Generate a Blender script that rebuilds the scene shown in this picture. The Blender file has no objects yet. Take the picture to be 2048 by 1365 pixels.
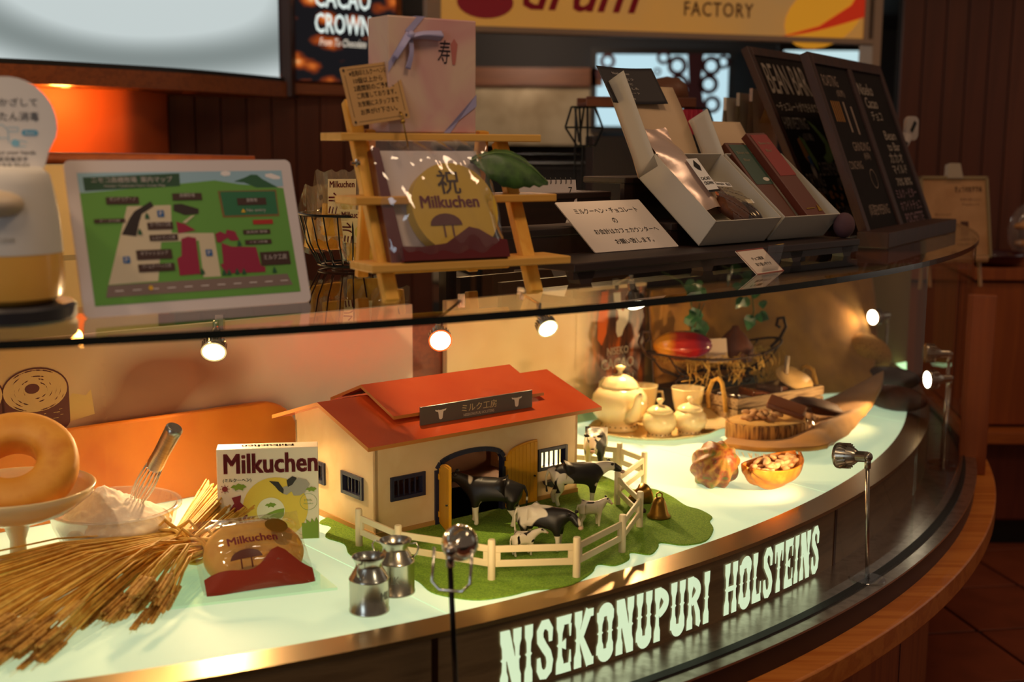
import bpy, bmesh, math, random
from mathutils import Matrix, Vector, noise
random.seed(7)
SC = bpy.context.scene
COL = SC.collection
R = math.radians
PI = math.pi

# ------------------------------------------------------------------ camera
CAM_Z = 1.37
PITCH, ROLL = R(9.018), R(0.404)
cd = bpy.data.cameras.new('camera')
cd.sensor_width = 36.0
cd.lens = 43.84
cd.dof.use_dof = True
cd.dof.focus_distance = 2.25
cd.dof.aperture_fstop = 2.9
cd.clip_start = 0.02
cam = bpy.data.objects.new('camera', cd)
COL.objects.link(cam)
_f = Vector((0, math.cos(PITCH), -math.sin(PITCH)))
_d = Vector((0, -math.sin(PITCH), -math.cos(PITCH)))
_r = Vector((1, 0, 0))
_R = _r * math.cos(ROLL) - _d * math.sin(ROLL)
_U = -(_r * math.sin(ROLL) + _d * math.cos(ROLL))
m = Matrix.Identity(4)
for i in range(3):
    m[i][0], m[i][1], m[i][2] = _R[i], _U[i], -_f[i]
m.translation = (0, 0, CAM_Z)
cam.matrix_world = m
SC.camera = cam

# ------------------------------------------------------------------ view, world, room lights
SC.view_settings.view_transform = 'Standard'
SC.view_settings.look = 'None'
SC.view_settings.gamma = 1.0
SC.view_settings.use_curve_mapping = False
SC.view_settings.exposure = 0.0
w = bpy.data.worlds.new('room_air')
SC.world = w
w.use_nodes = True
bg = w.node_tree.nodes['Background']
bg.inputs[0].default_value = (0.55, 0.37, 0.26, 1)
bg.inputs[1].default_value = 0.21

def area_light(name, loc, rot, size, size_y, power, color):
    l = bpy.data.lights.new(name, 'AREA')
    l.shape = 'RECTANGLE'; l.size = size; l.size_y = size_y
    l.energy = power; l.color = color
    o = bpy.data.objects.new(name, l)
    o.location = loc; o.rotation_euler = rot
    COL.objects.link(o)
    o['kind'] = 'helper'
    return o
# ceiling lamps of the shop and the shop window behind the photographer
area_light('ceiling_lamp_light', (0.6, 1.2, 2.95), (0, 0, 0), 0.5, 0.5, 11, (1.0, 0.70, 0.44))
area_light('ceiling_lamp_light', (-0.9, 0.4, 2.95), (0, 0, 0), 0.5, 0.5, 11, (1.0, 0.70, 0.44))
area_light('ceiling_lamp_light', (1.9, 2.9, 2.95), (0, 0, 0), 0.4, 0.4, 6, (1.0, 0.62, 0.36))
area_light('side_window_light', (3.45, 3.7, 1.55), (0, R(90), 0), 1.4, 1.2, 2.2, (1.0, 0.88, 0.76))
def ceiling_spot(loc, aim, power, cone):
    l = bpy.data.lights.new('ceiling_spot_bulb', 'SPOT'); l.energy = power; l.color = (1.0, 0.66, 0.36); l.spot_size = R(cone); l.spot_blend = 0.7; l.shadow_soft_size = 0.03
    o = bpy.data.objects.new('ceiling_spot_light', l); o.location = loc; o.rotation_euler = (Vector(aim) - Vector(loc)).to_track_quat('-Z', 'Y').to_euler(); COL.objects.link(o); o['kind'] = 'helper'
ceiling_spot((-0.30, 2.75, 2.9), (0.02, 2.36, 0.90), 170, 19)
ceiling_spot((-1.3, 1.2, 2.9), (-0.60, 1.85, 0.75), 70, 24)
area_light('shop_window_light', (-2.6, -2.4, 1.7), (R(82), 0, R(-44)), 1.3, 1.5, 22, (0.72, 0.86, 1.0))

# ------------------------------------------------------------------ materials
def lin(c):
    return tuple((x / 12.92 if x <= 0.04045 else ((x + 0.055) / 1.055) ** 2.4) for x in c)
def hx(h):
    h = h.lstrip('#')
    return lin(tuple(int(h[i:i + 2], 16) / 255 for i in (0, 2, 4)))
MATS = {}
def new_mat(name):
    m = bpy.data.materials.new(name); m.use_nodes = True
    nt = m.node_tree
    return m, nt, nt.nodes['Principled BSDF'], nt.nodes['Material Output']
def pbr(name, col, rough=0.5, metal=0.0, spec=0.5, emit=0.0, emit_col=None, bump=0.0, bscale=200.0, trans=0.0, coat=0.0, sheen=0.0, sss=0.0):
    if name in MATS: return MATS[name]
    m, nt, b, out = new_mat(name)
    c = hx(col) if isinstance(col, str) else col
    b.inputs['Base Color'].default_value = (*c, 1)
    b.inputs['Roughness'].default_value = rough
    b.inputs['Metallic'].default_value = metal
    b.inputs['Specular IOR Level'].default_value = spec
    b.inputs['Coat Weight'].default_value = coat
    b.inputs['Coat Roughness'].default_value = 0.08
    b.inputs['Sheen Weight'].default_value = sheen
    b.inputs['Transmission Weight'].default_value = trans
    if sss:
        b.inputs['Subsurface Weight'].default_value = sss
        b.inputs['Subsurface Radius'].default_value = (0.02, 0.012, 0.006)
        b.inputs['Subsurface Scale'].default_value = 0.5
    if emit:
        e = hx(emit_col) if isinstance(emit_col, str) else (emit_col or c)
        b.inputs['Emission Color'].default_value = (*e, 1)
        b.inputs['Emission Strength'].default_value = emit
    if bump:
        tc = nt.nodes.new('ShaderNodeTexCoord'); n = nt.nodes.new('ShaderNodeTexNoise'); bp = nt.nodes.new('ShaderNodeBump')
        n.inputs['Scale'].default_value = bscale; bp.inputs['Strength'].default_value = bump; bp.inputs['Distance'].default_value = 0.002
        nt.links.new(tc.outputs['Object'], n.inputs['Vector']); nt.links.new(n.outputs['Fac'], bp.inputs['Height']); nt.links.new(bp.outputs['Normal'], b.inputs['Normal'])
    MATS[name] = m
    return m
def noisy(name, cols, scale=5.0, stretch=(1, 1, 1), rough=0.6, bump=0.0, detail=4.0, distort=0.0, metal=0.0, stops=None, coat=0.0, spec=0.5, bdist=0.002, emit=0.0, coords='Object', sheen=0.0):
    """a colour ramp over stretched noise in the object's own space"""
    if name in MATS: return MATS[name]
    m, nt, b, out = new_mat(name)
    tc = nt.nodes.new('ShaderNodeTexCoord'); mp = nt.nodes.new('ShaderNodeMapping'); n = nt.nodes.new('ShaderNodeTexNoise'); cr = nt.nodes.new('ShaderNodeValToRGB')
    mp.inputs['Scale'].default_value = stretch
    n.inputs['Scale'].default_value = scale; n.inputs['Detail'].default_value = detail; n.inputs['Distortion'].default_value = distort
    nt.links.new(tc.outputs[coords], mp.inputs['Vector']); nt.links.new(mp.outputs['Vector'], n.inputs['Vector']); nt.links.new(n.outputs['Fac'], cr.inputs['Fac'])
    k = len(cols)
    stops = stops or [0.3 + 0.4 * i / (k - 1) for i in range(k)]
    el = cr.color_ramp.elements
    while len(el) < k: el.new(0.5)
    for e, s, c in zip(el, stops, cols):
        e.position = s; e.color = (*(hx(c) if isinstance(c, str) else c), 1)
    nt.links.new(cr.outputs['Color'], b.inputs['Base Color'])
    b.inputs['Roughness'].default_value = rough; b.inputs['Metallic'].default_value = metal
    b.inputs['Coat Weight'].default_value = coat; b.inputs['Specular IOR Level'].default_value = spec; b.inputs['Sheen Weight'].default_value = sheen
    if emit:
        nt.links.new(cr.outputs['Color'], b.inputs['Emission Color']); b.inputs['Emission Strength'].default_value = emit
    if bump:
        bp = nt.nodes.new('ShaderNodeBump'); bp.inputs['Strength'].default_value = bump; bp.inputs['Distance'].default_value = bdist
        nt.links.new(n.outputs['Fac'], bp.inputs['Height']); nt.links.new(bp.outputs['Normal'], b.inputs['Normal'])
    MATS[name] = m
    return m
def emis(name, col, strength=1.0):
    if name in MATS: return MATS[name]
    m, nt, b, out = new_mat(name)
    nt.nodes.remove(b)
    e = nt.nodes.new('ShaderNodeEmission')
    e.inputs[0].default_value = (*(hx(col) if isinstance(col, str) else col), 1); e.inputs[1].default_value = strength
    nt.links.new(e.outputs[0], out.inputs['Surface'])
    MATS[name] = m
    return m
def pane(name, tint=(0.97, 0.985, 0.975), ior=1.5, rough=0.0, boost=1.0, haze=0.0, haze_col=(0.9, 0.9, 0.9)):
    """clear sheet: mirror-like Fresnel on the outer faces, straight through otherwise"""
    if name in MATS: return MATS[name]
    m, nt, b, out = new_mat(name)
    nt.nodes.remove(b)
    t = nt.nodes.new('ShaderNodeBsdfTransparent'); g = nt.nodes.new('ShaderNodeBsdfGlossy'); mx = nt.nodes.new('ShaderNodeMixShader')
    fr = nt.nodes.new('ShaderNodeFresnel'); ge = nt.nodes.new('ShaderNodeNewGeometry'); mu = nt.nodes.new('ShaderNodeMath'); sb = nt.nodes.new('ShaderNodeMath')
    t.inputs[0].default_value = (*tint, 1); g.inputs['Roughness'].default_value = rough; fr.inputs[0].default_value = ior
    sb.operation = 'SUBTRACT'; sb.inputs[0].default_value = boost; mu.operation = 'MULTIPLY'; mu.use_clamp = True
    sc_ = nt.nodes.new('ShaderNodeMath'); sc_.operation = 'MULTIPLY'; sc_.inputs[1].default_value = boost
    nt.links.new(ge.outputs['Backfacing'], sc_.inputs[0]); nt.links.new(sc_.outputs[0], sb.inputs[1])
    nt.links.new(fr.outputs[0], mu.inputs[0]); nt.links.new(sb.outputs[0], mu.inputs[1])
    nt.links.new(mu.outputs[0], mx.inputs[0]); nt.links.new(t.outputs[0], mx.inputs[1]); nt.links.new(g.outputs[0], mx.inputs[2])
    last = mx
    if haze:
        df = nt.nodes.new('ShaderNodeBsdfDiffuse'); df.inputs[0].default_value = (*haze_col, 1)
        m2 = nt.nodes.new('ShaderNodeMixShader'); m2.inputs[0].default_value = haze
        nt.links.new(mx.outputs[0], m2.inputs[1]); nt.links.new(df.outputs[0], m2.inputs[2]); last = m2
    nt.links.new(last.outputs[0], out.inputs['Surface'])
    MATS[name] = m
    return m
def weave(name, c1, c2, scale=160.0, rough=0.95):
    if name in MATS: return MATS[name]
    m, nt, b, out = new_mat(name)
    tc = nt.nodes.new('ShaderNodeTexCoord')
    ws = []
    for d in ('X', 'Y'):
        wv = nt.nodes.new('ShaderNodeTexWave'); wv.bands_direction = d; wv.inputs['Scale'].default_value = scale; wv.inputs['Distortion'].default_value = 1.5; wv.inputs['Detail'].default_value = 2
        nt.links.new(tc.outputs['UV'], wv.inputs['Vector']); ws.append(wv)
    mu = nt.nodes.new('ShaderNodeMath'); mu.operation = 'MULTIPLY'
    nt.links.new(ws[0].outputs['Fac'], mu.inputs[0]); nt.links.new(ws[1].outputs['Fac'], mu.inputs[1])
    n = nt.nodes.new('ShaderNodeTexNoise'); n.inputs['Scale'].default_value = 14; nt.links.new(tc.outputs['Object'], n.inputs['Vector'])
    ad = nt.nodes.new('ShaderNodeMath'); nt.links.new(mu.outputs[0], ad.inputs[0]); nt.links.new(n.outputs['Fac'], ad.inputs[1])
    cr = nt.nodes.new('ShaderNodeValToRGB'); cr.color_ramp.elements[0].position = 0.35; cr.color_ramp.elements[1].position = 1.1
    cr.color_ramp.elements[0].color = (*hx(c1), 1); cr.color_ramp.elements[1].color = (*hx(c2), 1)
    nt.links.new(ad.outputs[0], cr.inputs['Fac']); nt.links.new(cr.outputs['Color'], b.inputs['Base Color'])
    bp = nt.nodes.new('ShaderNodeBump'); bp.inputs['Strength'].default_value = 0.6; bp.inputs['Distance'].default_value = 0.0015
    nt.links.new(mu.outputs[0], bp.inputs['Height']); nt.links.new(bp.outputs['Normal'], b.inputs['Normal'])
    b.inputs['Roughness'].default_value = rough; b.inputs['Sheen Weight'].default_value = 0.3
    MATS[name] = m
    return m
def wood(name, c1, c2, axis=0, scale=9.0, rough=0.5, coat=0.0, bump=0.08):
    st = [14, 14, 14]; st[axis] = 0.8
    return noisy(name, [c1, c2, c1, c2], scale=scale, stretch=tuple(s / 2 for s in st), rough=rough, bump=bump, detail=5, distort=0.4, coat=coat, stops=[0.25, 0.45, 0.58, 0.8])

# ------------------------------------------------------------------ mesh kit
class G:
    """collects shapes; build() links them as ONE mesh object"""
    def __init__(s): s.v = []; s.f = []; s.mi = []; s.uv = {}
    def add(s, vs, fs, M=None, mi=0):
        o = len(s.v)
        s.v += [tuple(M @ Vector(p)) for p in vs] if M is not None else [tuple(p) for p in vs]
        for f in fs: s.f.append(tuple(i + o for i in f)); s.mi.append(mi)
        return s
    def box(s, x0, x1, y0, y1, z0, z1, M=None, mi=0):
        vs = [(x0, y0, z0), (x1, y0, z0), (x1, y1, z0), (x0, y1, z0), (x0, y0, z1), (x1, y0, z1), (x1, y1, z1), (x0, y1, z1)]
        return s.add(vs, [(0, 3, 2, 1), (4, 5, 6, 7), (0, 1, 5, 4), (1, 2, 6, 5), (2, 3, 7, 6), (3, 0, 4, 7)], M, mi)
    def cbox(s, c, sx, sy, sz, M=None, mi=0):
        return s.box(c[0] - sx / 2, c[0] + sx / 2, c[1] - sy / 2, c[1] + sy / 2, c[2] - sz / 2, c[2] + sz / 2, M, mi)
    def lathe(s, prof, n=24, M=None, mi=0, cap=True, wob=None):
        vs = []; fs = []
        for j, (r, z) in enumerate(prof):
            for i in range(n):
                a = 2 * PI * i / n
                rr = r * (wob(a, j) if wob else 1)
                vs.append((rr * math.cos(a), rr * math.sin(a), z))
        for j in range(len(prof) - 1):
            for i in range(n):
                k = (i + 1) % n
                fs.append((j * n + i, j * n + k, (j + 1) * n + k, (j + 1) * n + i))
        if cap:
            if prof[0][0] > 1e-6: fs.append(tuple(reversed(range(n))))
            if prof[-1][0] > 1e-6: fs.append(tuple((len(prof) - 1) * n + i for i in range(n)))
        return s.add(vs, fs, M, mi)
    def tube(s, pts, r, n=8, M=None, mi=0, cap=True, closed=False):
        P = [Vector(p) for p in pts]; k = len(P)
        rs = r if isinstance(r, (list, tuple)) else [r] * k
        vs = []; fs = []; up = None
        for j in range(k):
            if closed: t = (P[(j + 1) % k] - P[j - 1]).normalized()
            else: t = (P[min(j + 1, k - 1)] - P[max(j - 1, 0)]).normalized()
            if up is None:
                up = Vector((0, 0, 1)) if abs(t.z) < 0.9 else Vector((1, 0, 0))
            a = t.cross(up)
            if a.length < 1e-5: a = t.cross(Vector((0.3, 1, 0.2)))
            a.normalize(); b = a.cross(t); up = b
            for i in range(n):
                q = 2 * PI * i / n
                vs.append(P[j] + (a * math.cos(q) + b * math.sin(q)) * rs[j])
        for j in range(k if closed else k - 1):
            j2 = (j + 1) % k
            for i in range(n):
                i2 = (i + 1) % n
                fs.append((j * n + i, j2 * n + i, j2 * n + i2, j * n + i2))
        if cap and not closed:
            fs.append(tuple(range(n))); fs.append(tuple((k - 1) * n + i for i in reversed(range(n))))
        return s.add(vs, fs, M, mi)
    def prism(s, poly, y0, y1, M=None, mi=0):
        """polygon in (x, z) extruded along y"""
        n = len(poly)
        ar = sum(poly[i][0] * poly[(i + 1) % n][1] - poly[(i + 1) % n][0] * poly[i][1] for i in range(n))
        if ar < 0: poly = poly[::-1]
        vs = [(x, y0, z) for x, z in poly] + [(x, y1, z) for x, z in poly]
        fs = [tuple(range(n)), tuple(reversed(range(n, 2 * n)))]
        for i in range(n):
            j = (i + 1) % n
            fs.append((i, n + i, n + j, j))
        return s.add(vs, fs, M, mi)
    def slab(s, poly, z0, z1, M=None, mi=0):
        """polygon in (x, y) extruded along z"""
        n = len(poly)
        ar = sum(poly[i][0] * poly[(i + 1) % n][1] - poly[(i + 1) % n][0] * poly[i][1] for i in range(n))
        if ar < 0: poly = poly[::-1]
        vs = [(x, y, z0) for x, y in poly] + [(x, y, z1) for x, y in poly]
        fs = [tuple(reversed(range(n))), tuple(range(n, 2 * n))]
        for i in range(n):
            j = (i + 1) % n
            fs.append((i, j, n + j, n + i))
        return s.add(vs, fs, M, mi)
    def ball(s, c, rx, ry, rz, n=16, m=10, M=None, mi=0, fn=None):
        vs = [(c[0], c[1], c[2] - rz)]; fs = []
        for j in range(1, m):
            t = PI * j / m
            for i in range(n):
                a = 2 * PI * i / n
                k = fn(a, t) if fn else 1
                vs.append((c[0] + rx * k * math.sin(t) * math.cos(a), c[1] + ry * k * math.sin(t) * math.sin(a), c[2] - rz * math.cos(t)))
        vs.append((c[0], c[1], c[2] + rz)); top = len(vs) - 1
        for i in range(n):
            k = (i + 1) % n
            fs.append((0, 1 + k, 1 + i)); fs.append((top, top - n + i, top - n + k))
            for j in range(m - 2):
                fs.append((1 + j * n + i, 1 + j * n + k, 1 + (j + 1) * n + k, 1 + (j + 1) * n + i))
        return s.add(vs, fs, M, mi)
    def sheet(s, ctrl, nu=24, nv=24, thick=0.0, M=None, mi=0, fn=None):
        """smooth patch through a grid of control points"""
        ru, rv = len(ctrl), len(ctrl[0])
        def cr(p, t):
            n = len(p); x = t * (n - 1); i = min(int(x), n - 2); u = x - i
            a = p[max(i - 1, 0)]; b = p[i]; c = p[i + 1]; d = p[min(i + 2, n - 1)]
            return 0.5 * ((2 * b) + (c - a) * u + (2 * a - 5 * b + 4 * c - d) * u * u + (3 * b - a - 3 * c + d) * u ** 3)
        C = [[Vector(p) for p in row] for row in ctrl]
        vs = []
        for i in range(nu):
            u = i / (nu - 1)
            col = [cr([C[a][b] for a in range(ru)], u) for b in range(rv)]
            for j in range(nv):
                p = cr(col, j / (nv - 1))
                if fn: p = p + Vector(fn(u, j / (nv - 1), p))
                vs.append(p)
        fs = [(i * nv + j, (i + 1) * nv + j, (i + 1) * nv + j + 1, i * nv + j + 1) for i in range(nu - 1) for j in range(nv - 1)]
        if thick:
            nrm = []
            for i in range(nu):
                for j in range(nv):
                    a = vs[min(i + 1, nu - 1) * nv + j] - vs[max(i - 1, 0) * nv + j]; b = vs[i * nv + min(j + 1, nv - 1)] - vs[i * nv + max(j - 1, 0)]
                    q = a.cross(b); nrm.append(q.normalized() if q.length > 1e-9 else Vector((0, 0, 1)))
            n = len(vs)
            vs = vs + [vs[k] - nrm[k] * thick for k in range(n)]
            fs = fs + [tuple(n + q for q in reversed(f)) for f in fs]
            rim = [i * nv for i in range(nu)] + [(nu - 1) * nv + j for j in range(1, nv)] + [i * nv + nv - 1 for i in range(nu - 2, -1, -1)] + [j for j in range(nv - 2, 0, -1)]
            for q in range(len(rim)):
                a, b = rim[q], rim[(q + 1) % len(rim)]
                fs.append((a, a + n, b + n, b))
        s.grid = (nu, nv)
        return s.add(vs, fs, M, mi)
    def build(s, name, mats, parent=None, smooth=False, bevel=0.0, subsurf=0, fix=False, uv=None, autosmooth=None):
        me = bpy.data.meshes.new(name)
        me.from_pydata(s.v, [], s.f)
        if not isinstance(mats, (list, tuple)): mats = [mats]
        for mm in mats: me.materials.append(mm)
        if len(mats) > 1: me.polygons.foreach_set('material_index', s.mi)
        if fix:
            bm = bmesh.new(); bm.from_mesh(me); bmesh.ops.remove_doubles(bm, verts=bm.verts, dist=1e-6); bmesh.ops.recalc_face_normals(bm, faces=bm.faces); bm.to_mesh(me); bm.free()
        if uv == 'grid':
            nu, nv = s.grid; lay = me.uv_layers.new(name='UVMap'); n = nu * nv
            for lp in me.loops:
                k = lp.vertex_index % n
                lay.data[lp.index].uv = ((k // nv) / (nu - 1), (k % nv) / (nv - 1))
        if smooth: me.polygons.foreach_set('use_smooth', [True] * len(me.polygons))
        me.update()
        if smooth and autosmooth is not None:
            try: me.set_sharp_from_angle(angle=R(autosmooth))
            except Exception: pass
        o = bpy.data.objects.new(name, me)
        COL.objects.link(o)
        if parent is not None: o.parent = parent
        if bevel:
            b = o.modifiers.new('bevel', 'BEVEL'); b.width = bevel; b.segments = 2; b.limit_method = 'ANGLE'
        if subsurf:
            b = o.modifiers.new('subsurf', 'SUBSURF'); b.levels = subsurf; b.render_levels = subsurf
        return o

def TR(x=0, y=0, z=0): return Matrix.Translation((x, y, z))
def RX(d): return Matrix.Rotation(R(d), 4, 'X')
def RY(d): return Matrix.Rotation(R(d), 4, 'Y')
def RZ(d): return Matrix.Rotation(R(d), 4, 'Z')
def SCALE(x, y, z): return Matrix.Diagonal((x, y, z, 1))
def thing(name, label, cat, loc=(0, 0, 0), deg=0.0, lean=0.0, group=None, M=None):
    o = bpy.data.objects.new(name, None); COL.objects.link(o)
    o.empty_display_size = 0.02
    o.matrix_world = M if M is not None else TR(*loc) @ RZ(deg) @ RX(-lean)
    o['label'] = label; o['category'] = cat
    if group: o['group'] = group
    return o
def tag(o, label, cat, group=None):
    o['label'] = label; o['category'] = cat
    if group: o['group'] = group
    return o
def struct(o):
    o['kind'] = 'structure'; return o
def place(o, loc=(0, 0, 0), deg=0.0, lean=0.0):
    o.matrix_world = TR(*loc) @ RZ(deg) @ RX(-lean); return o
def copy_tree(o, parent=None):
    c = o.copy(); COL.objects.link(c)
    if parent is not None: c.parent = parent
    for ch in list(o.children): copy_tree(ch, c)
    return c

_tc = {}
def text_geo(body, size=1.0, bold=0.0, space=1.0):
    """flat lettering in the x-z plane, centred on the origin"""
    key = (body, bold, space)
    if key not in _tc:
        c = bpy.data.curves.new('lettering', 'FONT'); c.body = body; c.resolution_u = 2; c.offset = bold; c.space_character = space
        o = bpy.data.objects.new('lettering', c); COL.objects.link(o)
        dg = bpy.context.evaluated_depsgraph_get()
        me = bpy.data.meshes.new_from_object(o.evaluated_get(dg), depsgraph=dg)
        vs = [tuple(v.co) for v in me.vertices]; fs = [tuple(p.vertices) for p in me.polygons]
        bpy.data.objects.remove(o); bpy.data.curves.remove(c); bpy.data.meshes.remove(me)
        xs = [v[0] for v in vs] or [0]; ys = [v[1] for v in vs] or [0]
        cx, cy = (min(xs) + max(xs)) / 2, (min(ys) + max(ys)) / 2
        _tc[key] = ([(x - cx, y - cy) for x, y, z in vs], fs, max(xs) - min(xs), max(ys) - min(ys))
    vs, fs, wd, ht = _tc[key]
    return vs, fs, wd, ht
def put_text(g, body, cx, cz, height=None, width=None, y=0.0, bold=0.0, M=None, mi=0, shear=0.0, rot=0.0, space=1.0):
    """letters on a face that looks towards -y, centred at (cx, cz)"""
    vs, fs, wd, ht = text_geo(body, space=space)
    if height is None: k = kz = width / wd
    elif width is None: k = kz = height / ht
    else: k = width / wd; kz = height / ht
    ca, sa = math.cos(R(rot)), math.sin(R(rot))
    for dx, dz in (((0, 0),) if bold <= 0 else ((-bold, -bold * 0.5), (bold, -bold * 0.5), (-bold, bold * 0.5), (bold, bold * 0.5))):
        pts = []
        for x, z in vs:
            X, Z = (x + dx) * k + shear * z * kz, (z + dz) * kz
            pts.append((cx + X * ca - Z * sa, y, cz + X * sa + Z * ca))
        g.add(pts, fs, M, mi)
    return g
def put_lines(name, mat, parent, rows, y, bold=0.0):
    """each line of writing is a part of its own: rows of (text, x, z, height, width)"""
    for s, x, z, h, w_ in rows:
        g = G(); put_text(g, s, x, z, h, w_, y, bold=bold); g.build(name, mat, parent)
def disc(g, cx, cz, rx, rz=None, y=0.0, n=24, M=None, mi=0, rot=0.0):
    rz = rz or rx; ca, sa = math.cos(R(rot)), math.sin(R(rot))
    p = []
    for i in range(n):
        a = 2 * PI * i / n; X, Z = rx * math.cos(a), rz * math.sin(a)
        p.append((cx + X * ca - Z * sa, y, cz + X * sa + Z * ca))
    g.add(p, [tuple(range(n))], M, mi)
def flat(g, poly, y=0.0, M=None, mi=0):
    n = len(poly)
    ar = sum(poly[i][0] * poly[(i + 1) % n][1] - poly[(i + 1) % n][0] * poly[i][1] for i in range(n))
    if ar < 0: poly = poly[::-1]
    g.add([(x, y, z) for x, z in poly], [tuple(range(n))], M, mi)
def frect(g, x0, x1, z0, z1, y=0.0, M=None, mi=0): flat(g, [(x0, z0), (x1, z0), (x1, z1), (x0, z1)], y, M, mi)
def rrect(x0, x1, z0, z1, r, n=5):
    p = []
    for cx, cz, a0 in ((x1 - r, z1 - r, 0), (x0 + r, z1 - r, 90), (x0 + r, z0 + r, 180), (x1 - r, z0 + r, 270)):
        for i in range(n + 1):
            a = R(a0 + 90 * i / n); p.append((cx + r * math.cos(a), cz + r * math.sin(a)))
    return p
# ------------------------------------------------------------------ shared measures (metres)
T, FL, LG = 1.15, 0.680, 0.5614           # glass top, glowing floor, steel ledge
CX, CY = -1.539, 4.0544                   # centre of the counter's curve
RG, RF = 2.857, 2.768
LD = Vector((math.sin(R(50.33)), math.cos(R(50.33)), 0))    # along the back of the case
ND = Vector((LD.y, -LD.x, 0))                               # from the back towards the shop
BW = Vector((-0.224, 2.73, 0))                              # a point of the back wall
BDEG = 90 - 50.33
def arc(r, a): return (CX + r * math.cos(R(a)), CY + r * math.sin(R(a)))
def ring(g, r0, r1, z0, z1, a0, a1, n, mi=0):
    """a curved bar of rectangular section"""
    vs = []; fs = []
    for i in range(n + 1):
        a = a0 + (a1 - a0) * i / n
        for r, z in ((r0, z0), (r1, z0), (r1, z1), (r0, z1)):
            x, y = arc(r, a); vs.append((x, y, z))
    for i in range(n):
        for k in range(4):
            k2 = (k + 1) % 4
            fs.append((i * 4 + k, (i + 1) * 4 + k, (i + 1) * 4 + k2, i * 4 + k2))
    fs.append((3, 2, 1, 0)); fs.append(tuple(n * 4 + k for k in range(4)))
    # outward: check winding by building with recalculated normals
    g.add(vs, fs, None, mi)

# palette
M_steel = noisy('brushed_steel', ['#b3a89c', '#cfc6ba', '#a89d90'], scale=30, stretch=(1, 1, 40), rough=0.28, metal=1.0, bump=0.02)
M_chrome = pbr('polished_chrome', '#d8d2c8', 0.12, 1.0)
M_rimwood = wood('rim_wood', '#b5621c', '#cc7a2e', axis=0, scale=4, rough=0.42, coat=0.2)
M_basewood = wood('base_wood', '#8f4616', '#a65a22', axis=2, scale=4, rough=0.5)
M_dark = pbr('dark_step', '#2a0e08', 0.45)
M_fascia = noisy('bronze_fascia', ['#7a5f42', '#876a4a', '#6e5439'], scale=6, stretch=(1, 1, 8), rough=0.35, metal=0.35)
M_glass = pane('showcase_glass')
M_edge = pbr('glass_edge_dark', '#04100d', 0.15, spec=0.5)
M_white = pbr('white_card', '#e9e4dd', 0.6)
M_black = pbr('black_plastic', '#0d0c0c', 0.4)
M_blackmetal = pbr('black_wire_metal', '#0b0b0c', 0.45, 0.6)
M_ink = pbr('black_ink', '#17110f', 0.8)
M_maroon = pbr('maroon_ink', '#7c1a26', 0.6)
M_cream = pbr('cream_print', '#efe3bd', 0.5)

def floor_mat():
    m, nt, b, out = new_mat('glowing_glass_floor')
    b.inputs['Base Color'].default_value = (*hx('#cfe0cc'), 1)
    b.inputs['Roughness'].default_value = 0.5
    b.inputs['Specular IOR Level'].default_value = 0.12
    b.inputs['Emission Color'].default_value = (*hx('#cfe9c0'), 1)
    b.inputs['Emission Strength'].default_value = 0.58
    return m
M_glow = floor_mat()

# ------------------------------------------------------------------ the display counter
case = thing('display_counter', 'curved glass display counter with glowing floor and wooden base', 'display case', (0, 0, 0))
A0, A1 = -104, -1.0
g = G(); ring(g, 2.45, 2.80, 0.0, 0.47, A0, A1, 60)
g.build('base', M_basewood, case, smooth=True, fix=True, autosmooth=40)
for a in (-84, -66, -45.5, -31, -17):
    g = G(); ring(g, 2.799, 2.8012, 0.0, 0.47, a - 0.045, a + 0.045, 1); g.build('panel_joint', M_dark, case, fix=True)
g = G(); ring(g, 2.70, 2.94, 0.468, 0.515, A0, A1, 90)
g.build('wooden_rim', M_rimwood, case, smooth=True, fix=True, bevel=0.004, autosmooth=40)
g = G(); ring(g, 2.70, 2.888, 0.515, LG - 0.001, A0, A1, 90)
g.build('step_band', M_dark, case, smooth=True, fix=True, autosmooth=40)
g = G(); ring(g, 2.60, 2.892, LG - 0.004, LG, A0, A1, 90)
g.build('steel_ledge', M_steel, case, smooth=True, fix=True, autosmooth=40)
g = G(); ring(g, 2.72, RF, LG, FL - 0.002, A0, A1, 90)
fas = g.build('fascia', M_fascia, case, smooth=True, fix=True, autosmooth=40)
for a in (-58.85, -38.4, -19):
    g = G(); ring(g, RF, RF + 0.0012, LG, FL - 0.003, a - 0.10, a + 0.10, 2); g.build('fascia_joint', pbr('bronze_joint', '#3c1d0c', 0.35, 0.8), fas, fix=True)
g = G(); ring(g, 2.713, RF + 0.002, FL - 0.006, FL + 0.001, A0, A1, 90)
g.build('steel_trim', pbr('warm_steel_trim', '#c9a778', 0.3, 1.0), case, smooth=True, fix=True, autosmooth=40)
# black gasket in which the front glass stands
g = G(); ring(g, RG - 0.009, RG + 0.008, LG, LG + 0.003, A0, A1, 90)
g.build('glass_gasket', pbr('black_rubber', '#07090b', 0.5), case, smooth=True, fix=True, autosmooth=40)
# glowing floor: glass panels between the back wall and the trim, split by seams square to the back
def t_on_arc(t, r):
    p = BW + LD * t
    dx, dy = p.x - CX, p.y - CY
    b = dx * ND.x + dy * ND.y; c = dx * dx + dy * dy - r * r
    k = -b + math.sqrt(max(b * b - c, 0)); return k
seams = [-1.95, -1.5, -0.517, 0.47, 1.16, 1.95]
for i in range(len(seams) - 1):
    t0, t1 = seams[i] + 0.0012, seams[i + 1] - 0.0012
    poly = [BW + LD * t0, BW + LD * t1]
    n = 24
    for k in range(n + 1):
        t = t1 + (t0 - t1) * k / n
        poly.append(BW + LD * t + ND * t_on_arc(t, 2.714))
    g = G(); g.slab([(p.x, p.y) for p in poly], FL - 0.008, FL); g.build('glowing_panel', M_glow, case)
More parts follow.
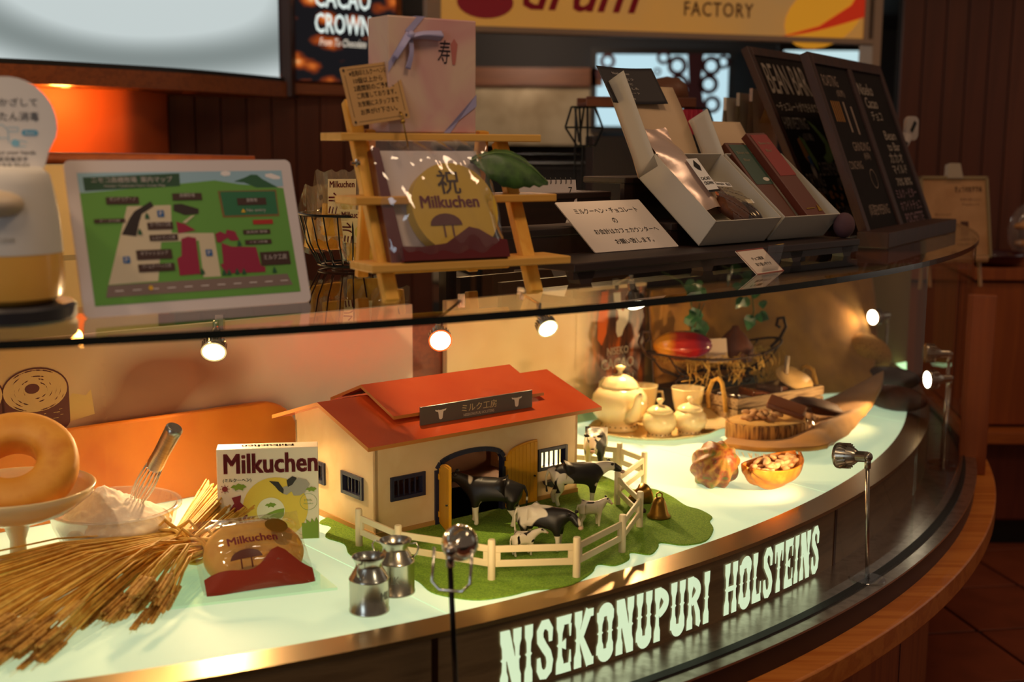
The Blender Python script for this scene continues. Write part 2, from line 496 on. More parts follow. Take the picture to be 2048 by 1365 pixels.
# front glass, three bent panes
GL = [(A0, -68.0), (-68.0, -34.5), (-34.5, A1)]
for a0, a1 in GL:
    g = G(); ring(g, RG - 0.006, RG, LG + 0.002, T - 0.0115, a0 + 0.01, a1 - 0.01, 40)
    g.build('front_pane', M_glass, case, smooth=True, fix=True, autosmooth=40)
# top glass: arc in front, straight at the back, polished dark edge
top = [arc(RG + 0.004, A0 + (A1 - A0) * k / 110) for k in range(111)]
back_off = 0.16
b0 = BW + LD * 1.98 - ND * back_off; b1 = BW + LD * (-1.95) - ND * back_off
poly = top + [(b0.x, b0.y), (b1.x, b1.y)]
g = G(); g.slab(poly, T - 0.0105, T)
n = len(poly)
for i, f in enumerate(g.f):
    if len(f) == 4: g.mi[i] = 1
g.build('top_pane', [M_glass, M_edge], case)

# lettering cut through the fascia, lit from behind: western slab letters
def stroke(pts, hw):
    """polygon pieces of a polyline with half widths"""
    out = []; n = len(pts); nr = []
    for i in range(n):
        a, b = pts[max(i - 1, 0)], pts[min(i + 1, n - 1)]; d = math.hypot(b[0] - a[0], b[1] - a[1]) or 1; nr.append((-(b[1] - a[1]) / d, (b[0] - a[0]) / d))
    for i in range(n - 1):
        (x0, y0), (x1, y1) = pts[i], pts[i + 1]; (a0, b0), (a1, b1) = nr[i], nr[i + 1]; h0, h1 = hw[i], hw[i + 1]
        out.append([(x0 + a0 * h0, y0 + b0 * h0), (x0 - a0 * h0, y0 - b0 * h0), (x1 - a1 * h1, y1 - b1 * h1), (x1 + a1 * h1, y1 + b1 * h1)])
    return out
def hstem(x, y0=0.0, y1=1.0, k=1.0):
    ys = [0, .2, .30, .43, .465, .5, .535, .57, .70, .80, 1.0]; ws = [.118, .112, .068, .058, .058, .100, .058, .058, .068, .112, .118]
    out = []
    for i in range(10):
        a, b = y0 + (y1 - y0) * ys[i], y0 + (y1 - y0) * ys[i + 1]
        out.append([(x - ws[i] * k, a), (x + ws[i] * k, a), (x + ws[i + 1] * k, b), (x - ws[i + 1] * k, b)])
    return out
def curve(fn, n=10): return [fn(i / n) for i in range(n + 1)]
def LET(ch):
    W = 0.5
    if ch == 'I': return hstem(.125), .25
    if ch == 'N': return hstem(.12) + hstem(.48, 0, 1) + [[(.0, 1), (.26, 1), (.58, 0), (.36, 0)]], .60
    if ch == 'E': return hstem(.125) + [[(.1, .84), (.44, .84), (.47, 1), (.1, 1)], [(.1, 0), (.47, 0), (.44, .16), (.1, .16)], [(.38, .84), (.47, .84), (.45, .62), (.41, .62)], [(.38, .16), (.47, .16), (.45, .38), (.41, .38)], [(.15, .46), (.30, .40), (.30, .60), (.15, .54)]], .47
    if ch == 'L': return hstem(.125) + [[(.1, 0), (.44, 0), (.42, .16), (.1, .16)], [(.35, .16), (.44, .16), (.43, .40), (.38, .40)]], .44
    if ch == 'T': return hstem(.24) + [[(0, .84), (.48, .84), (.48, 1), (0, 1)], [(0, .84), (.09, .84), (.07, .62), (.02, .62)], [(.39, .84), (.48, .84), (.46, .62), (.41, .62)]], .48
    if ch == 'H': return hstem(.12) + hstem(.46) + [[(.12, .45), (.46, .45), (.46, .55), (.12, .55)]], .58
    if ch == 'K': return hstem(.12) + stroke([(.16, .46), (.46, .98)], [.07, .11]) + stroke([(.20, .54), (.50, .04)], [.07, .12]) + [[(.36, .86), (.60, .86), (.60, 1), (.36, 1)], [(.38, 0), (.62, 0), (.62, .14), (.38, .14)]], .62
    if ch == 'U': return hstem(.12, .12, 1) + hstem(.44, .12, 1) + stroke(curve(lambda t: (.28 - .17 * math.cos(PI * t), .2 - .11 * math.sin(PI * t))), [.09 + .03 * math.sin(PI * i / 10) for i in range(11)]), .56
    if ch == 'O': return hstem(.12, .12, .88) + hstem(.44, .12, .88) + stroke(curve(lambda t: (.28 - .17 * math.cos(PI * t), .2 - .11 * math.sin(PI * t))), [.09 + .03 * math.sin(PI * i / 10) for i in range(11)]) + stroke(curve(lambda t: (.28 - .17 * math.cos(PI * t), .8 + .11 * math.sin(PI * t))), [.09 + .03 * math.sin(PI * i / 10) for i in range(11)]), .56
    if ch in 'PR':
        o = hstem(.12) + stroke(curve(lambda t: (.16 + .27 * math.sin(PI * t) ** .8 if 0 < t < 1 else .16, .93 - .42 * t), 12), [.075 + .03 * math.sin(PI * i / 12) for i in range(13)])
        if ch == 'R': o += stroke([(.30, .5), (.42, .28), (.44, .1), (.52, .05)], [.06, .09, .10, .06])
        return o, (.52 if ch == 'P' else .58)
    if ch == 'S':
        pts = [(.43, .62), (.43, .82), (.33, .93), (.20, .93), (.11, .82), (.12, .68), (.24, .54), (.36, .42), (.41, .28), (.38, .14), (.28, .07), (.16, .08), (.09, .18), (.07, .38)]
        hw = [.05, .075, .09, .09, .10, .10, .09, .09, .10, .10, .09, .09, .08, .05]
        return stroke(pts, hw) , .5
    return [], .25
def word_letters(word, a0, a1, z0, z1):
    adv = [LET(c)[1] for c in word]; gap = 0.095
    tot = sum(adv) + gap * (len(word) - 1); x = 0
    for ch, wd in zip(word, adv):
        g = G()
        for j, poly in enumerate(LET(ch)[0]):
            pts = []
            for px, pz in poly:
                a = a0 + (a1 - a0) * (x + px) / tot
                X, Y = arc(RF + 0.0012 + 0.00006 * j, a); pts.append((X, Y, z0 + (z1 - z0) * pz))
            ar = sum(poly[i][0] * poly[(i + 1) % 4][1] - poly[(i + 1) % 4][0] * poly[i][1] for i in range(4))
            if ar < 0: pts = pts[::-1]
            g.add(pts, [tuple(range(len(pts)))])
        g.build('lit_letter', M_letter, fas)
        x += wd + gap
M_letter = emis('lit_letter_glow', '#d8e8c0', 1.1)
word_letters('NISEKONUPURI', -56.6, -47.35, 0.568, 0.660)
word_letters('HOLSTEINS', -46.5, -39.9, 0.568, 0.660)

# ------------------------------------------------------------------ back wall inside the case
def bw(t, off=0.0, z=0.0):
    p = BW + LD * t + ND * off; return (p.x, p.y, z)
BWT = 1.018
frame_bw = TR(BW.x, BW.y, 0) @ RZ(BDEG)      # x along the wall, -y towards the shop
g = G(); g.box(-1.95, 1.95, 0.012, 0.035, 0.0, 0.97, frame_bw)
g.build('back_board', wood('case_back_wood', '#6b2b12', '#7c3618', axis=0, rough=0.5), case)
g = G(); g.box(0.60, 1.95, 0.001, 0.012, FL + 0.0, 1.0, frame_bw)
g.build('side_back_board', pbr('case_back_ochre', '#8a6a38', 0.8), case)

# ------------------------------------------------------------------ shop floor of terracotta tiles
g = G(); g.box(-4, 5, -3, 7.5, -0.05, -0.008); fl = struct(g.build('floor', pbr('dark_grout', '#1c1310', 0.9)))
tm = [noisy('terracotta_tile_' + k, [a, b], scale=9, rough=0.42, bump=0.05) for k, a, b in (('a', '#7a3a20', '#8a4426'), ('b', '#6e341c', '#823e22'), ('c', '#854226', '#763820'))]
tiles = []
for k in range(3):
    g = G(); g.box(-0.160, 0.160, -0.160, 0.160, -0.008, 0.0); o = g.build('tile', tm[k], fl, bevel=0.003); tiles.append(o)
used = [False] * 3
rz = RZ(9.9)
for i in range(0, 15):
    for j in range(0, 15):
        k = random.randrange(3)
        # tile corner grid measured from the joints in the photograph
        u, v = 1.907 + 0.163 + 0.33 * (i - 5), 3.1158 + 0.165 + 0.33 * (j - 6)
        p = rz @ Vector((u, v, 0))
        if not (0.4 < p.x < 4.2 and 1.0 < p.y < 5.0): continue
        if used[k]:
            o = tiles[k].copy(); COL.objects.link(o)
        else: o = tiles[k]; used[k] = True
        o.location = (p.x, p.y, 0); o.rotation_euler = (0, 0, R(9.9))

# ------------------------------------------------------------------ walls of vertical planks
def plank_wall(name, p0, p1, z0, z1, wd, mats, openings=()):
    d = Vector((p1[0] - p0[0], p1[1] - p0[1], 0)); L = d.length; ang = math.degrees(math.atan2(d.y, d.x))
    M = TR(p0[0], p0[1], 0) @ RZ(ang)
    g = G(); g.box(0, L, 0.016, 0.06, z0, z1)
    wl = struct(g.build(name, pbr('plank_gap', '#120604', 0.9))); wl.matrix_world = M
    base = {}
    n = int(L / wd)
    for i in range(n):
        k = random.randrange(len(mats))
        if k not in base:
            g = G(); g.box(0.0022, L / n - 0.0022, 0.0, 0.016, z0, z1); base[k] = g.build('plank', mats[k], wl, bevel=0.003); o = base[k]
        else:
            o = base[k].copy(); COL.objects.link(o)
        o.location = (i * L / n, 0, 0)
    return wl
pm = [wood('wall_plank_' + k, a, b, axis=2, scale=3.0, rough=0.5, bump=0.03) for k, a, b in (('a', '#5a2a12', '#673216'), ('b', '#54260f', '#5f2c13'), ('c', '#602e14', '#552811'))]
plank_wall('wall_right', (1.50, 4.95), (3.2, 4.95), 0.0, 2.9, 0.083, pm)
plank_wall('wall_back', (-1.45, 4.0), (-0.30, 4.72), 0.0, 1.60, 0.085, pm)
# smooth orange wall of the niche on the left
g = G()
pts = [(-2.6, 3.0), (-2.0, 3.32), (-1.55, 3.57), (-1.28, 3.70), (-1.16, 3.74), (-1.12, 3.80), (-1.12, 4.1), (-2.6, 4.1)]
g.slab(pts, 0.0, 1.585); struct(g.build('wall_left', noisy('orange_wall', ['#c9571c', '#d26324'], scale=2, rough=0.55), smooth=True, autosmooth=40))
# ------------------------------------------------------------------ behind the counter: light boxes and signs
M_frame = wood('sign_frame_wood', '#7a3d12', '#8f4c1a', axis=0, rough=0.45)
def milk_mat():
    m, nt, b, out = new_mat('lit_milk_poster'); nt.nodes.remove(b)
    tc = nt.nodes.new('ShaderNodeTexCoord'); mp = nt.nodes.new('ShaderNodeMapping'); wv = nt.nodes.new('ShaderNodeTexWave')
    wv.wave_type = 'RINGS'; wv.rings_direction = 'SPHERICAL'; wv.inputs['Scale'].default_value = 0.8; wv.inputs['Distortion'].default_value = 1.6; wv.inputs['Detail'].default_value = 1.0; wv.inputs['Detail Scale'].default_value = 0.8
    mp.inputs['Location'].default_value = (1.1, 0.0, -0.40); mp.inputs['Scale'].default_value = (1.0, 0.0, 1.6)
    cr = nt.nodes.new('ShaderNodeValToRGB'); e = nt.nodes.new('ShaderNodeEmission')
    el = cr.color_ramp.elements; el[0].position = 0.0; el[0].color = (*hx('#8d9795'), 1); el[1].position = 0.6; el[1].color = (*hx('#d3dedd'), 1)
    nt.links.new(tc.outputs['Object'], mp.inputs['Vector']); nt.links.new(mp.outputs['Vector'], wv.inputs['Vector']); nt.links.new(wv.outputs['Fac'], cr.inputs['Fac'])
    nt.links.new(cr.outputs['Color'], e.inputs[0]); e.inputs[1].default_value = 0.85; nt.links.new(e.outputs[0], out.inputs['Surface'])
    return m
def pod_photo(name, strength, cols, scale, lit=True):
    """blurred print of cacao pods"""
    m, nt, b, out = new_mat(name)
    tc = nt.nodes.new('ShaderNodeTexCoord'); mp = nt.nodes.new('ShaderNodeMapping'); vo = nt.nodes.new('ShaderNodeTexVoronoi'); n = nt.nodes.new('ShaderNodeTexNoise')
    vo.feature = 'SMOOTH_F1'; vo.inputs['Scale'].default_value = scale; vo.inputs['Smoothness'].default_value = 0.3
    mp.inputs['Scale'].default_value = (1.0, 0.02, 1.7); mp.inputs['Rotation'].default_value = (0, R(18), 0)
    n.inputs['Scale'].default_value = scale * 2.5; n.inputs['Detail'].default_value = 4
    ad = nt.nodes.new('ShaderNodeMath'); ad.operation = 'MULTIPLY_ADD'; ad.inputs[1].default_value = 0.35
    cr = nt.nodes.new('ShaderNodeValToRGB')
    nt.links.new(tc.outputs['Object'], mp.inputs['Vector']); nt.links.new(mp.outputs['Vector'], vo.inputs['Vector']); nt.links.new(mp.outputs['Vector'], n.inputs['Vector'])
    nt.links.new(n.outputs['Fac'], ad.inputs[0]); nt.links.new(vo.outputs['Distance'], ad.inputs[2]); nt.links.new(ad.outputs[0], cr.inputs['Fac'])
    el = cr.color_ramp.elements
    while len(el) < len(cols): el.new(0.5)
    for e, (s, c) in zip(el, cols): e.position = s; e.color = (*hx(c), 1)
    if lit:
        nt.nodes.remove(b); e = nt.nodes.new('ShaderNodeEmission'); e.inputs[1].default_value = strength
        nt.links.new(cr.outputs['Color'], e.inputs[0]); nt.links.new(e.outputs[0], out.inputs['Surface'])
    else:
        nt.links.new(cr.outputs['Color'], b.inputs['Base Color']); b.inputs['Roughness'].default_value = 0.5
    return m
# curved light box with the milk picture
lb = thing('curved_light_box', 'curved backlit box sign showing swirling white milk', 'light box', (0, 0, 1.58))
cur = [(-2.25, 2.75), (-1.80, 3.02), (-1.354, 3.358), (-1.166, 3.547), (-0.969, 3.81), (-0.80, 4.218), (-0.775, 4.32)]
def smooth_curve(P, n=30):
    out = []
    for k in range(n + 1):
        x = k / n * (len(P) - 1); i = min(int(x), len(P) - 2); u = x - i
        a, b, c, d = [Vector(P[max(0, min(len(P) - 1, q))] + (0,)) for q in (i - 1, i, i + 1, i + 2)]
        p = 0.5 * ((2 * b) + (c - a) * u + (2 * a - 5 * b + 4 * c - d) * u * u + (3 * b - a - 3 * c + d) * u ** 3); out.append((p.x, p.y))
    return out
cv = smooth_curve(cur)
def strip(g, cv, z0, z1, off0=0.0, thick=0.02):
    """curved board standing on a plan curve; thickness goes backwards (+y)"""
    n = len(cv); vs = []
    for i, (x, y) in enumerate(cv):
        a = Vector(cv[min(i + 1, n - 1)]) - Vector(cv[max(i - 1, 0)]); nn = Vector((-a.y, a.x)).normalized()
        for o in (off0, off0 + thick):
            for z in (z0, z1): vs.append((x + nn.x * o, y + nn.y * o, z))
    fs = []
    for i in range(n - 1):
        b, c = i * 4, i * 4 + 4
        fs += [(b, c, c + 1, b + 1), (b + 2, b + 3, c + 3, c + 2), (b, b + 2, c + 2, c), (b + 1, c + 1, c + 3, b + 3)]
    fs += [(0, 1, 3, 2), ((n - 1) * 4, (n - 1) * 4 + 2, (n - 1) * 4 + 3, (n - 1) * 4 + 1)]
    g.add(vs, fs)
g = G(); strip(g, cv, 0.0, 0.62, 0.0, 0.02); g.build('milk_poster', milk_mat(), lb, smooth=True, fix=True, autosmooth=40)
g = G(); strip(g, cv[:], -0.012, 0.002, -0.012, 0.05); g.build('black_lip', M_black, lb, smooth=True, fix=True, autosmooth=40)
g = G(); strip(g, cv, -0.062, -0.012, -0.02, 0.40); g.build('bottom_frame', M_frame, lb, smooth=True, fix=True, autosmooth=40)
g = G(); g.box(-0.79, -0.745, 4.27, 4.40, -0.062, 0.62); g.build('end_post', pbr('dark_frame', '#3a1a0a', 0.5), lb, bevel=0.003)
g = G()
for k, (s0, s1) in enumerate(((0.86, 0.985),)):
    pass
# dark cacao corner of the milk picture
seg = cv[-5:]
g = G(); strip(g, seg, 0.004, 0.62, -0.002, 0.001); g.build('cacao_corner_print', pod_photo('lit_cacao_corner', 0.8, [(0.2, '#c0683f'), (0.45, '#6b2f22'), (0.62, '#221517')], 9), lb, fix=True)
for i in (13, 17, 20, 23):
    x, y = cv[i]; g = G(); g.lathe([(0.0, -0.066), (0.03, -0.066), (0.033, -0.062)], 16, TR(x - 0.02, y + 0.10, 0)); g.build('downlight', pbr('downlight_cover', '#5a2a0c', 0.4), lb)
# light of the niche lamps under the box
for i, e in ((9, 2.8), (13, 2.8)):
    x, y = cv[i]
    l = bpy.data.lights.new('niche_lamp', 'POINT'); l.energy = e; l.color = (1.0, 0.40, 0.07); l.shadow_soft_size = 0.03
    o = bpy.data.objects.new('niche_lamp_light', l); o.location = (x - 0.03, y + 0.06, 1.495); COL.objects.link(o); o['kind'] = 'helper'

# flat light box: cacao picture with lettering
d2 = Vector((-0.432 + 0.769, 4.621 - 4.344, 0)); L2 = d2.length; a2 = math.degrees(math.atan2(d2.y, d2.x))
cb = thing('cacao_light_box', 'backlit picture of cacao pods lettered in white above plank wall', 'light box', (-0.765, 4.344, 1.58), a2)
g = G(); g.box(0.0, L2, 0.0, 0.03, 0.0, 0.60); g.build('cacao_picture', pod_photo('lit_cacao_pods', 0.85, [(0.18, '#ffd08a'), (0.34, '#d9702c'), (0.5, '#8a3a18'), (0.66, '#1c1a1c')], 9.5), cb)
g = G()
for x0, x1, z0, z1 in ((-0.022, 0.0, -0.05, 0.6), (L2, L2 + 0.018, -0.05, 0.6), (-0.022, L2 + 0.018, -0.05, -0.012)): g.box(x0, x1, -0.015, 0.05, z0, z1)
g.build('frame', M_frame, cb, bevel=0.003)
g = G(); put_text(g, 'CACAO', 0.215, 0.285, 0.07, 0.225, y=-0.002, bold=0.02); put_text(g, 'CROWN', 0.215, 0.196, 0.066, 0.225, y=-0.002, bold=0.02); put_text(g, 'NISEKO', 0.215, 0.36, 0.05, 0.16, y=-0.002, bold=0.02)
g.build('lettering', emis('lit_white_letter', '#e6f2ea', 0.95), cb)
g = G(); put_text(g, 'From To Chocolate', 0.215, 0.133, 0.026, 0.19, y=-0.002, shear=0.25); g.build('small_lettering', emis('lit_cream_letter', '#fff0d8', 0.9), cb)

# cream sign board over the pass-through
d3 = Vector((1.304 + 0.268, 4.785 - 4.329, 0)); a3 = math.degrees(math.atan2(d3.y, d3.x)); L3 = d3.length
sb = thing('cream_sign_board', 'cream factory sign board with red lettering over the kitchen opening', 'sign', (-0.268, 4.329, 1.745), a3)
M_signface = emis('cream_sign_face', '#c9902f', 0.62)
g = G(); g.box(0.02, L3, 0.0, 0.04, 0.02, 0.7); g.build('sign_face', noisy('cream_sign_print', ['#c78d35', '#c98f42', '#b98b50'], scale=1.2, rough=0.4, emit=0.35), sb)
g = G(); g.box(-0.03, L3 + 0.06, -0.006, 0.05, 0.0, 0.02); g.box(-0.03, 0.02, -0.006, 0.05, 0.0, 0.7); g.box(L3, L3 + 0.02, -0.008, 0.06, 0.0, 0.7); g.box(L3 + 0.04, L3 + 0.075, -0.008, 0.09, -0.7, 0.7)
g.build('sign_frame', pbr('pale_sign_frame', '#a5876c', 0.5), sb, bevel=0.002)
g = G(); put_text(g, 'drum', 0.53, 0.150, None, 0.42, y=-0.003, bold=0.015, shear=0.35); disc(g, 0.175, 0.10, 0.10, 0.055, y=-0.003); disc(g, 0.12, 0.14, 0.05, 0.04, y=-0.0032)
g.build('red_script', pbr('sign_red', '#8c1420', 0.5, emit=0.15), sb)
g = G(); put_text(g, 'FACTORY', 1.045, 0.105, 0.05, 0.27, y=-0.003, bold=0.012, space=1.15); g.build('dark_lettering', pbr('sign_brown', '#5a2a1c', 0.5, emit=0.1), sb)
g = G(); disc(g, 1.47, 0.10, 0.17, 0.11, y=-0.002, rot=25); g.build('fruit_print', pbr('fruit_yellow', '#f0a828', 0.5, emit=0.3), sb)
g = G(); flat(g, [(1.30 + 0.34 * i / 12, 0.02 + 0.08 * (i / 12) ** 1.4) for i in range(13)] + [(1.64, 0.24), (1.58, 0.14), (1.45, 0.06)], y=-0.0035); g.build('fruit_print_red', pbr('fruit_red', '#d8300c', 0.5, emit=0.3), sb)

# ------------------------------------------------------------------ kitchen seen through the opening
g = G(); g.box(-0.9, 2.6, 6.6, 6.65, 0.0, 2.4); struct(g.build('wall_kitchen', pbr('kitchen_dark_wall', '#2b2320', 0.7)))
g = G(); g.box(-0.9, 2.6, 4.9, 6.6, 1.96, 2.0); struct(g.build('ceiling', pbr('kitchen_ceiling', '#241d1c', 0.6)))
g = G(); g.box(-0.6, 0.45, 6.50, 6.58, 1.36, 1.66); tag(g.build('metal_splashback', noisy('beige_splashback', ['#b39c7d', '#c9b494', '#9a8465'], scale=3, rough=0.3, metal=0.3), bevel=0.004), 'beige metal panel on the kitchen wall beside bright window', 'panel')
g = G(); g.box(-0.6, 0.45, 6.46, 6.56, 1.66, 1.75); tag(g.build('wooden_beam', wood('kitchen_beam', '#6a3a1c', '#7a4522', axis=0)), 'brown beam above beige kitchen panel', 'beam')
kl = bpy.data.lights.new('kitchen_lamp', 'POINT'); kl.energy = 12; kl.color = (1, 0.8, 0.6); kl.shadow_soft_size = 0.1
ko = bpy.data.objects.new('kitchen_lamp_light', kl); ko.location = (0.1, 5.9, 1.9); COL.objects.link(ko); ko['kind'] = 'helper'
kw = thing('window_1', 'bright daylight window at the back of the kitchen', 'window', (0.42, 6.48, 1.46)); kw['kind'] = 'structure'
g = G(); g.box(0.0, 0.67, 0.0, 0.01, 0.0, 0.36); g.build('pane', emis('daylight_pane', '#bfe0ea', 1.0), kw)
g = G(); g.box(-0.03, 0.70, -0.02, 0.02, -0.03, 0.0); g.box(-0.03, 0.70, -0.02, 0.02, 0.36, 0.39); g.box(-0.03, 0.0, -0.02, 0.02, 0, 0.36); g.box(0.67, 0.70, -0.02, 0.02, 0, 0.36); g.build('frame', pbr('window_frame_dark', '#2a2422', 0.5), kw)
w2 = thing('window_2', 'small bright window above the chalkboards', 'window', (1.27, 6.0, 1.60)); w2['kind'] = 'structure'
g = G(); g.box(0.0, 0.36, 0.0, 0.01, 0.0, 0.21); g.build('pane', emis('daylight_pane_small', '#c9e6ea', 0.95), w2)
g = G(); g.box(-0.03, 0.39, -0.02, 0.02, -0.03, 0.0); g.box(-0.03, 0.39, -0.02, 0.02, 0.21, 0.24); g.build('frame', pbr('window_frame_dark', '#2a2422', 0.5), w2)
# ornate lattice stand in front of the window
lt = thing('lattice_screen', 'dark red ornamental cutout screen standing before the bright kitchen window', 'screen', (0.42, 6.40, 1.46))
g = G()
def petal(cx, cz, r): g = G(); g.lathe([(r * 0.55, -0.006), (r, -0.006), (r, 0.006), (r * 0.55, 0.006), (r * 0.55, -0.006)], 14, TR(cx, 0, cz) @ RX(90), cap=False); g.build('cutout_ring', pbr('dark_red_screen', '#4a1c22', 0.6), lt)
for cx, cz, r in ((0.40, 0.30, 0.05), (0.57, 0.30, 0.05), (0.41, 0.21, 0.05), (0.56, 0.21, 0.05), (0.39, 0.12, 0.045), (0.58, 0.11, 0.045), (0.33, 0.34, 0.035), (0.63, 0.32, 0.035), (0.30, 0.27, 0.02), (0.05, 0.32, 0.04), (0.02, 0.26, 0.03)): petal(cx, cz, r)
g = G(); g.prism([(0.45, 0.36), (0.53, 0.36), (0.52, 0.22), (0.54, 0.10), (0.56, 0.0), (0.42, 0.0), (0.44, 0.10), (0.46, 0.22)], -0.006, 0.006)
g.build('cutout_trunk', pbr('dark_red_screen', '#4a1c22', 0.6), lt)
g = G(); g.box(0.30, 0.64, -0.03, 0.03, -0.32, 0.0); g.build('screen_foot', pbr('dark_red_screen', '#4a1c22', 0.6), lt)

# black shelving behind the case
sh = thing('black_wire_shelf', 'black wire shelf unit behind the counter', 'shelf', (-0.10, 3.72, 0.0), 16)
g = G()
for x in (0.0, 0.95):
    for y in (0.0, 0.35): g = G(); g.tube([(x, y, 0.0), (x, y, 1.345)], 0.010, 8); g.build('upright', M_blackmetal, sh)
for z in (0.35, 0.75, 1.08, 1.335):
    g = G()
    for k in range(12): g.tube([(0, 0.35 * k / 11, z), (0.95, 0.35 * k / 11, z)], 0.003, 6)
    for x in (0, 0.3, 0.62, 0.95): g.tube([(x, 0, z - 0.006), (x, 0.35, z - 0.006)], 0.004, 6)
    g.tube([(0, 0, z - 0.03), (0.95, 0, z - 0.03)], 0.004, 6)
    g.build('wire_tier', M_blackmetal, sh)
g = G(); g.box(0.02, 0.93, 0.02, 0.33, 1.09, 1.31); tag(place(g.build('storage_tub', pbr('charcoal_tub', '#131114', 0.6), bevel=0.02), (-0.10, 3.72, 0.0), 16), 'charcoal storage tub on black wire shelf', 'tub')
g = G(); g.box(0.05, 0.5, 0.03, 0.3, 0.765, 1.0); tag(place(g.build('cardboard_box', pbr('brown_carton', '#6b4a2c', 0.8), bevel=0.004), (-0.10, 3.72, 0.0), 16), 'brown carton on lower tier of black wire shelf', 'box')

# geometric wire stand with a wooden tray, behind the white boxes
ws = thing('wire_tray_stand', 'black geometric wire stand holding a wooden tray behind white boxes', 'stand', (0.30, 3.22, 1.15), 8)
for sx in (-0.135, 0.155):
    g = G()
    for a, b in (((0, -.06, .31), (0, .06, .31)), ((0, -.06, .31), (0, -.0, .225)), ((0, .06, .31), (0, .0, .225)), ((-.03, -.05, .31), (-.045, -.05, .26)), ((.03, -.05, .31), (.05, -.05, .26)), ((-.03, -.05, .31), (.03, -.05, .31)), ((-.045, -.05, .26), (-.015, -.05, .215)), ((.05, -.05, .26), (.03, -.05, .215)), ((-.015, -.05, .215), (.03, -.05, .215)), ((-.01, -.05, .31), (-.005, -.05, .215)), ((.01, -.05, .31), (.012, -.05, .215)), ((-.045, -.05, .26), (.05, -.05, .26)), ((0, -.05, .215), (0, -.05, 0.0)), ((0, .05, .31), (0, .05, 0.0))):
        g.tube([(sx + a[0], a[1], a[2]), (sx + b[0], b[1], b[2])], 0.0028, 6)
    g.build('wire_frame', M_blackmetal, ws)
g = G(); g.box(-0.13, 0.15, -0.06, 0.06, 0.312, 0.322); g.box(-0.13, 0.15, -0.064, -0.056, 0.312, 0.336); g.box(-0.13, 0.15, 0.056, 0.064, 0.312, 0.336); g.build('tray', wood('tray_brown', '#5a2c14', '#6b381a', axis=0), ws, bevel=0.002)
g = G(); g.prism([(-0.05, 0.0), (0.03, 0.0), (0.02, 0.055)], -0.03, 0.03); tag(place(g.build('wooden_wedge', wood('wedge_brown', '#7a4a28', '#8a5832', axis=0), bevel=0.002), (0.30, 3.22, 1.473), 8), 'small brown wooden wedge on tray of the wire stand', 'wedge')
g = G(); g.lathe([(0.0, 0.0), (0.045, 0.0), (0.056, 0.02), (0.05, 0.045), (0.03, 0.062), (0.0, 0.068)], 20); tag(place(g.build('brown_lidded_pot', pbr('brown_pot', '#6e4228', 0.5), smooth=True), (0.39, 3.235, 1.473)), 'round brown dome on tray of the wire stand', 'dome')
g = G(); g.box(-0.034, 0.034, -0.03, 0.03, 0.0, 0.06)
for k in range(6): g.tube([(-0.030 + k * 0.012, -0.031, 0.002), (-0.028 + k * 0.012, -0.031, 0.058)], 0.0035, 6)
tag(place(g.build('red_bundle', pbr('crimson_cloth', '#9c1430', 0.7)), (0.425, 3.13, 1.395), 8), 'crimson bundle tucked under tray of the wire stand', 'bundle')
g = G(); g.box(-0.18, 0.10, -0.05, 0.05, 0.0, 0.24); tag(place(g.build('dark_crate', pbr('dark_crate', '#1b1214', 0.7), bevel=0.004), (0.37, 3.23, 1.15), 8), 'dark crate standing inside the wire stand', 'crate')

# paper bags standing in a row behind the chalkboards
M_kraft = noisy('kraft_paper', ['#a0764c', '#b2875a', '#94693f'], scale=12, rough=0.8)
bagm = [pbr('pale_bag', '#d8c8b8', 0.7), pbr('grey_bag', '#c0ae9e', 0.7), pbr('rose_bag', '#c9a99a', 0.7), M_kraft]
bl = ['flat pale paper bag at the outer end of the bag row', 'flat grey paper bag with dark print in the bag row', 'flat rosy paper bag in the middle of the bag row', 'creased kraft paper bag filling the end of the bag row']
for k in range(4):
    bx = 0.575 + k * 0.036; th = 0.012 if k < 3 else 0.06
    t = thing('paper_bag', bl[k], 'paper bag', (bx + (0.03 if k == 3 else 0), 3.26 + k * 0.02, 1.15), 62, group='paper bags behind the chalkboards')
    g = G(); hh = 0.335 + 0.012 * k
    g.sheet([[(x, -th - 0.002 * math.sin(9 * x), 0), (x, -th - 0.01 * (k == 3), hh * 0.5), (x, -0.003, hh)] for x in (-0.10, -0.03, 0.04, 0.11)], 10, 10)
    g.sheet([[(x, th, 0), (x, th + 0.008 * (k == 3), hh * 0.5), (x, 0.003, hh)] for x in (0.11, 0.04, -0.03, -0.10)], 10, 10)
    g.box(-0.10, 0.11, -th, th, 0, 0.004)
    g.build('bag_body', bagm[k], t, smooth=True)
    g = G(); g.box(-0.101, 0.111, -0.004, 0.004, hh - 0.03, hh + 0.002); g.build('folded_top', bagm[k], t)
    if k == 1:
        g = G(); g.box(-0.02, 0.012, -th - 0.0045, -th - 0.004, 0.14, 0.24); g.build('print_mark', M_ink, t)

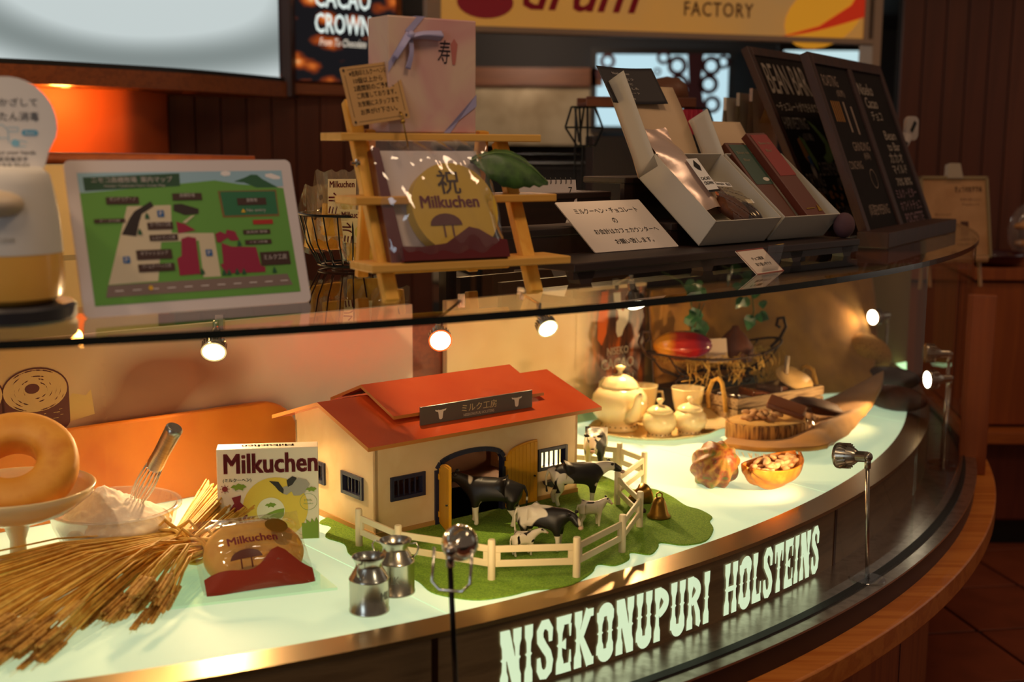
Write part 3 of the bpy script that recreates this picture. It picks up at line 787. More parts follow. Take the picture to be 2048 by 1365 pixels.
# tongs sticking out behind the boards
t = thing('utensil_holder', 'pale slotted utensil and orange packet standing behind the chalkboards', 'utensil', (1.02, 3.42, 1.15), 20)
g = G(); g.tube([(0.0, 0, 0.0), (0.03, 0, 0.20), (0.055, 0, 0.25)], [0.012, 0.014, 0.016], 10); g.build('shaft', pbr('utensil_pale', '#a89a92', 0.5), t, smooth=True)
g = G(); g.prism(rrect(0.045, 0.085, 0.235, 0.30, 0.015), -0.006, 0.006, TR(0, 0, 0)); g.build('head', pbr('utensil_pale', '#a89a92', 0.5), t)
g = G(); g.prism([(0.058, 0.262), (0.066, 0.256), (0.078, 0.282), (0.070, 0.288)], -0.0075, 0.0075); g.prism([(0.010, 0.185), (0.026, 0.178), (0.046, 0.228), (0.032, 0.236)], -0.018, 0.018); g.build('slot', M_black, t)
g = G(); g.box(-0.07, -0.005, -0.012, 0.012, 0.0, 0.25, RY(-8)); g.build('packet', pbr('orange_packet', '#a85418', 0.5), t)

# ------------------------------------------------------------------ wooden side cabinet on the right
cbn = thing('wooden_cabinet', 'low orange-brown wooden cabinet beside the display counter', 'cabinet', (1.30, 4.13, 0.0))
M_cab = wood('cabinet_wood', '#8a4012', '#9c4d18', axis=2, scale=3, rough=0.5, coat=0.1)
g = G(); g.box(0, 1.6, 0.04, 0.6, 0.09, 0.93); g.build('body', pbr('cabinet_inside', '#43160c', 0.6), cbn)
g = G(); g.box(-0.02, 1.62, 0.0, 0.62, 0.93, 0.972); g.build('worktop', M_cab, cbn, bevel=0.003)
for i in range(2):
    g = G(); g.box(0.012 + i * 0.8, 0.79 + i * 0.8, 0.018, 0.04, 0.435, 0.92); g.build('door', M_cab, cbn, bevel=0.003)
g = G(); g.box(0, 1.6, -0.06, 0.04, 0.385, 0.425); g.build('ledge', wood('cabinet_ledge', '#a0521c', '#b06022', axis=0), cbn, bevel=0.003)
for i in range(2):
    g = G(); g.box(0.012 + i * 0.8, 0.79 + i * 0.8, 0.022, 0.04, 0.10, 0.38); g.build('lower_panel', wood('cabinet_lower', '#5e2412', '#6b2c16', axis=2), cbn, bevel=0.003)
g = G(); g.box(0.02, 1.58, 0.07, 0.55, 0.0, 0.09); g.build('plinth', M_black, cbn)
# post where the rim of the counter meets the wall counter
g = G(); g.box(-0.035, 0.035, -0.02, 0.02, 0.516, 0.99)
tag(place(g.build('wooden_post', M_cab, bevel=0.002), (1.220, 3.215, 0), -20), 'square wooden post standing on rim at the end of the glass', 'post')
# dark red bowl on the cabinet
g = G(); g.lathe([(0.0, 0.006), (0.06, 0.004), (0.085, 0.012), (0.105, 0.036), (0.112, 0.048), (0.106, 0.048), (0.098, 0.034), (0.07, 0.014), (0.0, 0.012)], 32)
tag(place(g.build('lacquer_bowl', pbr('dark_red_lacquer', '#3a060e', 0.2, coat=0.5), smooth=True), (1.63, 4.22, 0.969)), 'shallow dark red lacquer bowl on wooden cabinet', 'bowl')
# clear bag of sweets at the frame edge
t = thing('sweets_bag', 'clear bag of wrapped sweets on wooden cabinet beside dark red bowl', 'bag', (1.80, 4.32, 0.972))
g = G()
for k in range(14): g.ball((random.uniform(-0.05, 0.05), random.uniform(-0.02, 0.02), 0.02 + 0.012 * k), 0.03, 0.02, 0.012, 8, 6)
g.build('sweets', noisy('wrapped_sweets', ['#8a6a70', '#c98a3c', '#d8cfd6'], scale=18, rough=0.35), t, smooth=True)
g = G(); g.ball((0, 0, 0.11), 0.09, 0.035, 0.105, 12, 8); g.build('bag_film', pane('clear_film', boost=1.6, haze=0.06), t, smooth=True)

# framed notice on a small easel
en = thing('framed_notice', 'thin framed notice with clip leaning on an easel near the cabinet', 'notice', (1.20, 3.62, 1.055), 10, 12)
g = G(); g.box(0.0, 0.20, 0.0, 0.006, 0.0, 0.225); g.build('notice_sheet', noisy('notice_paper', ['#a5774a', '#b4865a', '#98683f'], scale=7, rough=0.6), en)
g = G()
for x0, x1, z0, z1 in ((-0.008, 0.0, -0.008, 0.233), (0.20, 0.208, -0.008, 0.233), (-0.008, 0.208, -0.008, 0.0), (-0.008, 0.208, 0.225, 0.233)): g.box(x0, x1, -0.006, 0.012, z0, z1)
g.build('frame', pbr('notice_frame', '#8a7450', 0.5), en, bevel=0.001)
g = G(); put_text(g, 'きょうのおすすめ', 0.145, 0.195, 0.018, 0.085, y=-0.001, bold=0.02); g.build('heading', pbr('notice_brown', '#4a2410', 0.7), en)
g = G()
for k, (s, z) in enumerate((('あまいおいしい', 0.165), ('チョコレート', 0.15), ('ぎゅうにゅう', 0.12))): put_text(g, s, 0.15 if k < 2 else 0.06, z, 0.008, y=-0.001)
frect(g, 0.045, 0.07, 0.06, 0.09, -0.001); frect(g, 0.115, 0.14, 0.045, 0.10, -0.001)
g.build('small_print', pbr('notice_brown', '#4a2410', 0.7), en)
g = G(); g.prism([(0.075, 0.225), (0.125, 0.225), (0.118, 0.27), (0.082, 0.27)], -0.012, 0.014); g.build('clip', pbr('clip_grey', '#a3917c', 0.5), en, bevel=0.002)
g = G(); g.tube([(0.03, 0.01, 0.2), (0.02, 0.08, -0.09)], 0.006, 8); g.tube([(0.17, 0.01, 0.2), (0.18, 0.08, -0.09)], 0.006, 8); g.tube([(0.0, -0.006, -0.012), (0.19, -0.006, -0.012)], 0.010, 8); g.tube([(0.02, 0.02, 0.0), (0.02, 0.02, -0.09)], 0.006, 8); g.tube([(0.18, 0.02, 0.0), (0.18, 0.02, -0.09)], 0.006, 8); g.build('easel', pbr('easel_beech', '#a0734a', 0.5), en)
# ------------------------------------------------------------------ printed panels on the back wall of the case
pn = thing('milk_roll_poster', 'tan panel printed with a dark woodcut of sliced layer cake', 'poster', M=frame_bw)
def tan_mat():
    m, nt, b, out = new_mat('tan_cake_print')
    tc = nt.nodes.new('ShaderNodeTexCoord'); sx = nt.nodes.new('ShaderNodeSeparateXYZ'); cr = nt.nodes.new('ShaderNodeValToRGB')
    n = nt.nodes.new('ShaderNodeTexNoise'); n.inputs['Scale'].default_value = 5; n.inputs['Detail'].default_value = 1.0
    mr = nt.nodes.new('ShaderNodeMapRange'); mr.inputs[1].default_value = -0.85; mr.inputs[2].default_value = -0.2
    ad = nt.nodes.new('ShaderNodeMath'); ad.operation = 'MULTIPLY_ADD'; ad.inputs[1].default_value = 0.12
    nt.links.new(tc.outputs['Object'], sx.inputs[0]); nt.links.new(sx.outputs['X'], mr.inputs[0]); nt.links.new(tc.outputs['Object'], n.inputs['Vector'])
    nt.links.new(n.outputs['Fac'], ad.inputs[0]); nt.links.new(mr.outputs[0], ad.inputs[2]); nt.links.new(ad.outputs[0], cr.inputs['Fac'])
    el = cr.color_ramp.elements; el.new(0.5)
    for e, (p, c) in zip(el, ((0.05, '#c99a5c'), (0.4, '#c4a58c'), (0.9, '#d9bfae'))): e.position = p; e.color = (*hx(c), 1)
    # soft brown swirl printed on the panel
    mp = nt.nodes.new('ShaderNodeMapping'); mp.inputs['Location'].default_value = (0.60 * 4.2, 0, -0.89 * 7.0); mp.inputs['Scale'].default_value = (4.2, 0, 7.0)
    gr = nt.nodes.new('ShaderNodeTexGradient'); gr.gradient_type = 'QUADRATIC_SPHERE'; n2 = nt.nodes.new('ShaderNodeTexNoise'); n2.inputs['Scale'].default_value = 6; n2.inputs['Detail'].default_value = 0
    ds = nt.nodes.new('ShaderNodeVectorMath'); ds.operation = 'MULTIPLY_ADD'; ds.inputs[1].default_value = (0.9, 0, 0.9)
    nt.links.new(tc.outputs['Object'], mp.inputs['Vector']); nt.links.new(tc.outputs['Object'], n2.inputs['Vector']); nt.links.new(n2.outputs['Color'], ds.inputs[0]); nt.links.new(mp.outputs['Vector'], ds.inputs[2])
    sh_ = nt.nodes.new('ShaderNodeVectorMath'); sh_.operation = 'SUBTRACT'; sh_.inputs[1].default_value = (0.45, 0, 0.45); nt.links.new(ds.outputs[0], sh_.inputs[0]); nt.links.new(sh_.outputs[0], gr.inputs['Vector'])
    mr2 = nt.nodes.new('ShaderNodeMapRange'); mr2.inputs[1].default_value = 0.02; mr2.inputs[2].default_value = 0.32; mr2.inputs[4].default_value = 0.85; nt.links.new(gr.outputs['Fac'], mr2.inputs[0])
    mx = nt.nodes.new('ShaderNodeMix'); mx.data_type = 'RGBA'; mx.inputs[7].default_value = (*hx('#7a3a18'), 1)
    nt.links.new(mr2.outputs[0], mx.inputs[0]); nt.links.new(cr.outputs['Color'], mx.inputs[6])
    nt.links.new(mx.outputs[2], b.inputs['Base Color']); b.inputs['Roughness'].default_value = 0.35
    return m
g = G(); g.box(-1.9, 0.0, -0.006, 0.010, FL, BWT); g.build('panel_sheet', tan_mat(), pn)
g = G()
cxx, czz, rx, rz_, hh = -0.826, 0.925, 0.060, 0.042, 0.062
flat(g, [(cxx - rx, czz)] + [(cxx + rx * math.cos(PI + PI * i / 16), czz - hh + rz_ * 0.6 * math.sin(PI + PI * i / 16)) for i in range(17)] + [(cxx + rx, czz)] + [(cxx + rx * math.cos(PI * i / 16), czz + rz_ * math.sin(PI * i / 16)) for i in range(17)], -0.0070)
cx2 = cxx - 0.115
flat(g, [(cx2 - rx, czz)] + [(cx2 + rx * math.cos(PI + PI * i / 16), czz - hh + rz_ * 0.6 * math.sin(PI + PI * i / 16)) for i in range(17)] + [(cx2 + rx, czz)] + [(cx2 + rx * math.cos(PI * i / 16), czz + rz_ * math.sin(PI * i / 16)) for i in range(17)], -0.0070)
g.build('woodcut_dark', pbr('woodcut_brown', '#5a1f14', 0.4), pn)
g = G(); M_wct = pbr('woodcut_tan', '#c79a5e', 0.4)
for c in (cxx, cx2):
    disc(g, c, czz, rx * 0.95, rz_ * 0.93, -0.0074, 32)
g.build('woodcut_top', M_wct, pn)
g = G()
for c in (cxx, cx2):
    for k in range(46):
        a = random.uniform(0, 2 * PI); q = random.choice((0.35, 0.5, 0.62, 0.75, 0.88)); da = random.uniform(0.15, 0.5)
        P = [(c + rx * q * math.cos(a + da * i / 4), czz + rz_ * q * math.sin(a + da * i / 4)) for i in range(5)]
        for i in range(4):
            (x0, z0), (x1, z1) = P[i], P[i + 1]; h = 0.0014 * (1 - abs(i - 1.5) / 2.2)
            flat(g, [(x0, z0 - h), (x1, z1 - h), (x1, z1 + h), (x0, z0 + h)], -0.0078)
    disc(g, c - 0.006, czz + 0.004, rx * 0.22, rz_ * 0.22, -0.0078, 16)
g.build('woodcut_rings', pbr('woodcut_brown', '#5a1f14', 0.4), pn)
g = G()
for k in range(70):
    c = random.choice((cxx, cx2)); x = c + random.uniform(-0.045, 0.045); z = czz - random.uniform(0.035, 0.07); l = random.uniform(0.003, 0.010)
    flat(g, [(x, z), (x + l, z + 0.0006), (x + l, z + 0.0014), (x, z + 0.0010)], -0.0076)
flat(g, [(-0.87, 0.842), (-0.72, 0.868), (-0.725, 0.915), (-0.735, 0.905), (-0.76, 0.912), (-0.80, 0.862)], -0.0066)
g.build('woodcut_strokes', pbr('woodcut_pale', '#c9a05a', 0.4), pn)

pc = thing('cream_wall_panel', 'cream panel with cacao pod picture and white lettering behind the tea set', 'poster', M=frame_bw)
g = G(); g.box(0.095, 0.735, -0.006, 0.010, FL, BWT); g.build('panel_sheet', noisy('cream_panel', ['#dcb886', '#e6c798', '#d8b07c'], scale=3, rough=0.4), pc)
M_podprint = pod_photo('cacao_print', 1.0, [(0.15, '#e0762c'), (0.35, '#a84a1c'), (0.5, '#54301f'), (0.7, '#2c1a14')], 16, lit=False)
def fade_mat():
    m, nt, b, out = new_mat('cacao_print_fading')
    tc = nt.nodes.new('ShaderNodeTexCoord'); sx = nt.nodes.new('ShaderNodeSeparateXYZ'); mr = nt.nodes.new('ShaderNodeMapRange'); mx = nt.nodes.new('ShaderNodeMix'); mx.data_type = 'RGBA'
    n = nt.nodes.new('ShaderNodeTexNoise'); mp = nt.nodes.new('ShaderNodeMapping'); mp.inputs['Scale'].default_value = (34, 1, 8); n.inputs['Scale'].default_value = 1.0; n.inputs['Detail'].default_value = 3
    cr = nt.nodes.new('ShaderNodeValToRGB'); el = cr.color_ramp.elements; el.new(0.5)
    for e, (p, c) in zip(el, ((0.36, '#2a1812'), (0.52, '#6b3a1e'), (0.66, '#c8641f'))): e.position = p; e.color = (*hx(c), 1)
    mr.inputs[1].default_value = 0.50; mr.inputs[2].default_value = 0.575
    nt.links.new(tc.outputs['Object'], sx.inputs[0]); nt.links.new(sx.outputs['X'], mr.inputs[0]); nt.links.new(tc.outputs['Object'], mp.inputs['Vector']); nt.links.new(mp.outputs['Vector'], n.inputs['Vector'])
    nt.links.new(n.outputs['Fac'], cr.inputs['Fac']); nt.links.new(mr.outputs[0], mx.inputs[0]); mx.inputs[6].default_value = (*hx('#e0be8c'), 1); nt.links.new(cr.outputs['Color'], mx.inputs[7])
    nt.links.new(mx.outputs[2], b.inputs['Base Color']); b.inputs['Roughness'].default_value = 0.4
    return m
g = G(); frect(g, 0.49, 0.734, 0.72, 1.01, -0.0068); g.build('pod_picture', fade_mat(), pc)
g = G(); frect(g, 0.49, 0.734, FL, 0.72, -0.0068); g.build('pod_picture_foot', noisy('teal_print', ['#7f9a76', '#98a981', '#6a7d5c'], scale=10, rough=0.4), pc)
g = G(); put_text(g, 'NISEKO', 0.635, 0.851, 0.019, 0.075, -0.0074, bold=0.02); put_text(g, 'CACAO', 0.635, 0.818, 0.026, 0.115, -0.0074, bold=0.02); put_text(g, 'CROWN', 0.635, 0.775, 0.026, 0.115, -0.0074, bold=0.02)
flat(g, [(0.615, 1.0), (0.64, 1.0), (0.645, 0.955), (0.652, 0.95), (0.667, 1.0), (0.70, 1.005), (0.69, 0.975), (0.672, 0.955), (0.668, 0.92), (0.655, 0.905), (0.648, 0.888), (0.634, 0.885), (0.627, 0.90), (0.628, 0.925), (0.636, 0.932), (0.632, 0.955), (0.620, 0.965)], -0.0074)
g.build('white_print', pbr('poster_white', '#e6ddcc', 0.5), pc)
g = G(); flat(g, [(0.575, 1.005), (0.597, 1.005), (0.594, 0.90), (0.578, 0.868), (0.563, 0.885), (0.562, 0.93), (0.57, 0.97)], -0.0072); g.build('orange_pod_print', pbr('orange_pod_print', '#d8641e', 0.5), pc)

# orange board with a rounded corner leaning on the tan panel
g = G(); pl_ = [(-1.9, FL), (-0.30, FL), (-0.30, 0.765)] + [(-0.385 + 0.085 * math.cos(R(a)), 0.765 + 0.085 * math.sin(R(a))) for a in range(10, 91, 10)] + [(-1.9, 0.85)]
g.prism(pl_, -0.028, -0.010)
o = g.build('orange_board', noisy('orange_leather', ['#cf6a12', '#d8761c', '#c65f0e'], scale=6, rough=0.45, bump=0.02), bevel=0.004); o.matrix_world = frame_bw
tag(o, 'long orange board with rounded corner leaning on the tan poster', 'board')

# ------------------------------------------------------------------ toy barn
BM = TR(-0.237, 2.109, FL) @ RZ(BDEG)
barn = thing('toy_barn', 'toy barn with red roof, cream walls and blue barred windows', 'toy barn', M=BM)
M_bw = noisy('barn_cream', ['#dcc198', '#d6b98e', '#e0c8a0'], scale=14, rough=0.6)
M_roof = noisy('barn_roof_red', ['#d85226', '#e05c2c', '#d04a20'], scale=6, rough=0.26, coat=0.3)
M_roofedge = pbr('barn_plywood_edge', '#b9722c', 0.6)
M_navy = pbr('navy_plastic', '#20233f', 0.4)
M_yel = pbr('barn_door_yellow', '#d9980f', 0.45)
M_inside = pbr('barn_inside', '#5a3218', 0.7)
BL_, BD_, BH_ = 0.478, 0.273, 0.168
def arch_z(x): # inner arch of the doorway
    u = (x - 0.210) / 0.075; return 0.104 + 0.022 * math.sqrt(max(0, 1 - u * u))
g = G(); y0, y1 = 0.0, 0.006
for xa, xb, spans in ((0, .034, [(0, BH_)]), (.034, .103, [(0, .066), (.104, BH_)]), (.103, .135, [(0, BH_)]), (.285, .377, [(0, BH_)]), (.377, .447, [(0, .064), (.102, BH_)]), (.447, BL_, [(0, BH_)])):
    for za, zb in spans: g.box(xa, xb, y0, y1, za, zb)
g.prism([(.135, BH_), (.135, arch_z(.135))] + [(.135 + .15 * i / 14, arch_z(.135 + .15 * i / 14)) for i in range(1, 14)] + [(.285, arch_z(.285)), (.285, BH_)], y0, y1)
g.build('front_wall', M_bw, barn)
def roof_z(s, base=0.176, slope=0.051 / 0.167): return base + (s + 0.03) * slope if s <= 0.1365 else base + (0.273 - s + 0.03) * slope
g = G()   # gable walls in the (y, z) plane
def gable(x0, x1, wins):
    M = Matrix(((0, 1, 0, 0), (1, 0, 0, 0), (0, 0, 1, 0), (0, 0, 0, 1)))
    cuts = [0.0]
    for a, b, c, d in wins: cuts += [a, b]
    cuts += [0.1365, BD_]; cuts = sorted(set(cuts))
    for a, b in zip(cuts[:-1], cuts[1:]):
        w_ = [q for q in wins if q[0] <= a + 1e-6 and q[1] >= b - 1e-6]
        za, zb = roof_z(a) - 0.006, roof_z(b) - 0.006
        if w_:
            g.prism([(a, 0), (b, 0), (b, w_[0][2]), (a, w_[0][2])], x0, x1, M); g.prism([(a, w_[0][3]), (b, w_[0][3]), (b, zb), (a, za)], x0, x1, M)
        else: g.prism([(a, 0), (b, 0), (b, zb), (a, za)], x0, x1, M)
gable(0.0, 0.006, [(0.040, 0.105, 0.065, 0.101), (0.168, 0.233, 0.065, 0.101)])
g.build('gable_wall', M_bw, barn, fix=True)
g = G(); gable(BL_ - 0.006, BL_, [(0.03, 0.24, 0.02, 0.125)]); g.build('gable_wall', M_bw, barn, fix=True)
g = G(); g.box(0.0, BL_, BD_ - 0.006, BD_, 0.0, BH_); g.build('rear_wall', M_inside, barn)
g = G(); g.box(-0.002, 0.134, -0.002, 0.0, 0, 0.011); g.box(0.286, BL_ + 0.002, -0.002, 0, 0, 0.011); g.box(-0.002, 0.0, 0, BD_, 0, 0.011); g.build('plinth_board', pbr('barn_plinth', '#b5894c', 0.6), barn)
g = G(); g.box(0.006, BL_ - 0.006, 0.006, BD_ - 0.006, 0.0, 0.003); g.build('barn_floor', M_inside, barn)
def slab_roof(name, x0, x1, s_e, z_e, s_r, z_r, s_f, z_f, th):
    for (sa, za, sb_, zb) in ((s_e, z_e, s_r, z_r), (s_f, z_f, s_r, z_r)):
        g = G(); vs = [(x0, sa, za), (x1, sa, za), (x1, sb_, zb), (x0, sb_, zb)]
        vs += [(x, y, z - th) for x, y, z in vs]
        g.add(vs, [(0, 1, 2, 3), (7, 6, 5, 4), (0, 4, 5, 1), (1, 5, 6, 2), (2, 6, 7, 3), (3, 7, 4, 0)])
        o = g.build(name, [M_roof, M_roofedge], barn, fix=True)
        for p in o.data.polygons:
            p.material_index = 0 if abs(p.normal.z) > 0.6 else 1
slab_roof('roof', -0.033, 0.515, -0.03, 0.176, 0.1365, 0.228, 0.303, 0.176, 0.007)
slab_roof('upper_roof', 0.06, 0.415, 0.030, 0.208, 0.1365, 0.249, 0.243, 0.208, 0.006)
g = G(); g.box(0.075, 0.40, 0.05, 0.223, 0.19, 0.208); g.build('roof_riser', pbr('riser_brown', '#5a2412', 0.6), barn)
# name board with cow heads
nb = G(); nb.box(0.104, 0.366, 0.008, 0.012, 0.189, 0.222); nbo = nb.build('name_board', pbr('grey_name_board', '#5b5048', 0.5), barn)
g = G()
def cow_head(cx, cz, k):
    P = [(-.30, .5), (.30, .5), (.38, .62), (.42, .50), (.95, .62), (.85, .38), (.45, .28), (.36, -.1), (.30, -.62), (.15, -.78), (-.15, -.78), (-.30, -.62), (-.36, -.1), (-.45, .28), (-.85, .38), (-.95, .62), (-.42, .50), (-.38, .62)]
    flat(g, [(cx + x * k, cz + z * k) for x, z in P], 0.0076)
cow_head(0.148, 0.2055, 0.0135); cow_head(0.327, 0.2055, 0.0135)
put_text(g, 'NISEKONUPURI HOLSTEINS', 0.236, 0.1955, 0.0052, 0.072, 0.0076, bold=0.02)
g.build('white_print', pbr('name_white', '#e8dccb', 0.5), nbo)
g = G(); put_text(g, 'ミルク工房', 0.237, 0.2085, 0.0145, 0.082, 0.0074, bold=0.015); g.build('name_lettering', pbr('name_cream', '#f0dcae', 0.5), nbo)
# windows: frame with bars; the frame is a part, the bars its own pieces
def barn_window(M, w_, h_):
    g = G()
    for a, b, c, d in ((-.003, .004, -.003, h_ + .003), (w_ - .004, w_ + .003, -.003, h_ + .003), (.004, w_ - .004, -.003, .004), (.004, w_ - .004, h_ - .004, h_ + .003)): g.box(a, b, -0.004, 0.010, c, d, M)
    fr = g.build('window_frame', M_navy, barn, bevel=0.0006)
    for k in range(4):
        x = 0.004 + (w_ - 0.008) * (k + 1) / 5
        g = G(); g.box(x - .0012, x + .0012, 0.001, 0.004, 0.003, h_ - .003, M); g.build('window_bar', M_navy, fr)
barn_window(TR(0.034, 0, 0.066), 0.069, 0.038)
barn_window(TR(0.377, 0, 0.064), 0.070, 0.038)
MG = TR(0, 0.105, 0.065) @ RZ(-90)
barn_window(MG, 0.065, 0.036); barn_window(TR(0, 0.233, 0.065) @ RZ(-90), 0.065, 0.036)
# doorway frame, doors, trough, stalls
g = G(); n = 20
inn = [(.135, 0)] + [(.135 + .15 * i / n, arch_z(.135 + .15 * i / n)) for i in range(n + 1)] + [(.285, 0)]
for i in range(len(inn) - 1):
    (xa, za), (xb, zb) = inn[i], inn[i + 1]
    d = math.hypot(xb - xa, zb - za)
    if d < 1e-5: continue
    nx, nz = -(zb - za) / d, (xb - xa) / d
    g.prism([(xa - nx * .001, za - nz * .001), (xb - nx * .001, zb - nz * .001), (xb + nx * .0075, zb + nz * .0075), (xa + nx * .0075, za + nz * .0075)], -0.004, 0.008)
g.build('door_arch', M_navy, barn, fix=True)
def door(M, flip):
    d = G(); d.prism([(0, 0.006), (0.075, 0.006), (0.075, 0.128 if not flip else 0.104)] + [(0.075 - 0.075 * i / 8, (0.104 + 0.024 * math.sqrt(max(0, 1 - (i / 8) ** 2))) if not flip else (0.104 + 0.024 * math.sqrt(max(0, 1 - (1 - i / 8) ** 2)))) for i in range(1, 8)] + [(0, 0.104 if not flip else 0.128)], 0.0, 0.004, M)
    do = d.build('door', M_yel, barn)
    for k in range(8):
        x = 0.0006 + k * 0.0094; zt = 0.104 + 0.024 * math.sqrt(max(0, 1 - (1 - (x + .004) / 0.075) ** 2)) - 0.003
        p = G(); p.box(x, x + 0.0086, -0.0012, 0.0, 0.008, zt, M); p.build('plank', M_yel, do, bevel=0.0004)
    p = G(); p.lathe([(0, 0), (.0016, 0), (.0016, .004)], 10, M @ TR(0.067, -0.001, 0.058) @ RX(90)); p.build('knob', M_black, do)
    p = G(); p.box(-0.005, 0.004, -0.0025, 0.0015, 0.088, 0.098, M); p.box(-0.005, 0.004, -0.0025, 0.0015, 0.018, 0.028, M); p.build('hinge', M_yel, do)
door(TR(0.291, -0.0085, 0), False)
door(TR(0.1345, -0.006, 0) @ RZ(-113), False)
g = G(); g.prism([(0.384, 0.041), (0.455, 0.041), (0.450, 0.033), (0.440, 0.028), (0.399, 0.028), (0.389, 0.033)], -0.016, -0.002); g.build('feed_trough', M_navy, barn, bevel=0.001)
g = G()
for x in (0.19, 0.21, 0.23, 0.25): g.tube([(x, 0.15, 0.003), (x, 0.15, 0.085)], 0.002, 6)
g.tube([(0.17, 0.15, 0.085), (0.26, 0.15, 0.085)], 0.002, 6); g.tube([(0.17, 0.06, 0.115), (0.27, 0.15, 0.095)], 0.002, 6); g.tube([(0.165, 0.13, 0.0), (0.18, 0.13, 0.08), (0.195, 0.13, 0.0)], 0.002, 6)
g.build('stall_rails', M_navy, barn)

# ------------------------------------------------------------------ felt meadow
MATP = [(-0.350, 2.209), (-0.325, 2.176), (-0.327, 2.118), (-0.289, 2.080), (-0.271, 2.022), (-0.229, 1.990), (-0.178, 1.930), (-0.147, 1.896), (-0.123, 1.848), (-0.088, 1.825), (-0.046, 1.815), (0.001, 1.835), (0.031, 1.857), (0.066, 1.867), (0.102, 1.890), (0.133, 1.941), (0.145, 1.981), (0.173, 1.976), (0.199, 2.007), (0.205, 2.043), (0.237, 2.033), (0.255, 2.071), (0.263, 2.098), (0.301, 2.085), (0.343, 2.108), (0.367, 2.174), (0.368, 2.222), (0.377, 2.254), (0.361, 2.298), (0.338, 2.324), (0.319, 2.386), (0.298, 2.428), (0.272, 2.449), (0.242, 2.438), (0.210, 2.508), (0.172, 2.563), (0.141, 2.554), (0.05, 2.55), (-0.1, 2.45), (-0.28, 2.31)]
MP = []
for i in range(len(MATP)):
    P = [Vector(MATP[(i + k) % len(MATP)]) for k in (-1, 0, 1, 2)]
    for u in (0, .25, .5, .75):
        a, b, c, d = P; MP.append(tuple(0.5 * ((2 * b) + (c - a) * u + (2 * a - 5 * b + 4 * c - d) * u * u + (3 * b - a - 3 * c + d) * u ** 3)))
g = G(); g.slab(MP, FL, FL + 0.003)
tag(g.build('felt_meadow', noisy('green_felt', ['#688f1e', '#7ea62c', '#567e1a', '#8fb438'], scale=260, rough=0.95, bump=0.5, detail=3), bevel=0.0015), 'green felt mat with scalloped edge under the toy barn', 'mat')
MZ = FL + 0.003

# ------------------------------------------------------------------ toy fence
M_fence = pbr('fence_ivory', '#e9d8b0', 0.5)
fence_pts = [(-0.261, 2.067), (-0.185, 1.975), (-0.030, 1.903), (0.106, 1.918), (0.190, 2.043), (0.234, 2.186), (0.205, 2.328), (0.272, 2.479), (0.228, 2.556), (0.110, 2.600)]
fl_lab = ['short ivory toy fence panel beside the barn gable', 'ivory toy fence panel behind the milk cans', 'ivory toy fence panel in front of the spotted calf', 'ivory toy fence panel in front of the piebald cow head', 'ivory toy fence panel beside the standing calf', 'ivory toy fence panel beside the toy bells', 'ivory toy fence panel crossing behind the black cow head', 'slanting ivory toy fence panel at the corner near tea tray', 'ivory toy fence panel behind the cow that faces out']
for k in range(len(fence_pts) - 1):
    (xa, ya), (xb, yb) = fence_pts[k], fence_pts[k + 1]; L_ = math.hypot(xb - xa, yb - ya)
    t = thing('toy_fence', fl_lab[k], 'toy fence', (xa, ya, MZ), math.degrees(math.atan2(yb - ya, xb - xa)), group='ivory toy fence panels')
    ends = [0.0] if k < len(fence_pts) - 2 else [0.0, L_]
    for e in ends:
        g = G(); g.lathe([(0.0, 0), (0.0062, 0), (0.0062, 0.064), (0.0052, 0.066), (0, 0.066)], 14, TR(e, 0, 0)); g.build('fence_post', M_fence, t, smooth=True, autosmooth=40)
    for z in (0.026, 0.050):
        g = G(); g.box(0.006, L_ - 0.006, -0.002, 0.002, z - 0.0055, z + 0.0055); g.build('rail', M_fence, t, bevel=0.0008)
    for e in (0.006, L_ - 0.014):
        g = G(); g.box(e, e + 0.008, -0.002, 0.002, 0.0315, 0.0445); g.build('upright', M_fence, t)

# ------------------------------------------------------------------ toy cows
def cow_mat(name, thr, seed, scale=24.0, leg_white=0.25, black='#17100d', white='#e9dcc6'):
    m, nt, b, out = new_mat(name)
    tc = nt.nodes.new('ShaderNodeTexCoord'); mp = nt.nodes.new('ShaderNodeMapping'); n = nt.nodes.new('ShaderNodeTexNoise')
    mp.inputs['Location'].default_value = (seed, seed * 1.7, seed * 0.6); n.inputs['Scale'].default_value = scale; n.inputs['Detail'].default_value = 1.5; n.inputs['Distortion'].default_value = 0.6
    nt.links.new(tc.outputs['Object'], mp.inputs['Vector']); nt.links.new(mp.outputs['Vector'], n.inputs['Vector'])
    sx = nt.nodes.new('ShaderNodeSeparateXYZ'); nt.links.new(tc.outputs['Object'], sx.inputs[0])
    mr = nt.nodes.new('ShaderNodeMapRange'); mr.inputs[1].default_value = leg_white * 0.1 - 0.006; mr.inputs[2].default_value = leg_white * 0.1 + 0.006; mr.inputs[3].default_value = -0.5; mr.inputs[4].default_value = 0.0
    nt.links.new(sx.outputs['Z'], mr.inputs[0])
    ad = nt.nodes.new('ShaderNodeMath'); nt.links.new(n.outputs['Fac'], ad.inputs[0]); nt.links.new(mr.outputs[0], ad.inputs[1])
    cr = nt.nodes.new('ShaderNodeValToRGB'); el = cr.color_ramp.elements
    el[0].position = thr - 0.015; el[0].color = (*hx(white), 1); el[1].position = thr + 0.015; el[1].color = (*hx(black), 1)
    nt.links.new(ad.outputs[0], cr.inputs['Fac']); nt.links.new(cr.outputs['Color'], b.inputs['Base Color']); b.inputs['Roughness'].default_value = 0.45
    return m
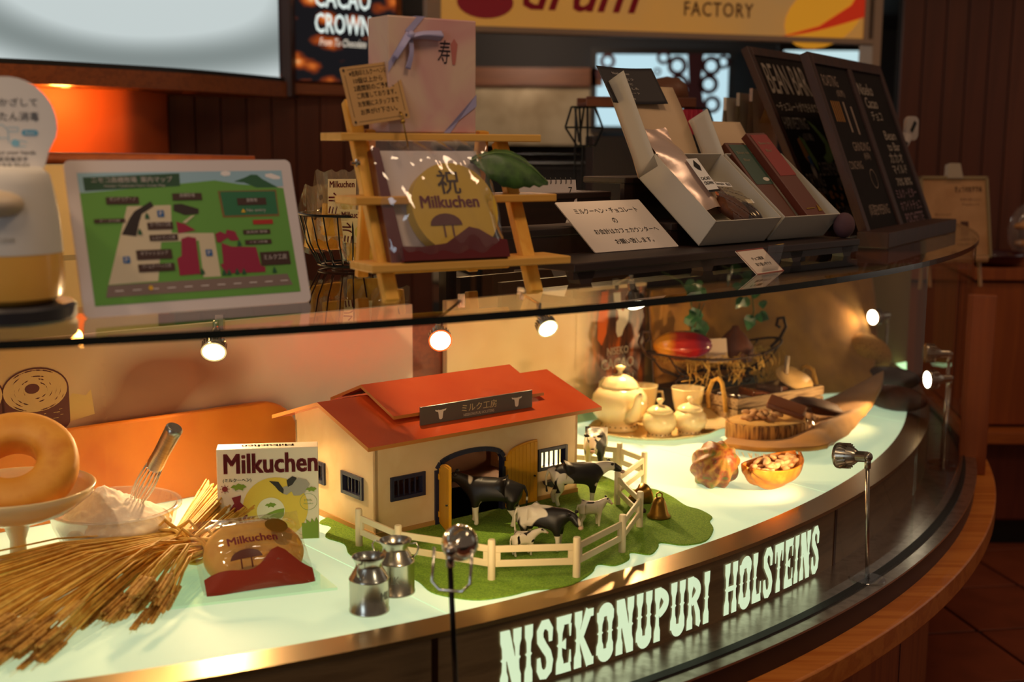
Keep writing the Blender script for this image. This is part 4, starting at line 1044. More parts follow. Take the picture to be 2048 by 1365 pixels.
def skin_mesh(name, nodes, edges, radii, root=0, sub=2):
    me = bpy.data.meshes.new(name); me.from_pydata(nodes, edges, []); o = bpy.data.objects.new(name, me); COL.objects.link(o)
    sm = o.modifiers.new('skin', 'SKIN'); sm.use_smooth_shade = True
    sv = me.skin_vertices[0].data
    for i, r in enumerate(radii): sv[i].radius = (r, r) if not isinstance(r, tuple) else r
    sv[root].use_root = True
    sd = o.modifiers.new('sub', 'SUBSURF'); sd.levels = sub; sd.render_levels = sub
    dg = bpy.context.evaluated_depsgraph_get()
    nm = bpy.data.meshes.new_from_object(o.evaluated_get(dg), depsgraph=dg); nm.name = name
    bpy.data.objects.remove(o); bpy.data.meshes.remove(me)
    nm.polygons.foreach_set('use_smooth', [True] * len(nm.polygons))
    return nm
def cow(label, loc, deg, size, mat, head=(0.62, 0.0, 0.80), muzzle=(0.80, 0.0, 0.70), group='toy cows in the felt meadow', calf=False, stride=0.0, cat='toy cow'):
    s = 0.1 * size
    bl = 0.8 if calf else 1.0
    N = [(-.05, 0, .60), (-.36 * bl, 0, .62), (.20 * bl, 0, .60), (.36 * bl, 0, .66), ((.36 * bl + head[0]) / 2, head[1] / 2, (.66 + head[2]) / 2 + .02), head, muzzle]
    Rr = [(.215, .19), (.19, .17), (.20, .195), (.155, .155), (.095, .115), (.085, .09), (.055, .055)]
    E = [(0, 1), (0, 2), (2, 3), (3, 4), (4, 5), (5, 6)]
    def chain(start, pts, rs):
        p = start
        for q, r in zip(pts, rs): N.append(q); Rr.append(r); E.append((p, len(N) - 1)); p = len(N) - 1
    for sy, st in ((-1, stride), (1, -stride)):
        chain(2, [(.26 * bl + st * .3, sy * .125, .44), (.27 * bl + st, sy * .115, .24), (.26 * bl + st * 1.2, sy * .115, .07), (.28 * bl + st * 1.2, sy * .115, .025)], [.085, .045, .036, .045])
        chain(1, [(-.36 * bl - st * .3, sy * .125, .46), (-.33 * bl - st * .6, sy * .115, .34), (-.43 * bl - st, sy * .115, .20), (-.40 * bl - st, sy * .115, .07), (-.38 * bl - st, sy * .115, .025)], [.11, .07, .042, .036, .045])
    chain(1, [(-.53 * bl, 0, .68), (-.58 * bl, 0, .55), (-.57 * bl, 0, .34), (-.56 * bl, 0, .26)], [.03, .018, .016, .028])
    if not calf: chain(1, [(-.24, 0, .44), (-.22, 0, .38)], [.085, .05])
    me = skin_mesh('toy_cow_body', [(x * s, y * s, z * s) for x, y, z in N], E, [tuple(v * s for v in r) if isinstance(r, tuple) else (r * s, r * s) for r in Rr])
    me.materials.append(mat)
    t = thing('toy_cow', label, cat, loc, deg, group=group)
    o = bpy.data.objects.new('body', me); COL.objects.link(o); o.parent = t
    hd = Vector(head); mz = Vector(muzzle); fw = (mz - hd).normalized()
    side = Vector((0, 0, 1)).cross(fw).normalized() if abs(fw.z) < 0.99 else Vector((0, 1, 0))
    for sy in (-1, 1):
        g = G(); p = hd + side * (.07 * sy) - fw * .02 + Vector((0, 0, .04))
        q = p + side * (.11 * sy) - fw * .03 - Vector((0, 0, .01)); mid = p * .5 + q * .5
        g.tube([p * s, (p * .6 + q * .4) * s, mid * s, (p * .2 + q * .8) * s, q * s], [.016 * s, .03 * s, .034 * s, .026 * s, .006 * s], 8); g.build('ear', pbr('cow_ear_dark', '#1c1310', 0.5), t, smooth=True)
        g = G(); e = hd + side * (.072 * sy) + fw * .05 + Vector((0, 0, .02)); g.ball(e * s, .014 * s, .014 * s, .014 * s, 8, 6); g.build('eye', M_black, t, smooth=True)
    g = G(); c = mz + fw * .02; g.ball(c * s, .05 * s, .05 * s, .036 * s, 10, 8); g.build('muzzle', pbr('cow_muzzle', '#c9a58c', 0.45), t, smooth=True)
    return t
cow('all-black toy cow with white leg patches walking into the barn doorway', (-0.035, 2.188, MZ), 172, 1.12, cow_mat('cow_black', 0.36, 3.1, leg_white=0.33), stride=0.03)
cow('piebald toy cow with white back and black belt in front of the barn door', (0.058, 2.055, MZ), -22, 0.96, cow_mat('cow_belt', 0.50, 8.3, scale=17), head=(.56, -.06, .68), muzzle=(.70, -.10, .52), stride=0.02)
cow('black and white toy cow with head over the fence under the barn window', (0.128, 2.318, MZ), 6, 1.06, cow_mat('cow_mid', 0.43, 5.6, scale=22), head=(.62, .0, .74), muzzle=(.80, .02, .62), stride=-0.02)
cow('piebald toy cow facing straight out beside the barn wall', (0.178, 2.575, MZ), -98, 1.12, cow_mat('cow_face', 0.50, 12.4, scale=26), head=(.55, .0, .74), muzzle=(.68, 0, .56))
cow('small white spotted toy calf behind the front fence panel', (0.022, 2.020, MZ), 20, 0.52, cow_mat('calf_spots', 0.56, 2.2, scale=60, leg_white=.2), calf=True, cat='toy calf')
cow('black-backed toy calf with white legs standing beside the large black and white cow', (0.146, 2.185, MZ), 14, 0.60, cow_mat('calf_back', 0.47, 9.9, scale=26, leg_white=.42), calf=True, head=(.5, -.02, .82), muzzle=(.62, -.03, .70), cat='toy calf')

# toy bells
M_brass = pbr('aged_brass', '#a37a34', 0.35, 1.0)
for lb_, (x, y), rot in (('brass cow bell standing on the felt mat', (0.276, 2.245), 0), ('brass cow bell lying on its side behind the fence corner', (0.262, 2.345), 72)):
    t = thing('cow_bell', lb_, 'bell', (x, y, MZ), group=None)
    if rot: t.matrix_world = TR(x, y, MZ + 0.016) @ RZ(35) @ RY(-98)
    g = G(); g.lathe([(0.022, 0.0), (0.0225, 0.003), (0.018, 0.008), (0.0125, 0.028), (0.0085, 0.037), (0.0, 0.039)], 20); g.lathe([(0.0, 0.004), (0.019, 0.003), (0.0215, 0.0005)], 20, cap=False); g.build('bell_body', M_brass, t, smooth=True)
    g = G(); g.tube([(-0.005, 0, 0.037), (-0.005, 0, 0.045), (0, 0, 0.048), (0.005, 0, 0.045), (0.005, 0, 0.037)], 0.0016, 6); g.build('loop', M_brass, t)
g = G(); g.tube([(0.262, 2.345, MZ + 0.004), (0.24, 2.33, MZ + 0.003), (0.235, 2.30, MZ + 0.003), (0.25, 2.27, MZ + 0.003)], [0.006, 0.007, 0.007, 0.006], 8)
tag(g.build('leather_strap', pbr('dark_leather', '#3a2012', 0.7), smooth=True), 'dark leather bell strap lying by the fence corner', 'strap')
# ------------------------------------------------------------------ sweets corner of the case
M_porc = pbr('warm_porcelain', '#ecd6a6', 0.18, coat=0.4, sss=0.15)
M_clear = pane('clear_glassware', tint=(0.98, 0.99, 0.97), boost=2.2, haze=0.12)
st = thing('cake_stand', 'white pedestal cake stand holding a ring cake', 'cake stand', (-0.772, 1.88, FL))
g = G(); g.lathe([(0.055, 0.0), (0.056, 0.004), (0.03, 0.012), (0.014, 0.03), (0.012, 0.07), (0.02, 0.095), (0.04, 0.105)], 32); g.build('foot', M_porc, st, smooth=True)
g = G(); g.lathe([(0.0, 0.105), (0.05, 0.105), (0.085, 0.118), (0.115, 0.142), (0.121, 0.156), (0.118, 0.158), (0.110, 0.146), (0.08, 0.124), (0.045, 0.112), (0.0, 0.112)], 48); g.build('dish', pbr('milk_glass', '#e8cda0', 0.2, coat=0.5, sss=0.2), st, smooth=True)
rc = G(); n, mm = 48, 18; vs = []; fs = []
for i in range(n):
    a = 2 * PI * i / n
    for j in range(mm):
        b = 2 * PI * j / mm; cb_, sb_ = math.cos(b), math.sin(b)
        sq = lambda v: math.copysign(abs(v) ** 0.62, v)
        r_ = 0.0655 + 0.0315 * sq(cb_); z_ = 0.026 * sq(sb_)
        vs.append((r_ * math.cos(a), z_, r_ * math.sin(a)))
for i in range(n):
    for j in range(mm): fs.append((i * mm + j, i * mm + (j + 1) % mm, ((i + 1) % n) * mm + (j + 1) % mm, ((i + 1) % n) * mm + j))
rc.add(vs, fs)
o = rc.build('ring_cake', noisy('golden_cake', ['#d98a22', '#e39a34', '#cf7d18'], scale=20, rough=0.55, bump=0.05), smooth=True, fix=True)
o.matrix_world = TR(-0.772, 1.880, FL + 0.190) @ RZ(14) @ RX(-52)
tag(o, 'golden ring shaped cake tilted on the white cake stand', 'cake')

bw_ = thing('mixing_bowl', 'clear glass mixing bowl heaped with flour', 'bowl', (-0.660, 2.005, FL))
g = G(); g.lathe([(0.0, 0.001), (0.045, 0.0), (0.062, 0.006), (0.085, 0.032), (0.098, 0.062), (0.104, 0.088), (0.110, 0.089), (0.110, 0.093), (0.101, 0.092), (0.094, 0.064), (0.081, 0.036), (0.058, 0.012), (0.0, 0.006)], 48); g.build('bowl_glass', M_clear, bw_, smooth=True)
def fl_f(a, t): return 1 + 0.05 * noise.noise(Vector((math.cos(a) * 2, math.sin(a) * 2, t * 2)))
g = G(); nr_, na_ = 26, 64; vs = [(-0.018, 0, 0.122)]; fs = []
for i in range(1, nr_ + 1):
    q = i / nr_
    for j in range(na_):
        a = 2 * PI * j / na_; r_ = 0.0915 * q; k = 1 - q
        x, y = r_ * math.cos(a) - 0.018 * k, r_ * math.sin(a)
        z = 0.064 + 0.058 * k ** 0.85 * (1 + 0.25 * noise.noise(Vector((x * 22, y * 22, 1)))) + 0.005 * noise.noise(Vector((x * 75, y * 75, 3))) * (1 - q ** 4) + 0.003 * noise.noise(Vector((x * 170, y * 170, 5))) * (1 - q ** 4)
        vs.append((x, y, z))
for i, (r_, z_) in enumerate(((0.088, 0.056), (0.076, 0.034), (0.055, 0.012), (0.0, 0.008))):
    for j in range(na_): a = 2 * PI * j / na_; vs.append((r_ * math.cos(a), r_ * math.sin(a), z_))
for j in range(na_): fs.append((0, 1 + j, 1 + (j + 1) % na_))
for i in range(nr_ + 3):
    for j in range(na_): k = (j + 1) % na_; fs.append((1 + i * na_ + j, 1 + (i + 1) * na_ + j, 1 + (i + 1) * na_ + k, 1 + i * na_ + k))
g.add(vs, fs)
g.build('flour_heap', noisy('flour_white', ['#f3e6dc', '#e8d6ca', '#fbf2ea'], scale=60, rough=0.95, bump=0.4), bw_, smooth=True)
wk = thing('wire_whisk', 'steel balloon whisk standing in the flour bowl', 'whisk', M=TR(-0.632, 2.03, FL + 0.088) @ RZ(-25) @ RY(33))
g = G(); g.lathe([(0.0, 0.078), (0.0130, 0.078), (0.0142, 0.085), (0.0132, 0.11), (0.0142, 0.155), (0.0145, 0.163), (0.012, 0.166), (0.0, 0.166)], 24); g.build('handle', M_steel, wk, smooth=True, autosmooth=50)
for k in range(7):
    a = PI * k / 7; ca, sa = math.cos(a), math.sin(a); P = []
    for i in range(13):
        u = -1 + i / 6; r_ = 0.026 * math.sin(PI * (u + 1) / 2 * 1.0) if False else 0.0
        tt = i / 12 * PI; r_ = 0.024 * math.cos(tt) * (0.55 + 0.45 * math.sin(tt)); z_ = 0.080 - 0.085 * math.sin(tt)
        P.append((r_ * ca, r_ * sa, z_))
    g = G(); g.tube(P, 0.0009, 6); g.build('wire_loop', M_chrome, wk, smooth=True)

# wheat sheaves
M_straw = noisy('straw', ['#e2a238', '#f6c860', '#cc8c28'], scale=30, rough=0.6)
M_ear = noisy('wheat_ear', ['#c08a3c', '#deac58', '#9a682c'], scale=60, rough=0.7, bump=0.3)
def sheaf(label, tie, fan, lens, root_c, n, spread_r, seed):
    random.seed(seed)
    t = thing('wheat_sheaf', label, 'wheat', (tie[0], tie[1], FL), group='wheat sheaves')
    off = Vector((tie[0], tie[1], FL)); tie = Vector((0, 0, tie[2] - FL)); Q = Vector(root_c) - off
    up_ = Vector((0, 0, 1))
    for k in range(n):
        u, b = random.random(), random.random()
        an = R(fan[0] + (fan[1] - fan[0]) * u); dr0 = Vector((math.cos(an), math.sin(an), 0)); sd0 = Vector((-dr0.y, dr0.x, 0))
        ln = lens[0] + (lens[1] - lens[0]) * u + random.uniform(-0.05, 0.03)
        h = dr0 * ln; h.z = 0.010 + 0.045 * b * b
        d2_ = (Q - tie); s2 = Vector((-d2_.y, d2_.x, 0)).normalized()
        q = tie + d2_ * random.uniform(0.72, 1.0) + s2 * (0.5 - u) * 2 * spread_r + Vector((0, 0, (b - 0.4) * 0.034)); q.z = max(q.z, 0.004)
        w_ = tie + sd0 * (u - 0.5) * 0.030 + Vector((0, 0, (b - 0.5) * 0.026))
        m1 = w_.lerp(h, 0.45) + Vector((0, 0, 0.020)); m2 = w_.lerp(h, 0.8) + Vector((0, 0, 0.012))
        g = G(); g.tube([q, w_, m1, m2, h], 0.0015 + 0.0006 * random.random(), 5); so = g.build('stalk', M_straw, t, smooth=True)
        dr = (h - m2); dr.z *= 0.3; dr.normalize(); sd = dr.cross(up_).normalized(); g = G()
        L_ = random.uniform(0.044, 0.058)
        for i in range(8):
            c = h + dr * (L_ * i / 8) + Vector((0, 0, -0.003 * i / 8))
            for s_ in (-1, 1):
                M = Matrix.Translation(c + sd * s_ * 0.0030) @ dr.to_track_quat('Z', 'Y').to_matrix().to_4x4() @ RZ(40 * i)
                g.ball((0, 0, 0.004), 0.0030, 0.0030, 0.0062, 6, 4, M)
            if i % 2: g.tube([c, c + dr * 0.032 + sd * random.uniform(-1, 1) * 0.010 + up_ * random.uniform(-0.002, 0.006)], [0.0006, 0.0003], 3)
        g.build('ear', M_ear, so, smooth=True)
    g = G(); d = Vector((math.cos(R(sum(fan) / 2)), math.sin(R(sum(fan) / 2)), 0)); Mx = Matrix.Translation(tie) @ d.to_track_quat('Z', 'Y').to_matrix().to_4x4()
    for z in (-0.007, 0.0, 0.007): g.tube([(0.023 * math.cos(2 * PI * i / 14), 0.021 * math.sin(2 * PI * i / 14), z) for i in range(14)], 0.0030, 6, Mx, closed=True)
    for s_ in (-1, 1): g.tube([(0.0, 0.0, 0.020), (0.02 * s_, 0.004, 0.034), (0.034 * s_, 0.0, 0.020), (0.02 * s_, 0.0, 0.018), (0, 0, 0.018)], 0.0035, 6, Matrix.Translation(tie))
    g.build('raffia_tie', M_straw, t, smooth=True)
sheaf('large golden wheat sheaf fanning out across the glowing floor', (-0.548, 1.972, FL + 0.040), (210, 261), (0.45, 0.36), (-0.515, 2.16, FL + 0.075), 150, 0.03, 3)
sheaf('small wheat sheaf tied beside the large one', (-0.512, 1.945, FL + 0.034), (242, 274), (0.20, 0.16), (-0.462, 2.09, FL + 0.050), 60, 0.025, 5)
random.seed(11)

# cake box, packed cake, glass plate
M_box = pbr('box_ivory', '#efe4cf', 0.45)
def mk(c): return pbr('print_' + c.strip('#'), c, 0.5)
bx = thing('cake_box', 'upright ivory cake carton printed with cow, cake ring and milk churn', 'carton', (-0.507, 2.085, FL), 9.3)
g = G(); g.box(0, 0.173, 0, 0.040, 0, 0.166); g.build('carton', M_box, bx, bevel=0.0012)
def art(name, col, y=-0.0008):
    class _A: pass
    g = G(); return g
g = G(); put_text(g, 'Milkuchen', 0.092, 0.140, 0.034, 0.158, -0.0006, bold=0.034); g.build('brand_lettering', M_maroon, bx)
g = G(); put_text(g, '(ミルクーヘン)', 0.034, 0.1105, 0.0075, 0.048, -0.0006, bold=0.015); g.build('small_lettering', M_ink, bx)
g = G(); put_text(g, 'Milkuchen', 0.0865, 0.020, 0.012, 0.088, 0.0, bold=0.02); g.v = [(0.173 - x, 0.040 - z, 0.1668) for x, y, z in g.v]; g.build('lid_lettering', M_maroon, bx)
g = G(); disc(g, 0.098, 0.058, 0.056, 0.056, -0.0005, 36); g.build('cake_print', mk('#e8c94c'), bx)
g = G(); disc(g, 0.090, 0.054, 0.024, 0.024, -0.0009, 28); g.build('cake_hole_print', mk('#f0ead2'), bx)
g = G(); flat(g, [(0.070, 0.042), (0.085, 0.050), (0.100, 0.056), (0.113, 0.058), (0.112, 0.045), (0.100, 0.033), (0.085, 0.031)], -0.0012)
def cloud(cx, cz, k): flat(g, [(cx + k * x, cz + k * z) for x, z in ((-1, 0), (-.6, .35), (-.3, .3), (0, .55), (.4, .35), (.6, .4), (1, .05), (.6, -.1), (.5, -.4), (0, -.2), (-.4, -.4), (-.5, -.1))], -0.0012)
cloud(0.090, 0.064, 0.010); cloud(0.036, 0.098, 0.014); cloud(0.160, 0.090, 0.010)
flat(g, [(0.143, 0.0015), (0.1715, 0.0015), (0.1715, 0.032), (0.168, 0.040), (0.165, 0.031), (0.160, 0.038), (0.158, 0.030), (0.150, 0.037), (0.151, 0.029), (0.143, 0.030)], -0.0012); g.build('green_print', mk('#7f9c2e'), bx)
g = G(); disc(g, 0.013, 0.096, 0.005, 0.005, -0.001, 12)
for i in range(8):
    a = PI / 4 * i; flat(g, [(0.013 + .0062 * math.cos(a - .15), 0.096 + .0062 * math.sin(a - .15)), (0.013 + .0062 * math.cos(a + .15), 0.096 + .0062 * math.sin(a + .15)), (0.013 + .009 * math.cos(a), 0.096 + .009 * math.sin(a))], -0.001)
flat(g, [(0.024, 0.080), (0.040, 0.084), (0.038, 0.072), (0.048, 0.062), (0.050, 0.052), (0.020, 0.048), (0.020, 0.058), (0.028, 0.070)], -0.001); flat(g, [(0.022, 0.046), (0.050, 0.049), (0.051, 0.018), (0.026, 0.016)], -0.001)
g.build('churn_print', mk('#8a2a34'), bx)
g = G(); frect(g, 0.028, 0.046, 0.026, 0.038, -0.0014); g.build('churn_label', mk('#e9d8b8'), bx)
g = G(); flat(g, [(0.088, 0.108), (0.104, 0.106), (0.113, 0.092), (0.112, 0.084), (0.104, 0.090), (0.098, 0.098)], -0.0012); flat(g, [(0.118, 0.108), (0.128, 0.115), (0.136, 0.112), (0.128, 0.100), (0.120, 0.096)], -0.0012); g.build('cow_dark_print', mk('#2f2a2c'), bx)
g = G(); flat(g, [(0.104, 0.092), (0.112, 0.096), (0.126, 0.100), (0.138, 0.112), (0.152, 0.108), (0.158, 0.100), (0.150, 0.086), (0.140, 0.080), (0.130, 0.080), (0.126, 0.088), (0.118, 0.082), (0.112, 0.084)], -0.0010); g.build('cow_grey_print', mk('#aaa49a'), bx)
g = G()
for r0 in (0.015,):
    for i in range(28):
        a, b = 2 * PI * i / 28, 2 * PI * (i + 1) / 28
        flat(g, [(0.155 + r * math.cos(q), 0.068 + r * math.sin(q)) for r, q in ((r0, a), (r0, b), (r0 - .0006, b), (r0 - .0006, a))], -0.001)
put_text(g, 'Milk', 0.155, 0.071, 0.004, 0.014, -0.001); put_text(g, 'Niseko', 0.155, 0.065, 0.003, 0.016, -0.001); g.build('seal_print', mk('#8fa86a'), bx)

g = G(); g.slab([(-0.60, 1.735), (-0.269, 1.858), (-0.385, 2.06), (-0.72, 1.94)], FL + 0.0003, FL + 0.0043)
tag(g.build('glass_plate', pane('green_plate', tint=(0.90, 0.97, 0.91))), 'clear flat glass plate under the wrapped cake', 'plate')
pk = thing('wrapped_cake', 'cake in printed film with brown hill and tree, leaning on carton', 'wrapped cake', (-0.463, 1.814, FL + 0.0045), 24.8, 49.5)
g = G(); g.lathe([(0.028, -0.010), (0.066, -0.011), (0.071, -0.002), (0.071, 0.010), (0.064, 0.019), (0.020, 0.017), (0.010, 0.010), (0.010, -0.006), (0.028, -0.010)], 40, TR(0.090, 0.022, 0.074) @ RX(90) @ SCALE(1.12, 0.88, 1), cap=False); g.build('cake', noisy('pale_cake', ['#f2ae3c', '#f8bc50', '#eca230'], scale=30, rough=0.6, bump=0.1), pk, smooth=True)
def pillow_f(u, v, p): return (0, 0, 0)
g = G(); W_, H_ = 0.177, 0.142
ct = []
for i in range(6):
    row = []
    for j in range(6):
        x, z = W_ * i / 5, H_ * j / 5; e = math.sin(PI * i / 5) * math.sin(PI * j / 5)
        row.append((x + 0.004 * math.sin(7 * z * 30), 0.014 - 0.034 * e ** 0.6 if e > 0 else 0.014, z))
    ct.append(row)
g.sheet(ct, 26, 26, fn=lambda u, v, p: (0, 0.0016 * math.sin(40 * u + 9 * v) * (1 - math.sin(PI * u)) + 0.0012 * math.sin(37 * v), 0))
film = g.build('film_front', pane('crinkled_film', tint=(0.98, 0.96, 0.93), boost=3.0, rough=0.06, haze=0.06, haze_col=(0.95, 0.8, 0.6)), pk, smooth=True)
g2 = G()
hill = [(0.004, 0.003), (0.173, 0.003), (0.173, 0.040), (0.150, 0.044), (0.132, 0.056), (0.116, 0.060), (0.098, 0.052), (0.080, 0.040), (0.040, 0.034), (0.004, 0.032)]
def ysurf(x, z):
    e = max(0.0, math.sin(PI * min(max(x / W_, 0), 1)) * math.sin(PI * min(max(z / H_, 0), 1))); return 0.014 - 0.034 * e ** 0.6 - 0.0016
def curved_patch(g, x0, x1, fz0, fz1, n=16, mrow=8, dy=0.0):
    vs = []; fs = []
    for i in range(n + 1):
        x = x0 + (x1 - x0) * i / n; a, b = fz0(x), fz1(x)
        for j in range(mrow + 1):
            z = a + (b - a) * j / mrow; vs.append((x, ysurf(x, z) - dy, z))
    for i in range(n):
        for j in range(mrow): fs.append((i * (mrow + 1) + j, (i + 1) * (mrow + 1) + j, (i + 1) * (mrow + 1) + j + 1, i * (mrow + 1) + j + 1))
    g.add(vs, fs)
hz = lambda x: 0.032 + 0.004 * math.sin(x * 60) + 0.026 * math.exp(-((x - 0.118) / 0.026) ** 2)
curved_patch(g2, 0.003, 0.174, lambda x: 0.003, hz); g2.build('hill_print', pbr('film_brown_red', '#9a2e18', 0.3, coat=0.5), pk, smooth=True)
g2 = G(); curved_patch(g2, 0.044, 0.094, lambda x: 0.047 - 0.0, lambda x: 0.047 + 0.015 * math.sqrt(max(0.0, 1 - ((x - 0.069) / 0.0251) ** 2)), 14, 4, 0.0006)
for xt in (0.060, 0.076): curved_patch(g2, xt - 0.0012, xt + 0.0012, lambda x: 0.032, lambda x: 0.049, 2, 4, 0.0006)
g2.build('tree_print', pbr('film_brown', '#5e2214', 0.35), pk, smooth=True)
g2 = G(); put_text(g2, 'Milkuchen', 0.084, 0.080, 0.014, 0.078, 0.0, bold=0.03); g2.v = [(x, ysurf(x, z) - 0.0004, z) for x, y, z in g2.v]; g2.build('brand_lettering', M_maroon, pk)
g2 = G(); disc(g2, 0.128, 0.104, 0.019, 0.016, 0.0, 28); g2.v = [(x, ysurf(x, z) - 0.0006, z) for x, y, z in g2.v]; g2.build('gold_seal', pbr('gold_foil', '#a8842c', 0.35, 0.8), pk)

# milk cans
M_tin = pbr('galvanised_tin', '#c3bdb2', 0.24, 1.0, bump=0.03, bscale=60)
def churn(label, x, y, deg):
    t = thing('milk_can', label, 'milk can', (x, y, FL), deg, group='small tin milk cans')
    g = G(); g.lathe([(0.0, 0.001), (0.030, 0.001), (0.0305, 0.0), (0.0305, 0.003), (0.0295, 0.004), (0.0295, 0.048), (0.0300, 0.049), (0.0300, 0.051), (0.0285, 0.053), (0.0200, 0.068), (0.0195, 0.074), (0.0245, 0.082), (0.0255, 0.0835), (0.0245, 0.0838), (0.0185, 0.074), (0.0190, 0.066), (0.0275, 0.050), (0.0280, 0.006), (0.0, 0.004)], 36); g.build('can_body', M_tin, t, smooth=True, autosmooth=50)
    for s_ in (-1, 1):
        g = G(); g.tube([(0.0235 * s_, 0, 0.079), (0.033 * s_, 0, 0.081), (0.037 * s_, 0, 0.074), (0.034 * s_, 0, 0.064), (0.027 * s_, 0, 0.057)], 0.0016, 8); g.build('handle', M_tin, t, smooth=True)
    g = G(); put_text(g, 'MILK', 0, 0.028, 0.012, 0.028, 0.0, bold=0.01); g.v = [(0.0300 * math.sin(x / 0.03), -0.0300 * math.cos(x / 0.03), z) for x, y, z in g.v]; g.build('stamped_mark', pbr('stamp_grey', '#8f8a80', 0.4, 0.8), t)
churn('tin milk can standing closer to the steel trim', -0.210, 1.775, 70); churn('tin milk can close to the toy fence', -0.178, 1.853, -10)

# ------------------------------------------------------------------ tea set on a lace plate
pt = thing('lace_tray', 'oval pierced cream tray under the tea set', 'tray', (0.350, 2.965, FL), 20)
g = G(); g.lathe([(0.0, 0.002), (0.13, 0.002), (0.150, 0.006), (0.163, 0.013), (0.166, 0.014), (0.163, 0.016), (0.148, 0.009), (0.12, 0.005), (0.0, 0.005)], 72, SCALE(1.0, 0.82, 1), wob=lambda a, j: 1 + (0.012 * math.cos(18 * a) if j in (3, 4, 5) else 0)); g.build('dish', pbr('cream_glaze', '#e8c98a', 0.25, coat=0.4), pt, smooth=True)
g = G()
for i in range(54):
    a = 2 * PI * i / 54; g.ball((0.157 * math.cos(a), 0.157 * 0.82 * math.sin(a), 0.0125), 0.0018, 0.0018, 0.001, 6, 4)
g.build('pierced_rim', pbr('pierced_dark', '#7a5a2a', 0.6), pt)
PTZ = FL + 0.006
def pierced(g, r, z0, n, M=None):
    for i in range(n):
        a = 2 * PI * i / n + 0.1
        for k in range(2):
            aa = a + k * PI / n; rr = r + 0.0006; g.ball((rr * math.cos(aa), rr * math.sin(aa), z0 + 0.005 * k), 0.0016, 0.0016, 0.0018, 6, 4, M)
M_hole = pbr('pierced_hole', '#4a3214', 0.7)
tp = thing('teapot', 'round cream porcelain teapot with pierced foot and knobbed lid', 'teapot', (0.262, 2.962, PTZ), -68)
g = G(); g.lathe([(0.044, 0.0), (0.047, 0.003), (0.042, 0.012), (0.040, 0.017), (0.052, 0.024), (0.066, 0.042), (0.070, 0.062), (0.065, 0.084), (0.052, 0.100), (0.044, 0.104), (0.0, 0.104)], 40); g.build('pot_body', M_porc, tp, smooth=True)
ld = G(); ld.lathe([(0.046, 0.103), (0.047, 0.106), (0.043, 0.110), (0.040, 0.116), (0.030, 0.126), (0.014, 0.133), (0.006, 0.136), (0.005, 0.142), (0.011, 0.149), (0.012, 0.154), (0.004, 0.157), (0.0, 0.157)], 32, wob=lambda a, j: 1 + (0.03 * math.cos(9 * a) if 1 <= j <= 4 else 0)); ld.build('lid', M_porc, tp, smooth=True)
g = G(); g.tube([(0.052, 0, 0.040), (0.078, 0, 0.050), (0.090, 0, 0.070), (0.096, 0, 0.092), (0.104, 0, 0.104)], [0.020, 0.016, 0.0115, 0.009, 0.0085], 14); g.build('spout', M_porc, tp, smooth=True)
g = G(); g.ball((0.106, 0, 0.106), 0.005, 0.005, 0.002, 10, 6); pierced(g, 0.0425, 0.006, 20); g.build('openings', M_hole, tp)
g = G(); g.tube([(-0.055, 0, 0.090), (-0.080, 0, 0.108), (-0.100, 0, 0.098), (-0.104, 0, 0.070), (-0.090, 0, 0.044), (-0.064, 0, 0.036)], [0.006, 0.0065, 0.007, 0.007, 0.006, 0.005], 10); g.build('handle', M_porc, tp, smooth=True)
def sugar(label, x, y, k, swirl):
    t = thing('sugar_bowl', label, 'sugar bowl', (x, y, PTZ), 30, group='lidded cream bowls of the tea set')
    g = G(); g.lathe([(0.028 * k, 0), (0.030 * k, 0.002), (0.026 * k, 0.009), (0.026 * k, 0.012), (0.036 * k, 0.020), (0.041 * k, 0.034), (0.038 * k, 0.050), (0.029 * k, 0.060), (0.0, 0.061)], 32); g.build('bowl_body', M_porc, t, smooth=True)
    g = G(); g.lathe([(0.030 * k, 0.060), (0.031 * k, 0.063), (0.024 * k, 0.070), (0.012 * k, 0.075), (0.005, 0.077), (0.0045, 0.081), (0.009, 0.087), (0.007, 0.092), (0.0, 0.094)], 28, wob=lambda a, j: 1 + (0.05 * math.cos(7 * a + j * swirl) if 1 <= j <= 3 else 0)); g.build('lid', M_porc, t, smooth=True)
    g = G(); pierced(g, 0.0265 * k, 0.004, 16); g.build('openings', M_hole, t)
sugar('lidded cream bowl with plain knob beside the teapot spout', 0.350, 2.880, 1.0, 0.0); sugar('lidded cream bowl with swirled lid near the small saucer', 0.425, 2.905, 1.0, 1.2)
for lb_, x, y in (('cream tea cup behind the teapot', 0.325, 3.055), ('cream tea cup behind the swirled lidded bowl', 0.436, 3.030)):
    t = thing('tea_cup', lb_, 'cup', (x, y, PTZ), 20, group='cream tea cups')
    g = G(); g.lathe([(0.020, 0.0), (0.023, 0.002), (0.021, 0.008), (0.030, 0.030), (0.037, 0.060), (0.041, 0.088), (0.0415, 0.090), (0.0395, 0.088), (0.035, 0.058), (0.026, 0.026), (0.0, 0.012)], 32, wob=lambda a, j: 1 + (0.02 * math.cos(6 * a) if 5 <= j <= 7 else 0)); g.build('cup_body', M_porc, t, smooth=True)
    g = G(); g.tube([(0.036, 0, 0.072), (0.056, 0, 0.070), (0.060, 0, 0.050), (0.048, 0, 0.034), (0.031, 0, 0.032)], 0.0035, 8); g.build('handle', M_porc, t, smooth=True)
g = G(); g.lathe([(0.0, 0.002), (0.03, 0.0), (0.05, 0.006), (0.066, 0.016), (0.065, 0.018), (0.048, 0.010), (0.028, 0.005), (0.0, 0.005)], 40, wob=lambda a, j: 1 + (0.02 * math.cos(12 * a) if 2 <= j <= 5 else 0))
